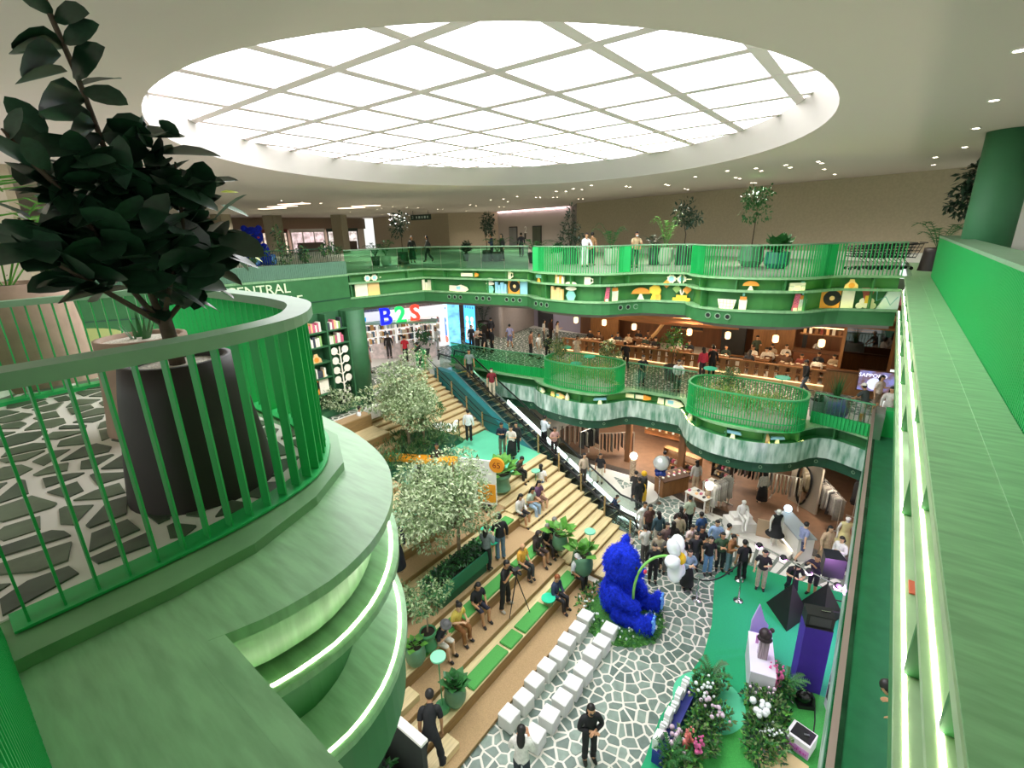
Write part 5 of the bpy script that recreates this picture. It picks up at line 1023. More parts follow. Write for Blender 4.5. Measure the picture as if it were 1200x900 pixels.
def ornament(kind, loc, rz, label, h=.42, c=None):
    names = {'books': 'book_stack', 'mug': 'mug', 'mushroom': 'mushroom_ornament', 'vase': 'vase', 'bottle': 'bottle', 'tall': 'tall_book', 'bowl': 'bowl', 'camera': 'camera', 'glasses': 'spectacles', 'diamond': 'plant_ornament', 'dog': 'dog_ornament', 'gourd': 'gourd', 'record': 'record_sleeve', 'heart': 'flower_ornament', 'pencil': 'pencil', 'open': 'open_book', 'fan': 'round_ornament', 'pipes': 'funnel_ornament', 'envelope': 'paper_ornament', 'cone': 'cone_ornament', 'hand': 'hand_ornament', 'parasol': 'parasol_ornament', 'plate': 'patterned_plate'}
    o = thing(names[kind], label, {'books': 'books', 'tall': 'book', 'open': 'book', 'mug': 'mug', 'vase': 'vase', 'bottle': 'bottle', 'bowl': 'bowl', 'camera': 'camera'}.get(kind, 'ornament'), loc, rz)
    s = h / .42 * (1.28 if abs(loc[2] + 1.24) < .02 else 1.08); B = lambda: MB()
    def done(mb, nm, m): 
        mb.v = [(a * s, b, q * s) for a, b, q in mb.v]; return mb.build(nm, m, o)
    if kind == 'books':
        x = -.22
        for k in range(4): w = (.1, .08, .12, .1)[k]; hh = (.4, .3, .38, .33)[k]; mb = B(); rect(mb, x, x + w, 0, hh, -.06, .06); done(mb, 'book', c or (ORG2, CRM, ORG, CRM)[k]); x += w + .012
    elif kind == 'mug':
        mb = B(); rect(mb, -.16, .1, 0, .32, -.02, .02); done(mb, 'cup', c or CRM); mb = MB(); mb.tube([(.1, 0, .26), (.19, 0, .24), (.2, 0, .12), (.1, 0, .07)], .03, 6); done(mb, 'handle', CRM)
    elif kind == 'mushroom':
        mb = B(); mb.extr([(.3 * math.cos(a * PI / 10), .2 + .2 * math.sin(a * PI / 10)) for a in range(11)], -.02, .02); done(mb, 'cap', ORG); mb = B(); mb.extr([(-.12, 0), (.12, 0), (.03, .2), (-.03, .2)], -.02, .02); done(mb, 'foot', CRM)
    elif kind == 'vase':
        mb = B(); mb.extr([(-.08, 0), (.08, 0), (.15, .14), (.08, .26), (-.08, .26), (-.15, .14)], -.02, .02); done(mb, 'body', c or TEALC)
        for k, w in enumerate((.17, .2)): mb = B(); disc(mb, 0, .33 + .13 * k, .055, sx=3); done(mb, 'bloom', CRM)
    elif kind == 'bottle': mb = B(); mb.extr([(-.1, 0), (.1, 0), (.11, .3), (.05, .4), (-.05, .4), (-.11, .3)], -.02, .02); done(mb, 'body', c or CHK); mb = B(); rect(mb, -.09, .09, .3, .4, -.024, .024); done(mb, 'neck', ORG); mb = B(); rect(mb, -.03, .03, .41, .5); done(mb, 'cap', TEALC)
    elif kind == 'tall': mb = B(); mb.extr([(-.09, 0), (.05, 0), (.1, .5), (-.03, .5)], -.04, .04); done(mb, 'cover', c or PNK); mb = B(); rect(mb, -.06, .04, .0, .1, -.043, .043); done(mb, 'label_band', CRM)
    elif kind == 'bowl':
        mb = B(); mb.extr([(-.2, 0), (.2, 0), (.27, .3), (-.27, .3)], -.02, .02); done(mb, 'body', CRM)
        mb = B(); [rect(mb, -.2 + .1 * k, -.19 + .1 * k, .02, .29, -.023, .023) for k in range(5)]; [rect(mb, -.22, .22, .08 + .1 * k, .088 + .1 * k, -.023, .023) for k in range(2)]; done(mb, 'grid', LGR)
    elif kind == 'camera': mb = B(); rect(mb, -.3, .3, 0, .2, -.03, .03); done(mb, 'body', CHK); mb = B(); rect(mb, -.3, .3, .22, .33, -.03, .03); done(mb, 'top', CRM); mb = B(); disc(mb, 0, .14, .13, -.05, .05); done(mb, 'lens', CRM); mb = B(); rect(mb, .14, .26, .33, .38); done(mb, 'flash', TEALC)
    elif kind == 'glasses':
        for x in (-.22, .2): mb = B(); mb.extr([((.2 if q % 2 else .16) * math.cos(PI * q / 8) + x, .2 + (.2 if q % 2 else .16) * math.sin(PI * q / 8)) for q in range(16)], -.015, .015); done(mb, 'lens', CRM); mb = B(); disc(mb, x, .2, .11, -.02, .02); done(mb, 'glass', BLU)
        mb = B(); rect(mb, -.04, .04, .18, .23); rect(mb, .38, .6, .18, .22); done(mb, 'frame', CRM)
    elif kind == 'diamond':
        mb = B(); rect(mb, -.25, .25, 0, .1, -.04, .04); rect(mb, -.15, .15, .1, .18, -.04, .04); done(mb, 'block_base', YLW)
        for x, z, m in ((-.45, .5, ORG), (-.15, .36, LGR), (.15, .34, ORG), (.45, .46, LGR)):
            mb = B(); mb.extr([(x - .13, z), (x, z - .13), (x + .13, z), (x, z + .13)], -.015, .015); done(mb, 'block_leaf', m); mb = MB(); mb.tube([(0, 0, .15), (x * .3, 0, z + .02), (x * .8, 0, z)], .015, 5); done(mb, 'stalk', CRM)
    elif kind == 'dog': mb = B(); mb.extr([(-.13, 0), (.17, 0), (.13, .15), (.17, .3), (.1, .42), (-.05, .44), (-.17, .36), (-.16, .22), (-.07, .18)], -.03, .03); done(mb, 'figure', YLW); mb = B(); rect(mb, .02, .17, .0, .16, -.034, .034); done(mb, 'patch', ORG)
    elif kind == 'gourd': mb = B(); mb.extr([(-.22, 0), (.22, 0), (.2, .14), (.09, .24), (.06, .34), (-.06, .34), (-.09, .24), (-.2, .14)], -.03, .03); done(mb, 'body', ORG2); mb = B(); disc(mb, 0, .12, .1, -.034, .034); done(mb, 'patch', ORG)
    elif kind == 'record': mb = B(); rect(mb, -.4, .05, 0, .5); done(mb, 'sleeve', ORG); mb = B(); rect(mb, .08, .36, 0, .5); done(mb, 'second_sleeve', c or BLU); mb = B(); disc(mb, -.14, .26, .2, -.022, .022, 20); done(mb, 'record', BLACK); mb = B(); disc(mb, -.14, .26, .06, -.026, .026); done(mb, 'label', ORG2)
    elif kind == 'heart': mb = B(); [disc(mb, x, .3, .1) for x in (-.13, 0, .13)]; done(mb, 'petals', TEALC); mb = B(); mb.extr([(-.14, 0), (.14, 0), (.04, .22), (-.04, .22)], -.02, .02); done(mb, 'foot', ORG)
    elif kind == 'pencil': mb = B(); rect(mb, -.5, .2, .1, .26, -.04, .04); done(mb, 'shaft', CRM); mb = B(); mb.extr([(.2, .06), (.5, .12), (.5, .24), (.2, .3)], -.04, .04); done(mb, 'end', ORG)
    elif kind == 'open': mb = B(); rect(mb, -.45, -.01, 0, .5); done(mb, 'left_page', CRM); mb = B(); rect(mb, .01, .42, 0, .5); done(mb, 'right_page', ORG2)
    elif kind == 'fan': mb = B(); disc(mb, 0, .32, .2); done(mb, 'disc', c or ORG); mb = MB(); mb.tube([(0, 0, 0), (0, 0, .14)], .02, 5); done(mb, 'stem', CRM)
    elif kind == 'pipes': mb = B(); mb.extr([(-.05, .2), (.05, .2), (.16, .55), (-.16, .55)], -.02, .02); done(mb, 'funnel', mat('cut_red', '#b5574c', .5)); mb = B(); rect(mb, -.05, .05, .15, .35, -.024, .024); done(mb, 'tube_part', YLW); mb = B(); [disc(mb, x, z, .085) for x, z in ((-.15, .08), (0, .1), (.15, .08), (-.08, .2), (.09, .2))]; done(mb, 'cloud_base', CRM)
    elif kind == 'envelope': mb = B(); mb.extr([(-.25, 0), (.2, 0), (.2, .48), (-.05, .48)], -.03, .03); done(mb, 'paper', mat('cut_pale_blue', '#d4e4e0', .5)); mb = MB(); mb.tube([(-.3, 0, .5), (-.27, 0, .2), (-.1, -.04, .3), (.02, -.04, .1), (.15, -.04, .3)], .012, 5); done(mb, 'string', TEALC); mb = B(); rect(mb, .22, .3, .1, .4, -.04, .04); done(mb, 'pink_tube', PNK)
    elif kind == 'cone': mb = smb(); mb.lathe([(.13, 0), (.12, .2), (.03, .4)], seg=12); done(mb, 'body', c or ORG2)
    elif kind == 'hand': mb = B(); mb.extr([(-.5, .05), (.3, 0), (.5, .1), (.42, .22), (.1, .32), (-.1, .26), (-.48, .28)], -.05, .05); done(mb, 'figure', c or CRM); mb = B(); rect(mb, -.1, .12, .1, .25, -.054, .054); done(mb, 'pale_patch', BLU)
    elif kind == 'parasol': mb = B(); mb.extr([(-.32, .2), (.32, .2), (.26, .32), (-.26, .32)], -.06, .06); done(mb, 'canopy', BLU); mb = B(); mb.extr([(-.1, 0), (.1, 0), (.05, .2), (-.05, .2)], -.04, .04); done(mb, 'foot', CRM)
    elif kind == 'plate': mb = B(); disc(mb, 0, .2, .2, -.015, .015, 22); done(mb, 'disc', mat('zebra', '#e3e2d6', .4, noise=(14, .5), col2='#6d6f5c', stretch=(1, 1, 3)))
    return o
def on_shelf(kind, loc, label, **k):
    p = min(range(len(F2p) - 1), key=lambda i: (F2p[i] - Vector(loc[:2])).length); t = (F2p[p + 1] - F2p[max(0, p - 1)]).normalized(); n = Vector((-t.y, t.x))
    d = (Vector(loc[:2]) - F2p[p]).dot(n); L = Vector(loc[:2]) + n * (.2 - d); ornament(kind, (L.x, L.y, loc[2] + .002), math.atan2(t.y, t.x), label, **k)
R1, R2 = -.5, -1.24
for kind, loc, lab, kw in (('heart', (-13.07, 19.97, -0.50), 'teal flower ornament on an orange foot at the left tip of the upper left bay', dict(h=.36)), ('books', (-11.86, 19.94, -0.50), 'row of orange and cream books on the upper shelf of the left bay', dict(h=.4)), ('mug', (-10.69, 20.44, -0.50), 'cream mug cut-out on the upper shelf of the left bay', {}),
    ('glasses', (-7.39, 22.26, -0.50), 'big cream spectacles ornament on the upper shelf between the bays', dict(h=.4)), ('books', (-12.02, 19.38, -1.24), 'block of cream and yellow books on the lower shelf of the left bay', dict(c=ORG2, h=.5)), ('vase', (-11.31, 19.43, -1.24), 'teal vase with stacked cream discs on the lower shelf of the left bay', dict(h=.55)), ('tall', (-9.87, 19.85, -1.24), 'leaning pink patterned book on the lower shelf of the left bay', {}), ('bottle', (-9.56, 20.01, -1.24), 'patterned bottle with orange neck on the lower shelf of the left bay', dict(h=.5)),
    ('mushroom', (-8.74, 21.04, -1.24), 'orange mushroom on white foot on the lower shelf between the bays', dict(h=.45)), ('dog', (-8.07, 21.07, -1.24), 'yellow sitting dog ornament on the lower shelf between the bays', dict(h=.5)), ('diamond', (-6.97, 21.33, -1.24), 'plant ornament of orange and green diamonds on yellow blocks', dict(h=.48)),
    ('mushroom', (-4.14, 20.86, -0.50), 'orange mushroom on white foot on the upper shelf of the right bay', dict(h=.36)), ('camera', (-2.80, 21.02, -0.50), 'cream camera cut-out on the upper shelf of the right bay', dict(h=.36)), ('bowl', (-4.78, 19.83, -1.24), 'cream bowl with a grid pattern on the lower shelf of the right bay', {}), ('bottle', (-4.18, 19.92, -1.24), 'hexagonal cream vase bottle on the lower shelf of the right bay', dict(c=CRM, h=.42)), ('tall', (-2.29, 20.28, -1.24), 'leaning red patterned book on the lower shelf of the right bay', {}), ('bottle', (-2.00, 20.43, -1.24), 'patterned bottle with orange neck on the lower shelf of the right bay', dict(h=.48)),
    ('gourd', (-1.14, 22.64, -0.50), 'pale orange gourd on the upper shelf near the right end', dict(h=.4)), ('record', (-1.08, 21.47, -1.24), 'orange and cream record sleeve on the lower shelf near the right end', dict(c=CRM, h=.48)), ('pipes', (-0.14, 21.66, -1.24), 'red and yellow funnel ornament on a cream cloud near the right end', dict(h=.46)), ('envelope', (0.57, 21.83, -1.24), 'pale paper ornament with a thin string at the right end of the shelf', dict(h=.5)),
    ('glasses', (-23.04, 16.57, -0.50), 'orange and white spectacles ornament at the far left of the upper shelf', dict(h=.36)), ('pencil', (-22.59, 17.80, -0.50), 'long orange pencil ornament on the far left upper shelf', dict(h=.4)), ('mug', (-22.19, 19.28, -0.50), 'small cream mug by the corner of the upper shelf', {}), ('mug', (-20.77, 20.52, -0.50), 'cream cup just right of the shelf corner', {}), ('gourd', (-20.30, 20.70, -0.50), 'small orange gourd right of the shelf corner', {}), ('pencil', (-17.92, 20.73, -0.50), 'white pencil with an orange end on the upper shelf', dict(h=.42)), ('mug', (-15.55, 20.95, -0.50), 'cream mug near the right end of the left gallery shelf', dict(h=.5)),
    ('open', (-22.23, 16.09, -1.24), 'open cream book at the far left of the lower shelf', dict(h=.5)), ('diamond', (-22.39, 17.66, -1.24), 'orange flower lamp ornament on the far left lower shelf', dict(h=.45)), ('fan', (-23.58, 19.71, -1.24), 'round orange ornament on a stem on the far left lower shelf', dict(h=.5)), ('fan', (-23.44, 20.18, -1.24), 'round pale green ornament on a stem beside the orange one', dict(c=LGR, h=.45)), ('books', (-21.45, 20.10, -1.24), 'row of cream books right of the shelf corner', dict(c=CRM, h=.5)), ('vase', (-20.40, 20.12, -1.24), 'pale vase with discs right of the cream books', dict(c=CRM, h=.5)), ('tall', (-19.88, 20.17, -1.24), 'orange block book right of the pale vase', dict(c=ORG, h=.5)), ('pipes', (-19.22, 20.30, -1.24), 'red funnel on a cream base on the left gallery shelf', {}), ('hand', (-18.62, 20.31, -1.24), 'cream hand ornament on the left gallery shelf', dict(h=.4)), ('vase', (-16.63, 20.57, -1.24), 'teal vase of cream blooms on the left gallery shelf', dict(h=.5)), ('books', (-15.96, 20.56, -1.24), 'leaning blue and cream books on the left gallery shelf', dict(c=BLU, h=.5)), ('record', (-14.95, 20.57, -1.24), 'orange record sleeve with black record on the left gallery shelf', dict(h=.5))):
    on_shelf(kind, loc, lab, **kw)
for kind, loc, lab, h, c in (('hand', (-12.81, 21.04, -6.60), 'gold and white figures in the niche of the left middle bay', .36, ORG2), ('cone', (-12.03, 21.05, -6.60), 'curved white ornament in the niche of the left middle bay', .36, CRM), ('parasol', (-10.85, 21.19, -6.60), 'pale blue parasol ornament in the niche of the left middle bay', .42, None), ('pencil', (-9.10, 22.33, -6.60), 'white pencil with orange end in the niche between the middle bays', .5, None), ('hand', (-7.44, 22.37, -6.60), 'large cream hand ornament in the niche between the middle bays', .5, None), ('cone', (-6.05, 21.03, -6.60), 'white bulb ornament at the left tip of the right middle bay', .4, CRM), ('parasol', (-4.05, 20.63, -6.60), 'teal parasol ornament in the niche of the right middle bay', .4, None), ('cone', (-2.92, 20.76, -6.60), 'glowing orange cone in the niche of the right middle bay', .38, ORG2), ('parasol', (-2.52, 21.02, -6.60), 'blue bowl ornament beside the orange cone', .34, None), ('hand', (-13.93, 21.17, -6.60), 'white ornament at the left tip of the left middle bay', .3, None)):
    p = min(range(len(F1P) - 1), key=lambda i: (F1P[i] - Vector(loc[:2])).length); t = (F1P[p + 1] - F1P[max(0, p - 1)]).normalized(); L = F1P[p] + Vector((-t.y, t.x)) * .2; ornament(kind, (L.x, L.y, Z1 - .598), math.atan2(t.y, t.x), lab, h=h, c=c)
for kind, y, z, lab, h in (('plate', 2.75, R2, 'round zebra patterned plate standing on the right hand shelf near the camera', .36), ('envelope', 8.3, R2, 'pale paper ornament on the lower right hand shelf', .42), ('gourd', 10.2, R1, 'orange gourd on the upper right hand shelf', .36), ('books', 12.5, R2, 'orange and cream books on the lower right hand shelf', .42), ('diamond', 15.0, R2, 'diamond plant ornament on the lower right hand shelf', .42), ('bottle', 17.6, R2, 'patterned bottle far along the lower right hand shelf', .5), ('mushroom', 13.8, R1, 'orange mushroom on the upper right hand shelf', .36), ('vase', 19.8, R2, 'teal vase at the far end of the right hand shelf', .5)):
    ornament(kind, (.7, y, z + .002), -PI / 2, lab, h=h)
o = thing('red_card', 'small red square card lying on the right hand lower shelf', 'card', (.66, 4.95, R2 + .003)); MB().box((0, 0, .006), (.08, .2, .012)).build('card', mat('red_card', '#d86a4c', .6), o)

# ---------------------------------------------------------------- left bookcase, bookshop, posters
BK = mat('bookcase_green', '#2c5f3a', .55, noise=(2, .08)); bc = thing('bookcase', 'tall dark green wall bookcase left of the bookshop', 'bookcase', (-19.55, 8.2, Z1))
MB().box((-.3, 2.4, 2.3), (.08, 5.0, 4.6)).build('back_board', BK, bc); MB().box((0.05, 2.4, .15), (.8, 5.2, .3)).build('plinth', BK, bc)
smb().lathe([(.55, 0), (.55, 4.6)], (.0, 5.1, 0), 20).build('column', BK, bc)
for y in (0, 1.2, 2.4, 3.55, 4.6): MB().box((0, y, 2.45), (.6, .08, 4.3)).build('upright', BK, bc)
for i, y in enumerate((.6, 1.8, 2.98)):
    for z in (1.05, 1.8, 2.5, 3.2, 3.85): MB().box((0, y, z), (.56, 1.1, .06)).build('shelf', BK, bc)
MB().box((0, 4.08, 3.85), (.56, .98, .06)).build('shelf', BK, bc); MB().box((0, 4.08, 3.2), (.56, .98, .06)).build('shelf', BK, bc)
rb_ = random.Random(8); bcol = [CRM, ORG2, CRM, PNK, mat('cut_dark', '#39404a', .6), LGR]
for y0, y1, z, lab in ((2.55, 3.4, 3.88, 'cream row, top middle bookcase shelf'), (3.7, 4.5, 3.88, 'top right shelf of the bookcase'), (2.55, 3.4, 3.23, 'second middle shelf of the bookcase'), (3.7, 4.5, 3.23, 'second right shelf of the bookcase'), (2.6, 3.4, 1.83, 'fourth shelf of the bookcase'), (1.3, 2.2, 3.23, 'second left shelf of the bookcase'), (1.3, 2.2, 2.53, 'third left shelf of the bookcase')):
    y = y0; k = 0
    while y < y1 - .1:
        w = rb_.uniform(.07, .12); h = rb_.uniform(.3, .48); MBk = MB().box((0, 0, h / 2), (.3, w - .01, h)); MBk.build('book', rb_.choice(bcol), None, loc=(-19.5, 8.2 + y, Z1 + z), label=f'{nth(k)} book from the left in the ' + lab, cat='book', group=lab); y += w; k += 1
pa = thing('plant_cutout', 'white plant ornament with round leaves rising from a checkered pot in the bookcase', 'ornament', (-19.35, 12.28, Z1 + .35), PI / 2)
mb = MB(); rect(mb, -.03, .03, .7, 2.7); [mb.tube([(0, 0, .95 + .45 * k), (s * .22, 0, 1.1 + .45 * k)], .03, 5) for k in range(4) for s in (-1, 1)]; mb.build('stem', CRM, pa)
for k in range(4):
    for s in (-1, 1): mb = MB(); disc(mb, s * .28, 1.18 + .45 * k, .17, n=16); mb.build('round_leaf', CRM, pa)
mb = MB(); mb2 = MB()
for i in range(5):
    for j in range(4): rect(mb if (i + j) % 2 else mb2, -.3 + .12 * i, -.18 + .12 * i, .02 + .17 * j, .19 + .17 * j)
mb.build('white_checks', CRM, pa); mb2.build('dark_checks', BLACK, pa)
ornament('record', (-19.4, 10.95, Z1 + 1.09), PI / 2, 'black record in a white sleeve in the bookcase', h=.62, c=CRM); ornament('gourd', (-19.4, 11.1, Z1 + 2.53), PI / 2, 'glowing orange arch ornament on the third shelf of the bookcase', h=.45); ornament('mushroom', (-19.4, 9.9, Z1 + 3.9), PI / 2, 'pale mushroom ornament on the top shelf of the bookcase', h=.4)
# bookshop
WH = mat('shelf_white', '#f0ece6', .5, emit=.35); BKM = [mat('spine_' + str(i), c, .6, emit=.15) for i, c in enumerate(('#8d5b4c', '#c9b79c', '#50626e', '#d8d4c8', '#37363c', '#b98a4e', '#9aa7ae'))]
sh = thing('bookshop', 'brightly lit bookshop front with shelf wall under the colourful letters', 'shop', (-25.2, 21.6, Z1), math.radians(70))
MB().box((0, .6, 2.0), (7.6, .1, 4.0)).build('back_wall', mat('shop_bright', '#efe9ea', .6, emit=.5), sh); MB().box((0, .2, 3.55), (7.6, .3, .9)).build('fascia', mat('shop_fascia', '#a9a8ae', .5, noise=(3, .35), stretch=(4, 1, 1)), sh)
for z in (.5, .95, 1.4, 1.85, 2.3): MB().box((-.6, .3, z), (5.6, .5, .05)).build('shelf', WH, sh)
mb = MB(); 
for z in (.53, .98, 1.43, 1.88):
    x = -3.35
    while x < 2.1:
        w = rb_.uniform(.05, .16); h = rb_.uniform(.2, .36); mb.cur = rb_.randrange(7)
        if rb_.random() > .12: mb.box((x + w / 2, .22, z + h / 2), (w - .012, .3, h))
        x += w
mb.build('books', BKM, sh, kind='stuff'); MB().box((3.3, .1, 2.0), (.9, .1, 3.9)).build('blue_screen', mat('blue_screen', '#7cc8f0', .5, emit=.8, noise=(2, .3)), sh)
MB().box((-3.3, .1, 3.1), (.6, .06, .4)).build('red_sign', mat('red_panel', '#a8484c', .5, emit=.2), sh); MB().box((-3.2, .1, 2.65), (.55, .06, .25)).build('blue_sign', mat('blue_panel', '#27a5e0', .5, emit=.5), sh)
sg = thing('shop_sign', 'large glowing letters B2S in blue, green and red over the bookshop', 'sign', (-24.9, 20.5, Z1 + 2.75), math.radians(70))
for k, (ch, colr) in enumerate((('B', '#1420e8'), ('2', '#1fd060'), ('S', '#ff4030'))): text('letter', ch, mat('glow_' + ch, colr, .4, emit=1.1), 1.5, sg, (-1.0 + 1.0 * k, -.15, .05), (PI / 2, 0, 0), .08, bold=True)
ct = thing('bookshop_counter', 'curved pale green topped display counter with white posts in front of the bookshop', 'counter', (-25.17, 20.36, -6.00), math.radians(40)); MB().box((0, 0, .5), (5.0, .7, 1.0)).build('body', mat('counter_pink', '#d9c6c2', .6, noise=(4, .2)), ct); MB().box((0, 0, 2.35), (5.4, 1.1, .1)).build('canopy', mat('canopy_green', '#9cc7a8', .5), ct)
for x in (-2.4, -1.2, 0, 1.2, 2.4): MB().box((x, -.3, 1.65), (.12, .12, 1.3)).build('post', WH, ct)
LBX = [('advertising_panel', 'tall bright blue white light box poster, left of two on the greige wall', (-25.02, 24.58, -6.00), 'left'), ('advertising_panel', 'tall bright blue light box poster, right of two on the greige wall', (-23.32, 25.60, -6.00), 'right')]
for nm, lab, loc, side in LBX:
    o = thing(nm, lab, 'poster', loc, math.radians(-14 if side == 'left' else -14)); MB().box((0, 0, 1.95), (1.5, .16, 3.8)).build('case', DGREY, o); MB().box((0, -.085, 1.95), (1.42, .01, 3.72)).build('lit_face', mat('lightbox_' + side, '#bfe6ff' if side == 'left' else '#4fb4f0', .5, emit=1.0, noise=(.9, .12)), o)
    sk = mat('poster_figure', '#e8f4ff', .5, emit=1.0) ; bl = mat('poster_blue', '#3c6fd0', .5, emit=.8)
    for x in (-.3, .3):
        mb = MB(); disc(mb, x, 1.9, .2, -.095, -.09); mb.extr([(x - .24, .35), (x + .24, .35), (x + .2, 1.5), (x + .08, 1.7), (x - .08, 1.7), (x - .2, 1.5)], -.095, -.09); mb.build('printed_figure', sk if side == 'right' else bl, o)
    for k in range(4): mb = MB(); disc(mb, -.45 + .3 * k, 2.75, .09, -.095, -.09); mb.build('printed_spot', bl, o)
    mb = MB(); disc(mb, .42, .5, .26, -.1, -.096); mb.build('printed_red_spot', mat('poster_red', '#f0705c', .5, emit=.7), o)

# ---------------------------------------------------------------- restaurant of the middle floor
RW = mat('rest_wood', '#8e6238', .55, noise=(2, .15), stretch=(6, 1, 1)); RW2 = mat('rest_wood_dark', '#5f3d24', .6, noise=(2, .15)); TABW = mat('rest_table', '#7a5232', .5)
rf = thing('restaurant_fence', 'low wooden slat fence with lit base before the restaurant', 'fence', (-16.6, 27.1, Z1)); RL = 15.4
MB().box((RL / 2, .05, .12), (RL, .3, .24)).build('base', mat('fence_base', '#caa977', .5), rf); MB().box((RL / 2, -.12, .26), (RL, .04, .05)).build('light_strip', mat('warm_strip', '#ffd9a0', emit=1.2), rf); MB().box((RL / 2, .05, .97), (RL, .16, .08)).build('top_rail', RW, rf); MB().box((RL / 2, .05, .62), (RL, .1, .06)).build('middle_rail', RW, rf)
sl = MB().box((0, 0, .62), (.28, .07, .7)).mesh('slat', RW)
for k in range(int(RL / .48)): link('slat', sl, rf, (.2 + .48 * k, .05, 0))
LANT = mat('lantern_glow', '#ffc888', emit=2.2)
for k, q in enumerate(((-15.80, 27.60, -3.83), (-13.75, 27.60, -3.81), (-11.74, 27.60, -3.89), (-8.40, 27.60, -3.87), (-6.33, 27.60, -3.84), (-4.01, 27.60, -3.77), (-1.98, 27.60, -3.76))):
    o = thing('pendant_lantern', f"round paper lantern over the restaurant fence, {('leftmost', 'second from left', 'third from left', 'middle one', 'third from right', 'second from right', 'rightmost')[k]}", 'lamp', q, 0, 'paper lanterns'); mb = smb(); mb.lathe([(.08, -.19), (.14, -.15), (.15, 0), (.14, .15), (.08, .19)], seg=14); mb.build('shade', LANT, o); MB().tube([(0, 0, .2), (0, 0, -2.0 - q[2])], .01, 4).build('cord', BLACK, o); 
    lp_ = bpy.data.lights.new('lantern_light', 'POINT'); lp_.energy = 45; lp_.color = (1, .72, .42); lp_.shadow_soft_size = .25; link('lantern_light', lp_, o, (0, 0, -.35))
cn = thing('wooden_canopy', 'curved canopy of orange wooden slats hanging over the restaurant front', 'canopy', (-9.5, 24.9, -2.62))
OW = mat('orange_wood', '#d9844a', .5, noise=(2, .12), stretch=(.5, 6, 6))
for k in range(5):
    pts = V2(*[(-4.0 + 1.0 * i, -.5 * math.sin(i * PI / 8) + .3 * k) for i in range(9)]); strip(MB(), pts, offset(pts, .2), -.13 * k - .06, -.13 * k + .05).build('slat', OW, cn)
# interior pieces
for x0, x1, z0, z1, m, nm, lab in ((-16.8, -14.6, -5.9, -2.2, RW, 'wooden_screen', 'tall wooden screen wall at the left of the restaurant'), (-13.9, -12.0, -4.2, -2.6, RW2, 'wall_panel', 'dark wooden wall panel with grid at the back of the restaurant'), (-10.8, -8.8, -4.6, -3.0, BLACK, 'serving_window', 'wide dark serving window at the back of the restaurant'), (-7.6, -6.2, -5.9, -2.6, BLACK, 'dark_doorway', 'tall dark doorway at the back of the restaurant'), (-5.8, -3.6, -5.9, -2.2, RW, 'wooden_partition', 'plain brown wooden wall panel right of the dark doorway'), (-3.2, -3.0, -5.9, -2.2, BLACK, 'dark_slot', 'narrow dark slot beside the brown wall panel')):
    o = thing(nm, lab, 'panel', ((x0 + x1) / 2, 31.6, z0)); MB().box((0, 0, (z1 - z0) / 2), (x1 - x0, .2, z1 - z0)).build('panel_board', m, o); MB().box((0, -.12, z1 - z0 + .04), (x1 - x0 + .1, .1, .08)).build('top_trim', RW2, o); MB().box((0, -.14, .04), (x1 - x0 + .1, .1, .08)).build('bottom_trim', RW, o)
o = thing('arched_brace', 'curved pale wooden brace leaning beside the serving window', 'brace', (-10.9, 30.8, -5.4)); MB().tube([(-1.2, 0, 0), (-.7, 0, .5), (-.1, 0, 1.4), (.25, 0, 2.4)], .12, 6).build('brace_beam', mat('pale_wood', '#cfa875', .5), o)
k = 0
for x, y in ((-15.2, 28.6), (-13.2, 28.8), (-11.2, 28.5), (-9.2, 28.8), (-7.0, 28.4), (-5.0, 29.0), (-3.2, 28.5), (-4.2, 30.2), (-12.4, 30.2), (-1.8, 29.2)):
    k += 1; o = thing('dining_table', f"dark wooden dining table of the restaurant, {['first', 'second', 'third', 'fourth', 'fifth', 'sixth', 'seventh', 'back right', 'back left', 'rightmost'][k - 1]} along the fence from the left" if k not in (8, 9, 10) else f"dark wooden dining table, {['at the back right of the restaurant', 'at the back left of the restaurant', 'nearest the right glass room'][k - 8]}", 'table', (x, y, Z1), 0, 'restaurant tables')
    MB().box((0, 0, .73), (1.3, .75, .05)).build('table_top', TABW, o)
    for a in (-.55, .55):
        for b in (-.3, .3): MB().box((a, b, .35), (.06, .06, .7)).build('leg', RW2, o)
    for q in range(5):
        d_ = link('dish', smb().lathe([(.04, 0), (.11, .05), (.1, .055), (.03, .02)], seg=10, caps=False).mesh('dish', CRM), None, (x - .5 + .25 * q, y + random.uniform(-.25, .25), Z1 + .757), None, None, f'{nth(q)} white dish on the dark restaurant table {("at the left end", "second from left", "third from left", "fourth from left", "in the middle", "right of the middle", "before the kitchen", "at the back right", "at the back left", "by the glass room")[k - 1]}', 'dish', f'dishes on restaurant table {k}')
o = thing('kitchen_counter', 'wooden open kitchen counter with lit shelf at the right of the restaurant', 'counter', (-1.6, 30.6, Z1)); MB().box((0, 0, .55), (3.6, .8, 1.1)).build('counter_body', mat('counter_red_wood', '#7d4a2b', .5, noise=(2, .15)), o); MB().box((0, 0, 1.13), (3.8, .95, .06)).build('counter_top', RW2, o); MB().box((0, .4, 2.0), (3.4, .3, .06)).build('shelf', RW, o); MB().box((0, .35, 2.4), (3.2, .05, .06)).build('shelf_light', LANT, o)
for q in range(12): mb = MB().box((0, 0, .12 + .03 * (q % 3)), (.14, .14, .24 + .06 * (q % 3))); mb.build('jar', [ORG2, CRM, RW, mat('jar_red', '#8a3a28', .5)][q % 4], o, loc=(-1.5 + .27 * q, .4, 2.03))
o = thing('glass_room', 'dark glass fronted dining room with wood frame at the far right of the restaurant', 'room', (-.15, 29.2, Z1)); MB().box((0, 0, 1.75), (2.0, .06, 2.2)).build('dark_glass', glass('smoke_glass', '#6f6660', .15), o)
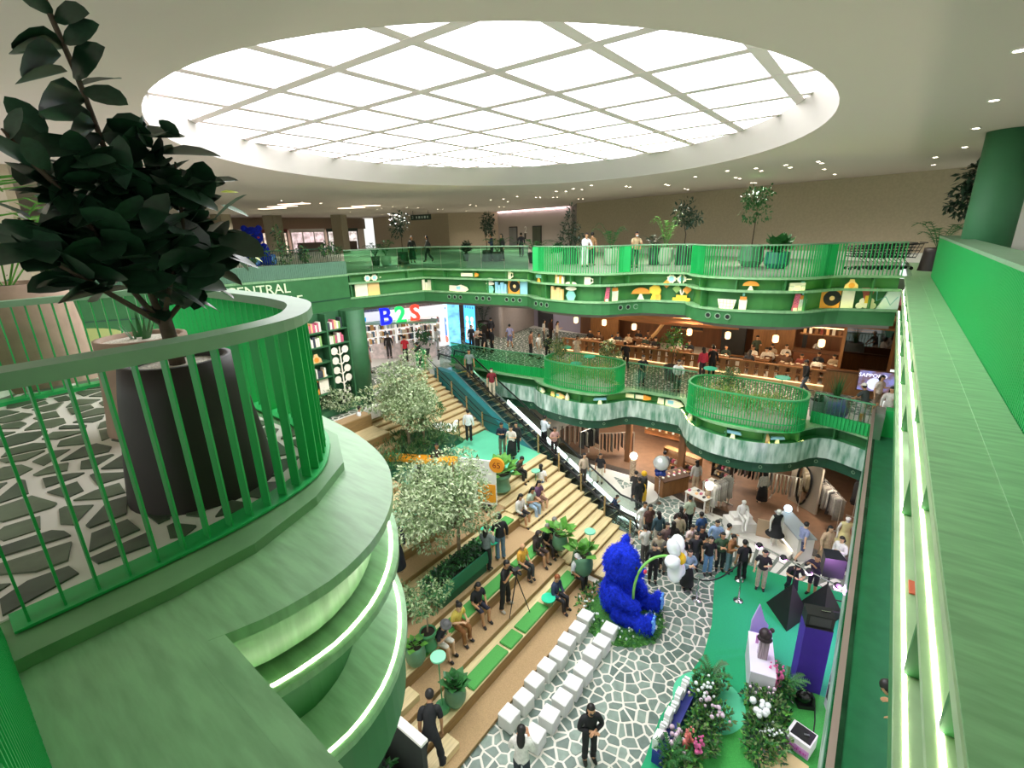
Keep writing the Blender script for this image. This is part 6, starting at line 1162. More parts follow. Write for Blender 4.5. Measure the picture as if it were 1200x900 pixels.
for x in (-1.02, 1.0): MB().box((x, 0, 1.9), (.14, .16, 3.8)).build('frame_post', RW, o)
for z in (.62, 2.9): MB().box((0, 0, z), (2.0, .14, .12)).build('frame_rail', RW, o)
MB().box((0, 0, .3), (2.0, .1, .55)).build('lower_panel', RW2, o); MB().box((0, .5, 3.15), (1.9, .35, .05)).build('shelf', RW, o)
for q in range(7): mb = smb(); mb.lathe([(.06, 0), (.12, .1), (.1, .25), (.04, .3)], seg=8); mb.build('shelf_jar', [ORG2, RW, CRM][q % 3], o, loc=(-.8 + .27 * q, .5, 3.18))
o = thing('menu_screen', 'lit blue menu screen with white lettering on the low brown wall at the right', 'screen', (0.47, 26.60, -5.06), math.radians(4)); MB().box((0, 0, 0), (1.5, .08, 1.0)).build('screen_case', RW2, o); MB().box((0, -.045, 0), (1.4, .01, .92)).build('screen_face', mat('menu_face', '#8f93d8', .4, emit=.45, noise=(3, .3), col2='#7a5a4a'), o)
text('lettering', 'SAPPORO', mat('menu_letters', '#f2f2ff', .5, emit=.9), .24, o, (-.2, -.055, .25), (PI / 2, 0, 0), .002); mb = MB(); disc(mb, -.1, -.12, .28, -.056, -.052); mb.build('printed_plate', mat('plate_white', '#dde3ff', .5, emit=.6), o)
o = thing('low_wall', 'low brown wooden wall carrying the lit menu screen', 'partition', (-.3, 27.0, Z1)); MB().box((0, 0, .55), (2.5, .16, 1.1)).build('wall_board', RW, o); MB().box((0, 0, 1.12), (2.5, .24, .06)).build('top_rail', RW2, o)
# ---------------------------------------------------------------- shops of the ground floor
SW = mat('shop_white', '#d9d4ca', .5); RACKM = mat('rack_metal', '#cfcac0', .3, metal=.6); GAR = [mat('garment_' + str(i), c, .85, noise=(8, .12)) for i, c in enumerate(('#d8d2c4', '#b9b1a2', '#8f877c', '#e3ded2', '#4a4644', '#c2b8a0', '#a79c92', '#2e2c2d'))]
def garment(loc, rz, m, l, lab, grp, w=.42):
    mb = smb(); r = [(.04, 0), (w / 2, -.06), (w / 2 * .92, -.25), (w / 2 * .95, -l * .7), (w / 2 * 1.1, -l), (.03, -l)]
    mb.lathe(r, seg=8, sx=.16, sy=1); mb.build('garment', m, None, loc=loc, rz=rz, label=lab, cat='clothes', group=grp)
def rack(loc, rz, L, n, cols, lab, glab, h=1.5, gl=1.0):
    o = thing('clothes_rack', lab, 'rack', loc, rz); MB().tube([(-L / 2, 0, h), (L / 2, 0, h)], .016, 6).build('rail', RACKM, o)
    for s in (-1, 1): MB().tube([(s * L / 2, 0, 0), (s * L / 2, 0, h)], .018, 6).build('post', RACKM, o); MB().box((s * L / 2, 0, .02), (.06, .5, .03)).build('foot', RACKM, o)
    d = Vector((math.cos(rz), math.sin(rz), 0))
    for k in range(n): q = Vector(loc) + d * (-L / 2 + L * (k + .5) / n) + Vector((0, 0, h - .02)); garment(tuple(q), rz + random.uniform(-.15, .15), GAR[cols[k % len(cols)]], gl * random.uniform(.8, 1.1), f'{nth(k)} from the left: ' + glab, glab)
rack((-4.47, 21.43, -10.78), math.radians(72), 1.5, 10, (0, 3, 0, 1), 'clothes rack of long white garments left of the white seated statue', 'white or cream garment, rack left of the seated statue')
rack((-2.28, 23.32, -10.78), math.radians(8), 1.6, 10, (5, 0, 6, 3, 5), 'clothes rack of patterned tops behind the mannequin in black dress', 'patterned top, rack behind black dress mannequin', 1.6, .9)
rack((-0.43, 23.40, -10.78), math.radians(-62), 2.2, 14, (1, 2, 0, 4, 2, 6), 'long clothes rack of grey and beige garments by the mannequin in yellow dress', 'grey garment, long rack by the yellow dress', 1.55, 1.05)
rack((-13.23, 23.04, -10.78), math.radians(30), 1.8, 12, (0, 4, 3, 7, 1, 4), 'clothes rack of black and white garments below the left middle bay', 'black or white garment, rack below left bay', 1.6, 1.0)
rack((-10.78, 23.74, -10.78), math.radians(40), 2.0, 10, (7, 4, 7, 2), 'clothes rack of dark garments deep in the left shop', 'dark garment on the rack deep in the left shop', 1.5, 1.0)
rack((-12.36, 23.35, -10.78), math.radians(75), 1.4, 9, (4, 7, 1, 7), 'clothes rack of black and beige garments beside the escalator', 'black or beige garment on the rack beside the escalator', 1.5, 1.0)
rack((-3.61, 24.01, -10.78), math.radians(-5), 1.8, 11, (7, 0, 4, 6, 7), 'clothes rack at the back of the shop behind the statue', 'garment on the back rack behind the statue', 1.7, 1.1)
rack((0.68, 24.67, -10.78), math.radians(80), 1.2, 8, (7, 4, 7), 'clothes rack of black garments at the right wall of the shop', 'black garment at the right wall of the shop', 1.7, 1.2)
o = thing('wavy_mirror', 'tall wavy mirror in a black frame against the shop wall', 'mirror', (-1.45, 23.72, -10.78), math.radians(-35)); MB().box((0, .12, 1.1), (1.5, .12, 2.4)).build('backing_wall', mat('mirror_wall', '#b5a794', .6), o); pts = []
for k in range(28): a = 2 * PI * k / 28; rr = 1 + .09 * math.sin(3 * a + .6); pts.append((.36 * rr * math.cos(a), 1.2 + .98 * rr * math.sin(a)))
mb = MB(); mb.extr(pts, .0, .03); mb.build('glass', mat('mirror_glass', '#c9c2b4', .05, metal=1), o); mb = smb(); mb.tube([(x, -.02, z) for x, z in pts], .045, 6, True); mb.build('frame', BLACK, o)
o = thing('shop_counter', 'white sloping shop counter with a lit strip beside the mannequin in black dress', 'counter', (-1.29, 20.22, -10.78), math.radians(-56)); MB().box((0, 0, .5), (1.9, .6, 1.0)).build('body', SW, o); MB().box((0, 0, 1.02), (2.0, .7, .04)).build('top', mat('counter_top_grey', '#9fa6a8', .3), o); MB().box((-.1, -.31, .25), (1.5, .02, .06)).build('light_strip', mat('counter_led', '#fff2dc', emit=2.5), o); 
o = thing('globe_lamp', 'small bluish white lit globe on the shop counter', 'lamp', tuple(Vector((-1.68, 21.05, -9.74))), 0); mb = smb(); mb.ball((0, 0, .17), .16, 12, 9); mb.build('globe', mat('globe_blue', '#cfeaff', emit=1.2), o); MB().box((0, 0, .01), (.16, .16, .02)).build('foot', STEEL, o)
o = thing('display_board', 'beige square board standing on the low white plinth', 'board', (-2.32, 19.97, -10.60), math.radians(8)); MB().box((0, 0, .4), (.55, .06, .8)).build('board', mat('board_beige', '#b79d7f', .6), o)
o = thing('low_plinth', 'long low white plinth under the statue and the mannequin in black dress', 'plinth', (-2.46, 19.82, -10.78), math.radians(-16)); MB().box((0, 0, .08), (2.7, .75, .16)).build('plinth_body', SW, o)
o = thing('low_plinth', 'square white plinth under the mannequin in yellow dress', 'plinth', (0.37, 20.92, -10.78), math.radians(-30)); MB().box((0, 0, .08), (.85, .85, .16)).build('plinth_body', SW, o)
for px, lab, h in (((-8.97, 21.91, -10.78), 'white globe lamp on a patterned column at the left shop', 1.25), ((-4.84, 20.83, -10.78), 'white globe lamp on a heart patterned column at the right shop', 1.35)):
    o = thing('globe_lamp', lab, 'lamp', px); mb = MB(); mb.lathe([(.16, 0), (.16, h - .15)], seg=14); mb.build('column', mat('heart_pattern', '#cbb59a', .6, noise=(9, .5), col2='#8a6f55'), o); mb = smb(); mb.ball((0, 0, h + .03), .2, 14, 10); mb.build('globe', mat('globe_white', '#fff4e2', emit=3), o)
for px, lab, rz in (((-5.20, 20.75, -10.78), 'white shop table carrying small goods, front of two', -20), ((-4.81, 22.11, -10.78), 'white shop table behind the front goods table', -20)):
    o = thing('shop_table', lab, 'table', px, math.radians(rz)); MB().box((0, 0, .85), (1.1, .7, .05)).build('table_top', SW, o)
    for a in (-.5, .5):
        for b in (-.3, .3): MB().box((a, b, .42), (.05, .05, .83)).build('leg', SW, o)
    for q in range(8): MB().box((-.45 + .13 * q, .15 * ((q % 3) - 1), .91), (.09, .12, .07 + .02 * (q % 2))).build('goods', [PNK, CRM, DGREY, ORG2][q % 4], o)
o = thing('round_podium', 'low round white podium with yellow and black displays', 'plinth', (-7.89, 20.36, -10.78)); mb = MB(); mb.lathe([(.85, 0), (.85, .14)], seg=30); mb.build('podium_body', SW, o)
YELB = mat('yellow_block', '#e6b61e', .5); pq = Vector((-7.79, 20.12, -10.63))
for dx, dy, h, m, lab in ((.2, -.2, .85, YELB, 'yellow cylinder display block on the round podium'), (-.25, -.05, .7, mat('green_figure', '#5d6b3a', .6, noise=(8, .3)), 'mottled green display figure on the round podium'), (0, .35, 1.3, BLACK, 'black and yellow tall display figure at the back of the podium')):
    o = thing('display_figure', lab, 'display', tuple(pq + Vector((dx, dy, 0)))); mb = smb(); mb.lathe([(.17, 0), (.19, h * .5), (.15, h * .7)], seg=14); mb.build('body', m, o); mb = smb(); mb.ball((0, 0, h * .85), .14, 10, 7); mb.build('head', YELB if m is BLACK else m, o)
o = thing('balloon_bunch', 'large silver balloon over small dark blue balloons by the shop front', 'balloon', (-6.94, 20.26, -10.78)); mb = smb(); mb.ball((0, 0, 2.15), .36, 16, 12); mb.build('silver_balloon', mat('balloon_silver', '#d9dcd9', .15, metal=.4), o)
for q in range(6): a = q * 1.05; mb = smb(); mb.ball((.16 * math.cos(a), .16 * math.sin(a), 1.62 + .07 * (q % 2)), .12, 10, 7); mb.build('blue_balloon', mat('balloon_blue', '#16307f', .2), o)
MB().tube([(0, 0, 0), (0, 0, 1.9)], .012, 5).build('stick', STEEL, o); mb = MB(); mb.lathe([(.16, 0), (.16, .03)], seg=14); mb.build('foot', STEEL, o)
for k, (px, lab) in enumerate((((-7.51, 23.84, -10.78), 'wooden open shelf unit beside the wood post'), ((-6.52, 23.60, -10.78), 'wooden shelf unit at the back behind the white tables'), ((-5.13, 24.55, -10.78), 'dark low shelf unit behind the woman with the long hair'))):
    o = thing('shelf_unit', lab, 'shelf', px, math.radians(-15)); m = RW if k < 2 else BLACK
    for x in (-.5, .5): MB().box((x, 0, .65), (.05, .4, 1.3)).build('upright', m, o)
    for z in (.1, .5, .9, 1.28): MB().box((0, 0, z), (1.0, .4, .04)).build('shelf', m, o)
    for q in range(9): MB().box((-.36 + .18 * (q % 5), 0, (.12, .52)[q // 5] + .08), (.1, .2, .15)).build('goods', [CRM, ORG2, DGREY, PNK][q % 4], o)
o = thing('shop_counter', 'wooden goods counter with slanted display of small items', 'counter', (-6.83, 21.69, -10.78), math.radians(60)); MB().box((0, 0, .45), (1.6, .6, .9)).build('counter_body', RW, o); MB().box((0, -.05, .95), (1.6, .7, .06), 0, (.25, 'X')).build('slanted_top', RW2, o)
for q in range(14): MB().box((-.7 + .11 * q, -.05 + .12 * (q % 3 - 1), 1.02), (.08, .1, .05)).build('goods', [CRM, PNK, ORG2][q % 3], o)
o = thing('lit_wall_niche', 'warm lit wooden wall niche with shelves behind the balloons', 'shelf', (-9.0, 27.2, ZG), 0); MB().box((0, .3, 1.5), (3.2, .1, 2.6)).build('niche_back', mat('niche_glow', '#a8683a', .6, emit=.25, noise=(2, .3)), o)
for z in (.6, 1.3, 2.0): MB().box((0, .1, z), (3.0, .3, .05)).build('shelf', RW, o)
MB().box((0, 0, 2.75), (3.4, .5, .14)).build('top_beam', RW2, o); MB().box((0, .1, 2.66), (3.0, .06, .04)).build('niche_light', mat('niche_lamp', '#ffd7a0', emit=5), o)
for q in range(14): MB().box((-1.4 + .21 * q, .1, .63 + .7 * (q % 2) + .1), (.12, .16, .2)).build('goods', [CRM, DGREY, ORG2, BLACK][q % 4], o)
for k, (px, lab) in enumerate((((-10.08, 24.20, -9.06), 'rectangular white ceiling light panel over the left shop'), ((-7.22, 23.80, -9.07), 'rectangular white ceiling light panel over the middle shop'))):
    o = thing('ceiling_panel_light', lab, 'light', (px[0], px[1], -7.96)); MB().box((0, 0, 0), (1.3, .7, .05)).build('diffuser', mat('panel_white', '#fff8ec', emit=7), o)
    al = bpy.data.lights.new('panel_light', 'AREA'); al.shape = 'RECTANGLE'; al.size = 1.2; al.size_y = .6; al.energy = 80; al.color = (1, .93, .82); link('panel_light', al, o, (0, 0, -.04))
# counter board on the mint landing and its signs
o = thing('snack_counter', 'long white counter with orange band and orange lettering beside the mint landing', 'counter', (-14.97, 12.49, -8.39), math.radians(28)); MB().box((0, 0, .5), (3.6, .5, 1.0)).build('body', mat('counter_white', '#e5e3da', .5), o); MB().box((0, -.02, .92), (3.62, .52, .2)).build('orange_band', mat('band_orange', '#f0a024', .5), o)
text('lettering', 'stof', mat('let_brown', '#b5651c', .5), .34, o, (-1.2, -.29, .92), (PI / 2, 0, 0), .004)
o = thing('letter_sign', 'white standing letters spelling stof on the upper wooden stairs', 'sign', (-16.81, 16.06, -8.20), math.radians(30)); text('lettering', 'stof', mat('let_white', '#f8f8f4', .5, emit=.3), .85, o, (0, 0, .6), (PI / 2, 0, 0), .05, bold=True); MB().tube([(.75, 0, -.15), (.75, 0, 1.0)], .025, 5).build('post', DGREY, o); MB().tube([(-.75, 0, -.15), (-.75, 0, .5)], .025, 5).build('post', DGREY, o)
o = thing('price_board', 'white and orange price board with a round 65 badge beside the mint landing', 'sign', (-11.14, 12.60, -8.39), math.radians(20)); MB().box((-.3, 0, .95), (1.5, .06, 1.9)).build('board', mat('board_white', '#f1f0ea', .5), o); MB().box((.05, -.035, .5), (.75, .01, .8)).build('orange_panel', mat('band_orange2', '#f3a32a', .5), o)
mb = MB(); disc(mb, .5, 1.75, .3, -.05, .05, 24); mb.build('badge', mat('band_orange3', '#f09a2c', .5), o); text('badge_number', '65', mat('let_dark_red', '#8a2f14', .5), .34, o, (.5, -.055, 1.75), (PI / 2, 0, 0), .004); text('lettering', 'stof', mat('let_brown2', '#8a4a10', .5), .28, o, (.05, -.045, .5), (PI / 2, 0, 0), .003)
# shopping trolleys
WIRE = mat('trolley_wire', '#1d211e', .5)
tl = thing('shopping_trolley', 'row of nested dark wire shopping trolleys on the upper gallery by the right end', 'trolley', (-0.22, 25.09, 0.00), math.radians(24)); mb = MB()
for q in range(5):
    x = -.9 + .34 * q; A_ = [(x - .35, -.25, .55), (x + .55, -.25, .48), (x + .75, -.25, 1.0), (x - .45, -.25, .92)]
    for s in (-1, 1): P_ = [(a, -b * s, c_) for a, b, c_ in A_]; mb.tube(P_, .022, 4, True); [mb.tube([Vector(P_[0]).lerp(Vector(P_[3]), t), Vector(P_[1]).lerp(Vector(P_[2]), t)], .013, 4) for t in (.25, .5, .75)]; [mb.tube([Vector(P_[0]).lerp(Vector(P_[1]), t), Vector(P_[3]).lerp(Vector(P_[2]), t)], .013, 4) for t in (.12, .3, .5, .7, .88)]; mb.tube([(x - .3, s * .22, .12), (x + .5, s * .22, .14), (x + .1, s * .22, .5)], .016, 4)
    for k2 in (0, 2, 3): mb.tube([(A_[k2][0], -.25, A_[k2][2]), (A_[k2][0], .25, A_[k2][2])], .012, 4)
mb.build('baskets', WIRE, tl); 
for q in range(5):
    x = -.9 + .34 * q; MB().tube([(x + .85, -.27, 1.04), (x + .85, .27, 1.04)], .022, 6).build('handle', BLACK, tl)
    for xx in (-.3, .5):
        for s in (-.22, .22): w_ = MB(); w_.M = Matrix.Translation((x + xx, s, .065)) @ Matrix.Rotation(PI / 2, 4, 'X'); w_.lathe([(.065, -.018), (.065, .018)], seg=10); w_.build('wheel', BLACK, tl)
# downlights
DL = mat('downlight_glow', '#fff3df', emit=14); dlm = MB(); dlm.lathe([(.075, -.012), (.001, -.013)], seg=12, caps=False); dlm.cur = 1; dlm.lathe([(.1, 0), (.1, -.016), (.075, -.016)], seg=12, caps=False); dme = dlm.mesh('ceiling_downlight', [DL, WHITEP])
DLP = [(0.92, 9.96, 4.00), (1.07, 13.61, 4.00), (1.16, 17.35, 4.00), (1.28, 21.47, 4.00), (0.70, 24.00, 4.00), (0.79, 27.23, 4.00), (-2.66, 28.24, 4.00), (-2.77, 25.18, 4.00), (-2.60, 22.61, 4.00), (-2.63, 21.89, 4.00), (-3.72, 23.21, 4.00), (-3.70, 22.08, 4.00), (-4.84, 23.60, 4.00), (-4.79, 22.37, 4.00), (-6.37, 29.98, 4.00), (-6.51, 29.80, 4.00), (-6.35, 26.54, 4.00), (-6.38, 25.89, 4.00), (-5.87, 22.37, 4.00), (-7.58, 23.80, 4.00), (-10.46, 31.58, 4.00), (-10.33, 30.72, 4.00), (-10.12, 27.33, 4.00), (-10.01, 26.66, 4.00), (-11.95, 26.51, 4.00), (-11.83, 25.81, 4.00), (-12.78, 23.68, 4.00), (-18.90, 33.76, 4.00), (-14.47, 25.73, 4.00), (-19.08, 33.44, 4.00), (-14.47, 24.77, 4.00), (-15.70, 26.01, 4.00), (-18.92, 30.22, 4.00), (-16.03, 25.51, 4.00), (-19.09, 29.94, 4.00), (-19.58, 29.10, 4.00), (-19.75, 28.83, 4.00), (-19.94, 26.97, 4.00), (-23.79, 30.96, 4.00), (-28.94, 37.13, 4.00), (-22.05, 28.22, 4.00), (-29.15, 36.64, 4.00), (-23.13, 28.13, 4.00), (-29.09, 33.38, 4.00), (-28.39, 31.83, 4.00), (-36.66, 40.38, 4.00), (-34.77, 35.05, 4.00), (-34.95, 34.56, 4.00), (-33.28, 30.55, 4.00), (-33.67, 29.63, 4.00), (-33.08, 27.58, 4.00), (-46.40, 37.11, 4.00), (-35.65, 28.49, 4.00), (-37.01, 29.10, 4.00), (-51.50, 36.66, 4.00), (-42.03, 29.79, 4.00), (-31.60, 20.16, 4.00), (-31.33, 18.62, 4.00), (-30.39, 16.72, 4.00)]
for k, p in enumerate(DLP): link('ceiling_downlight', dme, None, p, None, None, f'small round recessed downlight, {nth(k)} from the right in the upper ceiling', 'light', 'recessed ceiling downlights')

# ---------------------------------------------------------------- people
SKIN = [mat('skin_a', '#c99872', .55), mat('skin_b', '#b5835c', .55), mat('skin_c', '#dcb28e', .55)]
HAIRC = {'black': mat('hair_black', '#15110f', .5), 'brown': mat('hair_brown', '#3a2417', .5), 'red': mat('hair_red', '#8a4a22', .5), 'grey': mat('hair_grey', '#8b8782', .6)}
ARM = dict(down=((-.02, .06, -.28), (.05, .07, -.52)), phone=((.05, .06, -.26), (.26, -.07, -.14)), photo=((.18, .08, -.18), (.33, -.07, .07)), lap=((.06, .05, -.26), (.27, -.04, -.36)), cross=((.03, .09, -.26), (.2, -.15, -.2)), fwd=((.1, .04, -.26), (.26, .03, -.44)), back=((-.12, .05, -.25), (-.08, .06, -.5)), rail=((.2, .06, -.2), (.40, -.06, -.27)), hip=((-.06, .17, -.2), (.06, .05, -.38)), chin=((.14, .06, -.24), (.2, -.08, -.02)), hang=((.02, .02, -.28), (.06, .0, -.53)))
LEG = dict(stand=(((.02, .10, .48), (-.02, .10, .075), (.15, .125, .035)), ((.02, .10, .48), (-.02, .10, .075), (.15, .125, .035))),
           walk=(((.18, .10, .52), (.22, .09, .09), (.38, .10, .05)), ((.0, .09, .48), (-.28, .09, .15), (-.16, .10, .04))),
           wide=(((.03, .16, .48), (-.01, .2, .075), (.15, .24, .035)), ((.03, .16, .48), (-.01, .2, .075), (.15, .24, .035))),
           sit=(((.42, .12, .50), (.40, .12, .08), (.56, .14, .035)), ((.42, .12, .50), (.44, .12, .08), (.60, .14, .035))),
           sitx=(((.43, .06, .54), (.52, -.06, .22), (.64, -.08, .14)), ((.42, .10, .50), (.38, .10, .08), (.54, .11, .035))))
POSE = dict(stand=('stand', 3, 'down', 'down'), phone=('stand', 6, 'phone', 'phone'), photo=('stand', 3, 'photo', 'photo'), cross=('stand', 2, 'cross', 'cross'), walk=('walk', 6, 'fwd', 'back'), hip=('wide', 4, 'hip', 'down'), talk=('stand', 3, 'phone', 'down'), chin=('stand', 5, 'chin', 'cross'), rail=('stand', 14, 'rail', 'rail'), bend=('wide', 42, 'hang', 'fwd'), film=('wide', 8, 'photo', 'chin'),
            sit=('sit', 8, 'lap', 'lap'), sitphone=('sit', 14, 'phone', 'phone'), sitlean=('sit', 26, 'lap', 'chin'), sitx=('sitx', 4, 'lap', 'lap'), sittalk=('sit', 2, 'phone', 'lap'), lean=('walk', 34, 'photo', 'photo'), peer=('stand', 58, 'phone', 'chin'))
BODY = {}
def skeleton(pose):
    lg, lean, al, ar = POSE[pose]; sit = lg.startswith('sit'); V = []; Rr = []; E = []; seg = []
    def add(p, r, par, reg):
        V.append(Vector(p)); Rr.append(r); i = len(V) - 1
        if par is not None: E.append((par, i)); seg.append((par, i, reg))
        return i
    pz = .53 if sit else .93; c = Vector((0, 0, pz)); R = Matrix.Rotation(math.radians(lean), 3, 'Y'); U = lambda v: c + R @ Vector(v)
    pel = add(c, .125, None, ''); sp = add(U((.01, 0, .17)), .112, pel, 'torso'); ch = add(U((.0, 0, .36)), .128, sp, 'torso'); nb = add(U((-.01, 0, .475)), .075, ch, 'torso'); nk = add(U((.005, 0, .545)), .05, nb, 'neck')
    hR = R @ Matrix.Rotation(math.radians(-lean * .4 + (10 if al in ('phone', 'lap') else 0)), 3, 'Y'); hc = U((.02, 0, .66))
    H = lambda v: hc + hR @ Vector(v)
    hb = add(H((.012, 0, -.045)), .072, nk, 'head'); hm = add(H((0, 0, .03)), .088, hb, 'head'); ht = add(H((-.01, 0, .095)), .06, hm, 'head')
    add(H((.10, 0, -.012)), .013, hm, 'head')
    for s in (-1, 1): add(H((-.005, s * .088, .0)), .018, hm, 'head')
    for s, a in ((1, al), (-1, ar)):
        sh = add(U((0, s * .175, .435)), .062, ch, 'torso'); S = Vector((0, s * .185, .44)); e, w = ARM[a]
        ep = U(S + Vector((e[0], s * e[1], e[2]))); wp = U(S + Vector((w[0], s * w[1], w[2])))
        el = add(ep, .043, sh, 'uarm'); wr = add(wp, .029, el, 'farm'); d = (wp - ep).normalized(); sd = d.cross(Vector((0, 0, 1)) if abs(d.z) < .9 else Vector((1, 0, 0))).normalized(); up = sd.cross(d)
        pm = add(wp + d * .075, .03, wr, 'hand')
        for k, (o_, l) in enumerate(((-.03, .065), (-.01, .078), (.012, .073), (.032, .055))):
            f1 = add(wp + d * .105 + sd * o_, .0105, pm, 'hand'); add(wp + d * (.105 + l * .55) + sd * o_ - up * .015, .0095, f1, 'hand')
            add(wp + d * (.105 + l) + sd * o_ - up * .035, .008, len(V) - 1, 'hand')
        t1 = add(wp + d * .045 - sd * .042 - up * .01, .012, pm, 'hand'); add(wp + d * .085 - sd * .058 - up * .02, .0095, t1, 'hand')
    for s, L in ((1, LEG[lg][0]), (-1, LEG[lg][1])):
        hp = add(c + Vector((.0 if not sit else .03, s * .092, -.045 if not sit else -.01)), .088, pel, 'hip'); k, a, t = [Vector((v[0], s * v[1], v[2])) for v in L]
        kn = add(k, .06, add(c.lerp(k, .5) * .5 + (V[hp].lerp(k, .5)) * .5 if False else V[hp].lerp(k, .5), .077, hp, 'thigh'), 'thigh'); an = add(a, .04, add(k.lerp(a, .35), .056, kn, 'calf'), 'calf'); he = add(a + Vector((-.02, 0, -.035)), .036, an, 'foot'); add(t, .032, an, 'foot')
    return V, Rr, E, seg, pel, hc, hR, c
def body(pose):
    if pose in BODY: return BODY[pose]
    V, Rr, E, seg, root, hc, hR, c = skeleton(pose); me = bpy.data.meshes.new('sk'); me.from_pydata([tuple(v) for v in V], E, []); o = bpy.data.objects.new('sk', me); COL.objects.link(o)
    o.modifiers.new('s', 'SKIN').use_smooth_shade = True; sv = me.skin_vertices[0].data
    for i, r in enumerate(Rr): sv[i].radius = (r, r)
    sv[root].use_root = True; sb = o.modifiers.new('u', 'SUBSURF'); sb.levels = 1; sb.render_levels = 1
    dg = bpy.context.evaluated_depsgraph_get(); dg.update(); m = bpy.data.meshes.new_from_object(o.evaluated_get(dg)); m.name = 'body'; bpy.data.objects.remove(o)
    n = len(m.vertices); co = np.empty(n * 3); m.vertices.foreach_get('co', co); co = co.reshape(-1, 3); no = np.empty(n * 3); m.vertices.foreach_get('normal', no); no = no.reshape(-1, 3)
    best = np.full(n, 1e9); reg = np.empty(n, object); tt = np.zeros(n)
    for a, b, rg in seg:
        A = np.array(V[a]); d = np.array(V[b]) - A; t = np.clip(((co - A) @ d) / max(d @ d, 1e-9), 0, 1); ds = np.linalg.norm(co - A - t[:, None] * d, axis=1) - (Rr[a] * (1 - t) + Rr[b] * t)
        k = ds < best; best[k] = ds[k]; reg[k] = rg; tt[k] = t[k]
    BODY[pose] = dict(mesh=m, co=co, no=no, reg=reg, t=tt, f=[tuple(p.vertices) for p in m.polygons], hc=hc, hR=hR, pel=c, sit=c.z < .7, lean=POSE[pose][1], cl={}); return BODY[pose]
def clothes(pose, what):
    B = body(pose)
    if what in B['cl']: return B['cl'][what]
    reg, t, co = B['reg'], B['t'], B['co']; hz = co[:, 2] < (B['pel'].z + .01) if not B['sit'] else (co[:, 2] < B['pel'].z + .02)
    if what in ('short', 'long', 'vest'):
        k = np.isin(reg, ['torso', 'hip']) & (co[:, 2] > B['pel'].z - (.07 if not B['sit'] else .03))
        if what != 'vest': k |= (reg == 'uarm') & ((t < .75) if what == 'short' else True)
        if what == 'long': k |= (reg == 'farm') & (t < .9)
        off = .016
    elif what in ('trousers', 'shorts', 'legs'):
        k = np.isin(reg, ['hip', 'thigh']) | ((reg == 'torso') & hz)
        if what == 'trousers': k |= (reg == 'calf')
        off = .013
    elif what == 'shoes': k = reg == 'foot'; off = .01
    elif what == 'hood': k = np.isin(reg, ['neck']) ; off = .03
    F = [f for f in B['f'] if all(k[i] for i in f)]; ids = sorted({i for f in F for i in f}); mp = {i: n for n, i in enumerate(ids)}
    v = (co[ids] + B['no'][ids] * off).tolist() if ids else []
    if what == 'trousers' and not B['sit']:
        for n, i in enumerate(ids):
            if reg[i] == 'calf': v[n] = (co[i] + B['no'][i] * (.018 + .012 * t[i])).tolist()
    me = bpy.data.meshes.new(what); me.from_pydata(v, [], [tuple(mp[i] for i in f) for f in F]); me.polygons.foreach_set('use_smooth', [True] * len(F)); B['cl'][what] = me; return me
HM = {}
def head_mesh(kind):
    if kind in HM: return HM[kind]
    mb = smb()
    def shell(c, r, keep, seg=14, ring=10):
        P = {}
        for i in range(ring + 1):
            for j in range(seg):
                th = PI * i / ring; ph = 2 * PI * j / seg; P[i, j] = (c[0] + r[0] * math.sin(th) * math.cos(ph), c[1] + r[1] * math.sin(th) * math.sin(ph), c[2] + r[2] * math.cos(th))
        ok = {k: keep(p) for k, p in P.items()}; idx = {}
        for i in range(ring):
            for j in range(seg):
                q = [(i, j), (i + 1, j), (i + 1, (j + 1) % seg), (i, (j + 1) % seg)]
                if all(ok[k] for k in q):
                    f = []
                    for k in q:
                        if k not in idx: idx[k] = mb.pt(P[k])
                        f.append(idx[k])
                    mb.face(f)
    front = lambda p: not (p[0] > .045 and p[2] < .055) and p[2] > -.085
    if kind in ('short', 'long', 'bun', 'bob'): shell((-.016, 0, .03), (.099, .096, .106), front)
    if kind == 'long': mb.ball((-.075, 0, -.14), (.05, .095, .2), 10, 7)
    if kind == 'bob': mb.ball((-.06, 0, -.05), (.065, .11, .11), 10, 7)
    if kind == 'bun': mb.ball((-.11, 0, .09), .05, 8, 6)
    if kind in ('cap', 'hat'):
        shell((-.008, 0, .05), (.112, .106, .105), lambda p: p[2] > .035)
        if kind == 'cap': mb.lathe([(.10, .045), (.10, .05)], (.075, 0, 0), 12, sx=1.0, sy=.85)
        else: mb.lathe([(.09, .06), (.165, .03), (.165, .036), (.09, .07)], (-.005, 0, 0), 18, caps=False)
    if kind == 'hood': shell((-.012, 0, .015), (.118, .116, .135), lambda p: not (p[0] > .07 and -.09 < p[2] < .06)); mb.lathe([(.09, -.07), (.15, -.2), (.17, -.27)], (-.02, 0, 0), 14, caps=False)
    if kind == 'eyes':
        for s in (-1, 1): mb.ball((.079, s * .036, .012), (.011, .013, .010), 6, 4)
    if kind == 'mask': mb.ball((.06, 0, -.045), (.046, .062, .046), 10, 7)
    HM[kind] = mb.mesh(kind, []); return HM[kind]
def put(o, m): 
    if not o.data.materials: o.data.materials.append(None)
    o.material_slots[0].link = 'OBJECT'; o.material_slots[0].material = m
SKIRT = {}
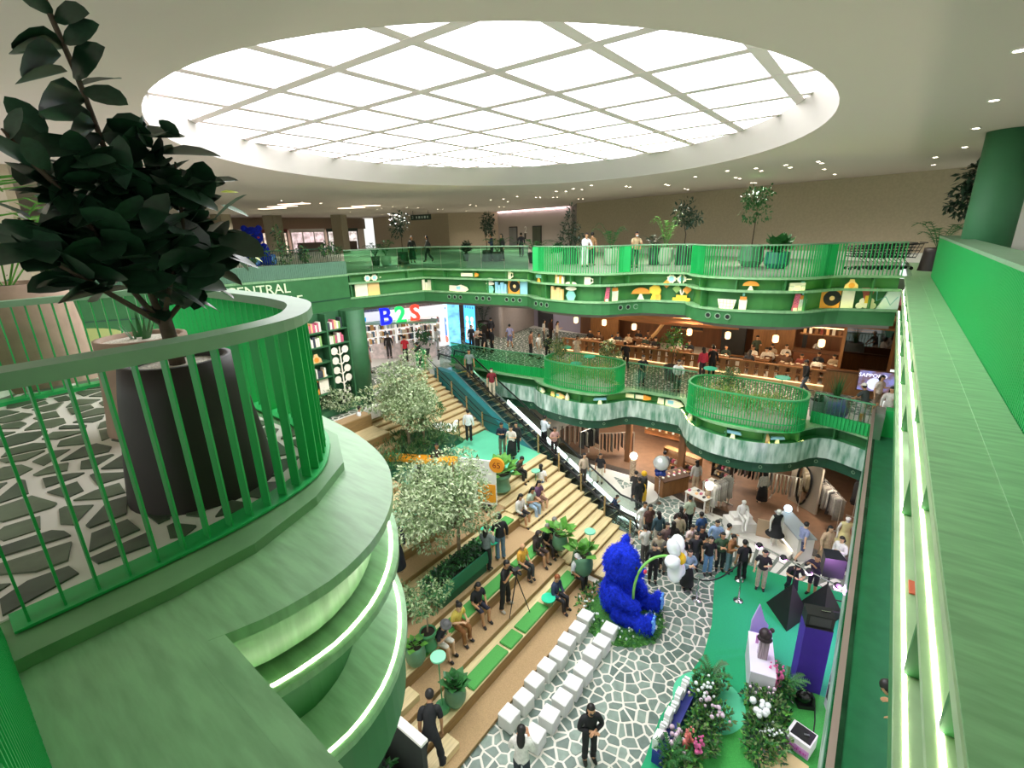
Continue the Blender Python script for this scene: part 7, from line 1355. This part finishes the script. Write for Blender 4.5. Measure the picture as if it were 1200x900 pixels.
def person(loc, rel, pose, top, tc, bot, bc, hair='short', mask=None, scale=1.0, label='', group=None, hc='black', shoe='#22211f', z=None):
    B = body(pose); rz = math.radians(-52.4 + rel); ri = random.Random(label + str(loc)); o = thing('person', label, 'person', loc if z is None else (loc[0], loc[1], z), rz, group, scale)
    sk = ri.choice(SKIN); b = link('body', B['mesh'], o); put(b, sk)
    if top: put(link('shirt' if top != 'long' else 'jacket', clothes(pose, top), o), pal(tc))
    if bot in ('skirt', 'longskirt', 'dress'):
        if B['sit']: put(link('skirt', clothes(pose, 'legs'), o), pal(bc))
        else:
            if bot not in SKIRT: hem = .48 if bot == 'skirt' else .22; s = smb(); s.lathe([(.135, 1.0), (.165, .88), (.21, .66), (.25, hem), (.235, hem)], seg=16, caps=False); SKIRT[bot] = s.mesh('skirt', [])
            put(link('skirt', SKIRT[bot], o), pal(bc))
    elif bot: put(link(bot, clothes(pose, bot), o), pal(bc))
    put(link('shoes', clothes(pose, 'shoes'), o), pal(shoe))
    M = Matrix.Translation(B['hc']) @ B['hR'].to_4x4()
    def hd(nm, kind, m): q = link(nm, head_mesh(kind), b); put(q, m); q.matrix_local = M
    if hair: hd('hair' if hair not in ('cap', 'hat', 'hood') else hair, hair, HAIRC[hc] if hc in HAIRC else pal(hc))
    if hair in ('cap', 'hat'): q = link('hair', head_mesh('short'), b); put(q, HAIRC['black']); q.matrix_local = M; q.scale = (.97, .97, .93)
    hd('eyes', 'eyes', BLACK)
    if mask: hd('face_mask', 'mask', pal(mask))
    return o
def esc(x, y=0.0):
    p = ET + eu * x + ev * y; k = int((x - flat) / go); return (p.x, p.y, Z1 - dz * max(0, min(ns, k)) + .005) if x > flat else (p.x, p.y, Z1)
for a in ((esc(2.3, -.1), 8, 'stand', 'short', '#75857d', 'shorts', '#1b1b1b', 'short', None, 1.02, 'person in grey green shirt and black shorts riding down the escalator'), (esc(4.0, .1), 10, 'stand', 'short', '#7c2028', 'trousers', '#cdbfa4', 'short', '#e8e8e8', 1.02, 'person in maroon shirt, khaki trousers and white face mask on the escalator'),
    (esc(7.9, .2), 130, 'phone', 'long', '#dfe6ee', 'trousers', '#17181b', 'short', None, 1.03, 'person in pale blue shirt and black trousers halfway down the escalator'), (esc(8.7, .1), 20, 'phone', 'short', '#c79d92', 'trousers', '#2a2022', 'long', None, .96, 'person in pink top below the pale blue shirt on the escalator'), (esc(10.6, .1), 30, 'stand', 'long', '#cdb9a2', 'trousers', '#4a3f3a', 'long', None, .96, 'person in beige jacket low on the escalator'), (esc(12.3, .1), 60, 'sitlean', 'long', '#22304f', 'trousers', '#222a3a', 'short', None, .8, 'child in navy crouching near the foot of the escalator')): person(*a)
S1 = lambda p, back=.42, fl=.14, fr=-7.18: (fr - .2, p[1], ZG + fl)
sit_rows = {1: (-7.18, .14), 2: (-8.6, .76), 3: (-10.05, 1.4), 4: (-11.5, 2.02)}
def seat(row, y, rel, *a, **k):
    fr, fl = sit_rows[row]; return person((fr - .16, y, ZG + fl), rel, *a, **k)
for a in ((1, (-6.95, 11.63, -10.39)[1], 52, 'sit', 'long', '#2b3650', 'trousers', '#1d1d22', 'short', None, 1.06, 'person in navy jacket with reddish hair sitting beside the mint table on the lowest bench', None, 'red'), (1, (-6.95, 12.96, -10.92)[1], 52, 'sit', 'short', '#c9cacc', 'trousers', '#191a1d', 'cap', None, 1.06, 'person in white cap and grey shirt sitting on the lowest bench', None, '#efe9e9'),
    (2, (-8.40, 7.49, -9.97)[1], 60, 'sitlean', 'short', '#23252a', 'shorts', '#d8d2c4', 'hat', None, 1.06, 'person in grey bucket hat and dark shirt at the left end of the second bench', None, '#6b6a6c'), (2, (-8.40, 8.26, -10.05)[1], 50, 'sitphone', 'short', '#d9c25a', 'trousers', '#8a5a30', 'bun', None, 1.06, 'person in yellow top and brown patterned trousers on the second bench'), (2, (-8.40, 9.23, -10.16)[1], 40, 'sit', 'short', '#17181c', 'skirt', '#1d2030', 'bob', None, 1.08, 'person in black dress with bare legs sitting on the second bench'),
    (2, (-8.40, 11.66, -10.09)[1], 50, 'sitx', 'short', '#e0a63c', 'trousers', '#2a2c2c', 'bald', None, 1.06, 'person in yellow shirt and dark trousers right of the camera operator'), (2, (-8.40, 12.60, -10.31)[1], 50, 'sit', 'long', '#3b302c', 'longskirt', '#3b2d28', 'hood', '#e9e6e2', 1.06, 'person in dark brown headscarf and white mask on the second bench', None, '#332a28'), (2, (-8.40, 13.20, -10.34)[1], 50, 'sit', 'short', '#17171a', 'trousers', '#2b2422', 'short', None, 1.04, 'person in black shirt between the headscarf and the white trousers', None, 'grey'), (2, (-8.40, 13.69, -10.26)[1], 50, 'sit', 'short', '#1b2432', 'trousers', '#d9d3c8', 'short', '#e9e6e2', 1.06, 'person in dark blue shirt and white trousers at the right of the second bench', None, 'grey'),
    (3, (-9.85, 13.49, -9.84)[1], 50, 'sit', 'long', '#d8d4cc', 'longskirt', '#1b1a1b', 'long', None, 1.05, 'person in white top and long black skirt on the third bench'), (3, (-9.85, 14.22, -9.88)[1], 50, 'sitphone', 'short', '#b9cbb6', 'trousers', '#9fbad0', 'long', None, 1.05, 'person in pale green top and light jeans on the third bench'), (3, (-9.85, 14.80, -9.95)[1], 45, 'sit', 'short', '#6b4a68', 'shorts', '#7a5a48', 'long', None, 1.05, 'person in purple top and shorts on the third bench'),
    (4, (-11.30, 15.25, -10.13)[1], 60, 'sitlean', 'long', '#2f3026', 'trousers', '#23231f', 'short', None, 1.05, 'person in dark olive jacket bent over a phone behind the third bench'), (4, (-11.30, 12.83, -9.43)[1], 40, 'sitphone', 'long', '#1c1f26', 'trousers', '#27303f', 'short', None, 1.05, 'person in black jacket sitting at the edge of the mint landing under the potted plant')): seat(*a[:11], a[11] if len(a) > 11 else '', *(a[12:13] or [None]), **({'hc': a[13]} if len(a) > 13 else {}))
T = lambda *a, **k: person(*a, **k)
T((-8.28, 10.06, -10.04), 60, 'film', 'short', '#141415', 'trousers', '#121213', 'short', None, 1.12, 'camera operator in black standing behind a tripod on the second tread', shoe='#b9b2a4')
T((-9.43, 10.54, -9.40), 150, 'phone', 'long', '#7b8484', 'trousers', '#17171a', 'long', None, 1.05, 'person in grey top and black trousers seen from behind by the planter box'); T((-9.41, 11.29, -9.40), 200, 'talk', 'long', '#17181d', 'trousers', '#5d7488', 'short', None, 1.08, 'person in black jacket and jeans seen from behind at the third tread')
T((-10.88, 16.07, -9.78), 165, 'stand', 'short', '#eae8e4', 'longskirt', '#3c566f', 'long', None, 1.0, 'person with long hair in white blouse and blue skirt climbing the stairs')
T((-13.30, 16.39, -8.39), 350, 'phone', 'long', '#1d2b3d', 'trousers', '#6b6f5c', 'short', None, 1.0, 'person in navy jacket and olive trousers on the mint landing'); T((-12.71, 16.35, -8.39), 340, 'talk', 'short', '#d9cfc4', 'dress', '#18181a', 'bob', None, .98, 'person in black dress over a pale top on the mint landing'); T((-12.95, 17.08, -8.39), 330, 'stand', 'long', '#26282a', 'trousers', '#1d1d1d', 'short', None, .9, 'person in dark clothes behind the black dress on the mint landing')
T((-15.42, 16.36, -8.20), 170, 'stand', 'long', '#e4e6e4', 'trousers', '#1b1c20', 'short', None, 1.0, 'person in white shirt and black trousers seen from behind on the upper stairs')
T((-10.71, 7.76, -8.30), 200, 'stand', 'long', '#1d2230', 'longskirt', '#1b1f2b', 'short', None, 1.15, 'person in dark navy coat with pale collar beside the light ledge'); T((-12.52, 9.67, -8.39), 120, 'phone', 'long', '#20222b', 'trousers', '#1a1a20', 'short', None, 1.0, 'person in dark clothes at the left end of the snack counter'); T((-13.25, 11.14, -8.39), 160, 'stand', 'long', '#17181a', 'trousers', '#191919', 'long', None, 1.0, 'person in black with long hair at the middle of the snack counter'); T((-14.22, 13.00, -8.39), 30, 'stand', 'long', '#2a2a28', 'trousers', '#1f1f1f', 'short', None, .98, 'person in dark clothes behind the orange end of the snack counter')
T((-18.45, 12.18, -7.00), 110, 'sit', 'long', '#e3e4e4', 'trousers', '#30486a', 'short', None, 1.05, 'person in white shirt and jeans sitting high on the left steps'); T((-20.97, 14.16, -6.00), 80, 'sit', 'short', '#2f86c8', 'trousers', '#1b1b1e', 'short', None, .9, 'child in bright blue shirt sitting near the bookcase')
T((-6.76, 5.27, -10.40), 185, 'bend', 'short', '#15161a', 'trousers', '#1a1b1e', 'short', None, 1.18, 'person in black T-shirt bending over the steps at the bottom edge'); T((-4.90, 6.35, -10.80), 170, 'phone', 'long', '#dcd9d2', 'trousers', '#26313a', 'long', None, 1.12, 'person in white top with dark long hair at the bottom edge by the cubes'); T((-3.94, 7.87, -10.80), 10, 'cross', 'long', '#16161a', 'trousers', '#17171a', 'long', '#2a2a2a', 1.1, 'person in black with long dark hair holding a folder on the open stone floor')
T((-5.79, 13.78, -10.80), 180, 'phone', 'long', '#4a3a30', 'trousers', '#2d2a2a', 'long', None, 1.05, 'person with long brown hair standing behind the blue bear'); T((-5.46, 14.02, -10.80), 190, 'stand', 'long', '#e6e6e2', 'trousers', '#1f2733', 'bob', None, 1.0, 'person in white top and dark trousers between the bear and the daisy')
CR = [((-5.71, 16.97, -10.78), 190, 'stand', 'long', '#3c5560', 'trousers', '#c9c2b4', 'long', 'person in teal blue jacket and pale trousers walking to the shops'), ((-5.07, 18.87, -10.78), 195, 'stand', 'short', '#aab49c', 'trousers', '#17181a', 'short', 'person in grey green shirt seen from behind near the goods tables'), ((-5.09, 17.75, -10.78), 160, 'phone', 'long', '#3a2a2c', 'trousers', '#26262a', 'long', 'person in dark brown jacket left of the grey green shirt'), ((-4.30, 17.90, -10.78), 200, 'stand', 'short', '#2b4a7a', 'trousers', '#23262c', 'short', 'person in blue polo shirt seen from behind in the crowd'),
      ((-3.68, 17.73, -10.78), 350, 'talk', 'long', '#9db8e0', 'trousers', '#23252c', 'short', 'person in light blue shirt facing the stage'), ((-4.04, 16.96, -10.78), 10, 'cross', 'short', '#18181a', 'trousers', '#1b1b1e', 'short', 'person in black T-shirt with small badge in the crowd'), ((-3.58, 16.50, -10.78), 0, 'stand', 'short', '#141416', 'trousers', '#5f8ab0', 'short', 'person in black polo shirt and light jeans at the front of the crowd'), ((-2.99, 17.10, -10.78), 40, 'phone', 'long', '#9a6a40', 'trousers', '#6e8a92', 'short', 'person in brown jacket with white bag at the right of the crowd'), ((-3.27, 17.70, -10.78), 60, 'talk', 'short', '#e8e4dc', 'trousers', '#39404a', 'short', 'person in white shirt with shoulder strap behind the brown jacket'),
      ((-2.47, 16.94, -10.78), 185, 'stand', 'short', '#17181a', 'trousers', '#121214', 'short', 'broad person in black seen from behind on the carpet edge'), ((-4.42, 16.89, -10.78), 20, 'phone', 'short', '#dfc8c4', 'trousers', '#4a4038', 'long', 'person in pinkish white top in the crowd'), ((-4.41, 15.86, -10.78), 30, 'cross', 'long', '#17171b', 'trousers', '#2b3850', 'long', 'person in black top with very long hair left of the denim jacket'), ((-3.96, 15.28, -10.78), 5, 'cross', 'long', '#8aa2b8', 'longskirt', '#151518', 'long', 'person in denim jacket and long black skirt in front of the crowd'), ((-4.83, 15.67, -10.78), 340, 'photo', 'long', '#4f4a44', 'trousers', '#6a675f', 'short', 'person in dark grey jacket raising a phone in the crowd'),
      ((-5.20, 15.65, -10.78), 330, 'talk', 'long', '#a89c88', 'trousers', '#403a34', 'short', 'person in beige jacket at the left of the crowd'), ((-5.00, 16.60, -10.78), 170, 'stand', 'long', '#2a221f', 'trousers', '#221f1e', 'long', 'person in dark brown coat behind the grey jacket'), ((-5.01, 17.32, -10.78), 185, 'stand', 'long', '#b7a68a', 'trousers', '#5a5248', 'short', 'person in sand coloured top seen from behind'), ((-5.10, 14.90, -10.78), 350, 'stand', 'long', '#16161a', 'trousers', '#16161a', 'short', 'person in black right behind the daisy flower'), ((-4.08, 16.45, -10.78), 355, 'stand', 'short', '#2c2c30', 'trousers', '#3a3a40', 'short', 'person in charcoal T-shirt in the middle of the crowd'), ((-5.22, 16.44, -10.78), 20, 'stand', 'short', '#6e5a52', 'trousers', '#2f2c2c', 'long', 'person in mauve brown top at the back left of the crowd'), ((-3.28, 17.01, -10.78), 350, 'cross', 'long', '#3d5a3f', 'trousers', '#23282a', 'bob', 'person in dark green top beside the brown jacket'), ((-5.76, 15.75, -10.78), 200, 'phone', 'short', '#dad6cf', 'trousers', '#54504c', 'short', 'person in white shirt near the escalator foot behind the balloons'),
      ((-1.80, 16.81, -10.78), 330, 'talk', 'short', '#222024', 'trousers', '#a8a088', 'bob', 'person in black top and khaki trousers with white papers on the carpet'), ((-0.88, 17.10, -10.78), 340, 'lean', 'short', '#1a1a1e', 'trousers', '#20222c', 'short', 'person in black bending over a phone behind the stage lamps'), ((-0.27, 17.53, -10.78), 300, 'photo', 'long', '#2c2038', 'shorts', '#2a2430', 'short', 'photographer in dark shorts lit purple by the stage lamps'), ((-0.91, 19.44, -10.78), 100, 'walk', 'short', '#8f96bb', 'shorts', '#4a5478', 'short', 'person in lilac shirt and shorts walking with a backpack past the shop'), ((-0.13, 19.74, -10.78), 10, 'stand', 'long', '#c2a788', 'longskirt', '#a9916f', 'long', 'person in patterned beige dress near the yellow dress mannequin'),
      ((0.33, 19.23, -10.78), 290, 'talk', 'long', '#e6e4e2', 'trousers', '#8aa0b8', 'bob', 'person in white top and light jeans at the right edge of the plaza'), ((0.74, 19.93, -10.78), 230, 'stand', 'long', '#cfc5b8', 'trousers', '#3c5672', 'bob', 'person in cream top and blue jeans beside the glass edge'), ((-10.10, 19.02, -10.78), 110, 'talk', 'long', '#eceeee', 'trousers', '#131316', 'short', 'person in white shirt and black trousers by the escalator and left shop'), ((-10.13, 20.45, -10.78), 330, 'stand', 'short', '#151518', 'trousers', '#d3c9b2', 'short', 'person in black shirt and khaki trousers facing the white shirt'), ((-7.47, 19.17, -10.78), 200, 'stand', 'long', '#141416', 'trousers', '#141416', 'short', 'person in black seen from behind at the shop threshold'), ((-7.87, 19.61, -10.78), 150, 'phone', 'long', '#26221f', 'trousers', '#1a1a1c', 'short', 'second person in black left at the shop threshold'),
      ((-7.52, 22.47, -10.78), 185, 'stand', 'long', '#6e7478', 'trousers', '#4f6f98', 'short', 'person in grey sweater and jeans looking into the shop'), ((-5.86, 22.36, -10.78), 185, 'stand', 'long', '#b8b4ae', 'trousers', '#bca588', 'long', 'person in pale grey top and tan trousers at the back of the shop'), ((-6.55, 17.38, -10.78), 30, 'walk', 'long', '#e9e8e4', 'trousers', '#d3cdc2', 'short', 'person in white clothes walking below the escalator'), ((-6.25, 17.30, -10.78), 20, 'stand', 'short', '#5a3a34', 'trousers', '#2a2626', 'long', 'child holding a red ball below the escalator'), ((-2.96, 23.03, -10.78), 185, 'stand', 'long', '#c9c3ba', 'longskirt', '#17171a', 'bob', 'shop visitor in pale top and black skirt behind the patterned rack')]
for (pp, r, po, t, tc, b, bc, h, lab) in CR: person(pp, r, po, t, tc, b, bc, h, None, 1.0, lab)

F1 = [((-23.73, 19.71, -6.00), 170, 'stand', 'short', '#c4202c', 'trousers', '#1a1a1c', 'short', 'person in bright red shirt at the top of the escalator'), ((-25.33, 21.95, -6.00), 190, 'stand', 'long', '#1d1a24', 'longskirt', '#1d1a24', 'bob', 'tall person in dark long coat behind the red shirt'), ((-25.83, 21.07, -6.00), 150, 'phone', 'long', '#26262c', 'trousers', '#8b97a3', 'short', 'person in dark jacket and pale jeans left of the red shirt'), ((-21.67, 19.34, -6.00), 250, 'lean', 'long', '#141a14', 'trousers', '#1a1a18', 'short', 'person in black stepping towards the escalator top'), ((-25.36, 19.72, -6.00), 20, 'stand', 'long', '#2b221f', 'trousers', '#3a3430', 'long', 'person in dark brown by the bookshop counter'), ((-26.28, 19.68, -6.00), 200, 'phone', 'long', '#5d6472', 'trousers', '#2c2f36', 'short', 'person in blue grey jacket looking at the bookshop shelves'), ((-26.53, 21.21, -6.00), 200, 'stand', 'long', '#9a8573', 'trousers', '#4a4038', 'bob', 'person in light brown coat in front of the bookshop'), ((-23.59, 16.80, -6.00), 120, 'stand', 'short', '#c99aa0', 'trousers', '#8d7a78', 'long', 'person in pink top beside the green bookcase column'), ((-24.03, 22.74, -6.00), 20, 'stand', 'short', '#dfdcd8', 'trousers', '#c3c0ba', 'bob', 'person in white before the left light box poster'), ((-24.92, 25.29, -6.00), 330, 'stand', 'long', '#22202a', 'trousers', '#22202a', 'long', 'person in dark clothes between the two light box posters'),
 ((-22.43, 24.59, -6.00), 30, 'stand', 'long', '#2a2b33', 'trousers', '#23242a', 'short', 'person in dark jacket left in the group behind the glass balustrade'), ((-21.73, 24.43, -6.00), 40, 'phone', 'short', '#c7b6a4', 'trousers', '#3b3531', 'long', 'person in beige top in the group behind the glass balustrade'), ((-21.16, 24.49, -6.00), 330, 'lean', 'long', '#141214', 'longskirt', '#141214', 'long', 'person in black leaning on the glass balustrade'), ((-20.54, 24.58, -6.00), 300, 'stand', 'long', '#17161a', 'trousers', '#191719', 'long', 'person in black at the right of the group behind the balustrade'), ((-23.18, 27.69, -6.00), 210, 'stand', 'long', '#1c1b20', 'trousers', '#1c1b20', 'short', 'person in black walking toward the lift lobby'), ((-20.25, 26.21, -6.00), 200, 'walk', 'short', '#9a97bb', 'shorts', '#6d6a90', 'short', 'child in lilac shirt crossing the patterned middle floor'), ((-17.64, 25.00, -6.00), 110, 'stand', 'short', '#8b5a40', 'trousers', '#1c1a1a', 'short', 'person in brown shirt with white print near the balustrade'), ((-16.85, 24.72, -6.00), 60, 'stand', 'short', '#e6e3de', 'trousers', '#bcb8b0', 'short', 'person in white shirt beside the brown shirt'), ((-16.11, 24.68, -6.00), 150, 'stand', 'long', '#17181a', 'trousers', '#1a1a1a', 'short', 'person in black left of the left oval planting bed'), ((-19.13, 28.75, -6.00), 90, 'stand', 'short', '#dedad4', 'trousers', '#5a5450', 'bob', 'person in white queueing at the left corner of the restaurant'), ((-19.01, 29.48, -6.00), 120, 'stand', 'long', '#4a2d22', 'trousers', '#2a2422', 'bob', 'person in dark brown queueing at the left corner of the restaurant'), ((-18.04, 28.77, -6.00), 70, 'phone', 'long', '#cfc8be', 'trousers', '#6a6258', 'long', 'person in cream top beside the wooden screen of the restaurant'),
 ((-14.37, 25.29, -6.00), 20, 'stand', 'short', '#d8c8b0', 'longskirt', '#c9b89e', 'long', 'person in cream dress behind the left oval bed'), ((-11.14, 25.29, -6.00), 180, 'lean', 'long', '#201c1e', 'trousers', '#201c1e', 'short', 'person in black stooping by the restaurant fence'), ((-9.27, 23.06, -6.00), 0, 'rail', 'short', '#161618', 'trousers', '#1b1d1c', 'short', 'person in black shirt leaning on the middle gallery railing'), ((-7.44, 23.08, -6.00), 355, 'rail', 'long', '#eceae6', 'trousers', '#2a352e', 'long', 'person in white blouse with long hair at the middle gallery railing'), ((-7.08, 26.07, -6.00), 190, 'stand', 'long', '#c9324c', 'trousers', '#3a3438', 'long', 'person in bright red top left of the right oval bed'), ((-6.75, 26.66, -6.00), 160, 'stand', 'long', '#17171a', 'trousers', '#17171a', 'short', 'person in black beside the bright red top'), ((-2.26, 25.97, -6.00), 270, 'walk', 'long', '#131316', 'trousers', '#5f6874', 'cap', 'person in black with cap walking past the right oval bed'), ((0.18, 23.07, -6.00), 200, 'rail', 'short', '#3d4442', 'shorts', '#bdb4a0', 'cap', 'person in pale cap and dark grey shirt at the right end of the gallery'), ((0.93, 23.25, -6.00), 330, 'talk', 'long', '#e3ddd6', 'shorts', '#cfc8c0', 'long', 'person in white patterned top at the right end of the gallery'), ((1.37, 24.42, -6.00), 310, 'stand', 'long', '#a58a6a', 'trousers', '#6a5844', 'short', 'person in tan top behind the white patterned top'), ((0.55, 24.82, -6.00), 20, 'talk', 'short', '#efe6dc', 'shorts', '#9b8a78', 'bob', 'person in cream shirt in front of the lit menu screen')]
for (pp, r, po, t, tc, b, bc, h, lab) in F1: person(pp, r, po, t, tc, b, bc, h, None, 1.0, lab, hc='#e7e2d8' if 'pale cap' in lab else 'black')
UPP = [((-12.48, 22.59, 0.00), 20, 'rail', 'long', '#eef0ee', 'trousers', '#e3e6e2', 'bob', 'person in white suit at the upper gallery railing', None), ((-12.71, 23.77, 0.00), 150, 'stand', 'short', '#a07a52', 'trousers', '#2b3a30', 'short', 'person in brown shirt behind the white suit on the upper gallery', None), ((-9.88, 22.85, 0.00), 5, 'rail', 'short', '#cdb48c', 'trousers', '#22332a', 'short', 'man in beige shirt and white face mask leaning on the upper railing', '#eef0f0'), ((-20.84, 25.29, 0.00), 280, 'talk', 'long', '#2a3a58', 'trousers', '#1f2a36', 'short', 'person in dark blue shirt walking on the upper gallery', None), ((-20.12, 25.47, 0.00), 300, 'stand', 'long', '#3a3c3a', 'trousers', '#2c2e2c', 'bob', 'smaller person in grey behind the dark blue shirt on the upper gallery', None), ((-24.80, 23.38, 0.00), 270, 'walk', 'long', '#2d3028', 'trousers', '#2a2c28', 'long', 'person in dark olive walking alone on the upper gallery', None), ((-25.30, 22.38, -0.00), 30, 'stand', 'long', '#1f2420', 'longskirt', '#1f2420', 'long', 'person in black with long hair beside the black potted tree on the upper gallery', None), ((-22.63, 31.00, 0.00), 180, 'stand', 'long', '#2a2d36', 'trousers', '#2a2d36', 'short', 'person in dark clothes at the left lift door of the upper lobby', None)]
for (pp, r, po, t, tc, b, bc, h, lab, mk) in UPP: person(pp, r, po, t, tc, b, bc, h, mk, 1.0, lab)
person((1.6, 7.6, Z1), 228, 'peer', 'long', '#2a2420', 'trousers', '#2a2420', 'short', None, 1.0, 'person with glasses and dark jacket looking out below the right hand light shelves', shoe='#1a1a1a')
# diners
dr = random.Random(12); cols = ['#1b1b1f', '#d9d3c9', '#5a4030', '#2d3440', '#7a3a30', '#b8a68c', '#24342a', '#e6e0d6']; words = ['black', 'white', 'brown', 'dark blue', 'rust red', 'tan', 'dark green', 'cream']
where = ['left end table of the restaurant', 'second table from the left', 'third table from the left', 'fourth table from the left', 'middle table of the restaurant', 'table right of the middle', 'table before the kitchen', 'table at the back right', 'table at the back left', 'table by the glass room']
for k, (x, y) in enumerate(((-15.2, 28.6), (-13.2, 28.8), (-11.2, 28.5), (-9.2, 28.8), (-7.0, 28.4), (-5.0, 29.0), (-3.2, 28.5), (-4.2, 30.2), (-12.4, 30.2), (-1.8, 29.2))):
    for q, (dx, dy, a) in enumerate(((-.35, .62, -90), (.35, .62, -90), (-.3, -.62, 90))[:2 + (k % 2)]):
        ci = (k * 3 + q * 2) % 8; person((x + dx, y + dy, Z1), a + 52.4, ('sit', 'sitphone', 'sittalk')[(k + q) % 3], 'long' if q else 'short', cols[ci], 'trousers', '#2a2622', ('short', 'long', 'bob')[(k + q) % 3], None, 1.0, f'diner in {words[ci]} top sitting at the {where[k]}')
    for q, (dx, dy, a) in enumerate(((-.35, .62, PI), (.35, .62, PI), (-.3, -.62, 0), (.3, -.62, 0))):
        o = thing('dining_chair', f"dark wooden chair at the {where[k]}, {('back left', 'back right', 'front left', 'front right')[q]}", 'chair', (x + dx, y + dy, Z1), a, f'chairs at the {where[k]}')
        if k == 0 and q == 0:
            cs = MB().box((0, 0, .43), (.42, .42, .04)).mesh('seat', RW2); cb = MB().box((0, -.2, .68), (.4, .03, .34)).mesh('backrest', RW2); cl = MB().box((0, 0, .21), (.035, .035, .42)).mesh('leg', RW2)
        link('seat', cs, o); link('backrest', cb, o)
        for a1 in (-.18, .18):
            for b1_ in (-.18, .18): link('leg', cl, o, (a1, b1_, 0))
for x, y, tc, lab in ((-5.4, 30.6, '#3c4a3a', 'waiter in green apron standing by the brown wall panel'), (-.7, 31.4, '#17171a', 'cook in black behind the kitchen counter'), (-2.4, 31.4, '#e5e0d8', 'cook in white behind the kitchen counter'), (-.5, 29.9, '#1a1a1d', 'person in black inside the glass dining room, left'), (.1, 30.1, '#dcd2c4', 'person in cream inside the glass dining room, middle'), (.6, 29.9, '#33302e', 'person in dark grey inside the glass dining room, right')): person((x, y, Z1), 0, 'talk', 'short', tc, 'trousers', '#1f1f22', 'short', None, 1.0, lab)
# mannequins
MW = mat('mannequin_white', '#e4e0d8', .5); MY = mat('dress_yellow', '#d9cf94', .8, noise=(8, .06))
def mannequin(label, loc, rel, pose, dress=None, dm=None):
    o = thing('mannequin', label, 'mannequin', loc, math.radians(-52.4 + rel)); B = body(pose); b = link('body', B['mesh'], o); put(b, MW)
    if dress:
        v = link('bodice', clothes(pose, 'vest'), o); put(v, dm); s = smb(); s.lathe([(.14, 1.02), (.2, .85), (.3, .5), (.36, dress), (.34, dress)], seg=18, caps=False); s.build('skirt', dm, o)
    return o
sq = Vector((-3.17, 19.92, -10.62)); o = thing('seated_statue', 'white seated statue on rough white block steps at the shop edge', 'statue', tuple(sq), math.radians(-52.4)); MB().box((-.2, 0, .22), (.8, 1.1, .44)).build('block', MW, o); MB().box((-.35, .1, .5), (.5, .8, .2)).build('block', MW, o); b = link('figure', body('sitx')['mesh'], o, (-.1, 0, .2)); put(b, MW)
mannequin('white mannequin in a black dress on the long low plinth', (-1.88, 19.68, -10.62), 0, 'stand', .5, mat('dress_black', '#141416', .8)); mannequin('white mannequin in a long pale yellow dress on the square plinth', (0.37, 20.60, -10.62), 340, 'stand', .22, MY)
# tripod with camera in front of the operator
tp = Vector((-7.86, 10.17, -10.04)); o = thing('camera_tripod', 'black camera on a tripod standing on the second tread', 'tripod', tuple(tp)); 
for k in range(3): a = 2.1 * k + .5; MB().tube([(0, 0, 1.35), (.42 * math.cos(a), .42 * math.sin(a), 0)], [.022, .014], 5).build('leg', BLACK, o)
MB().tube([(0, 0, 1.3), (0, 0, 1.5)], .03, 6).build('column', BLACK, o); MB().box((0, 0, 1.58), (.16, .26, .16), -.3).build('camera_body', BLACK, o); mb = smb(); mb.tube([(0, 0, 1.58), (.22, -.05, 1.58)], .05, 8); mb.build('lens', BLACK, o)
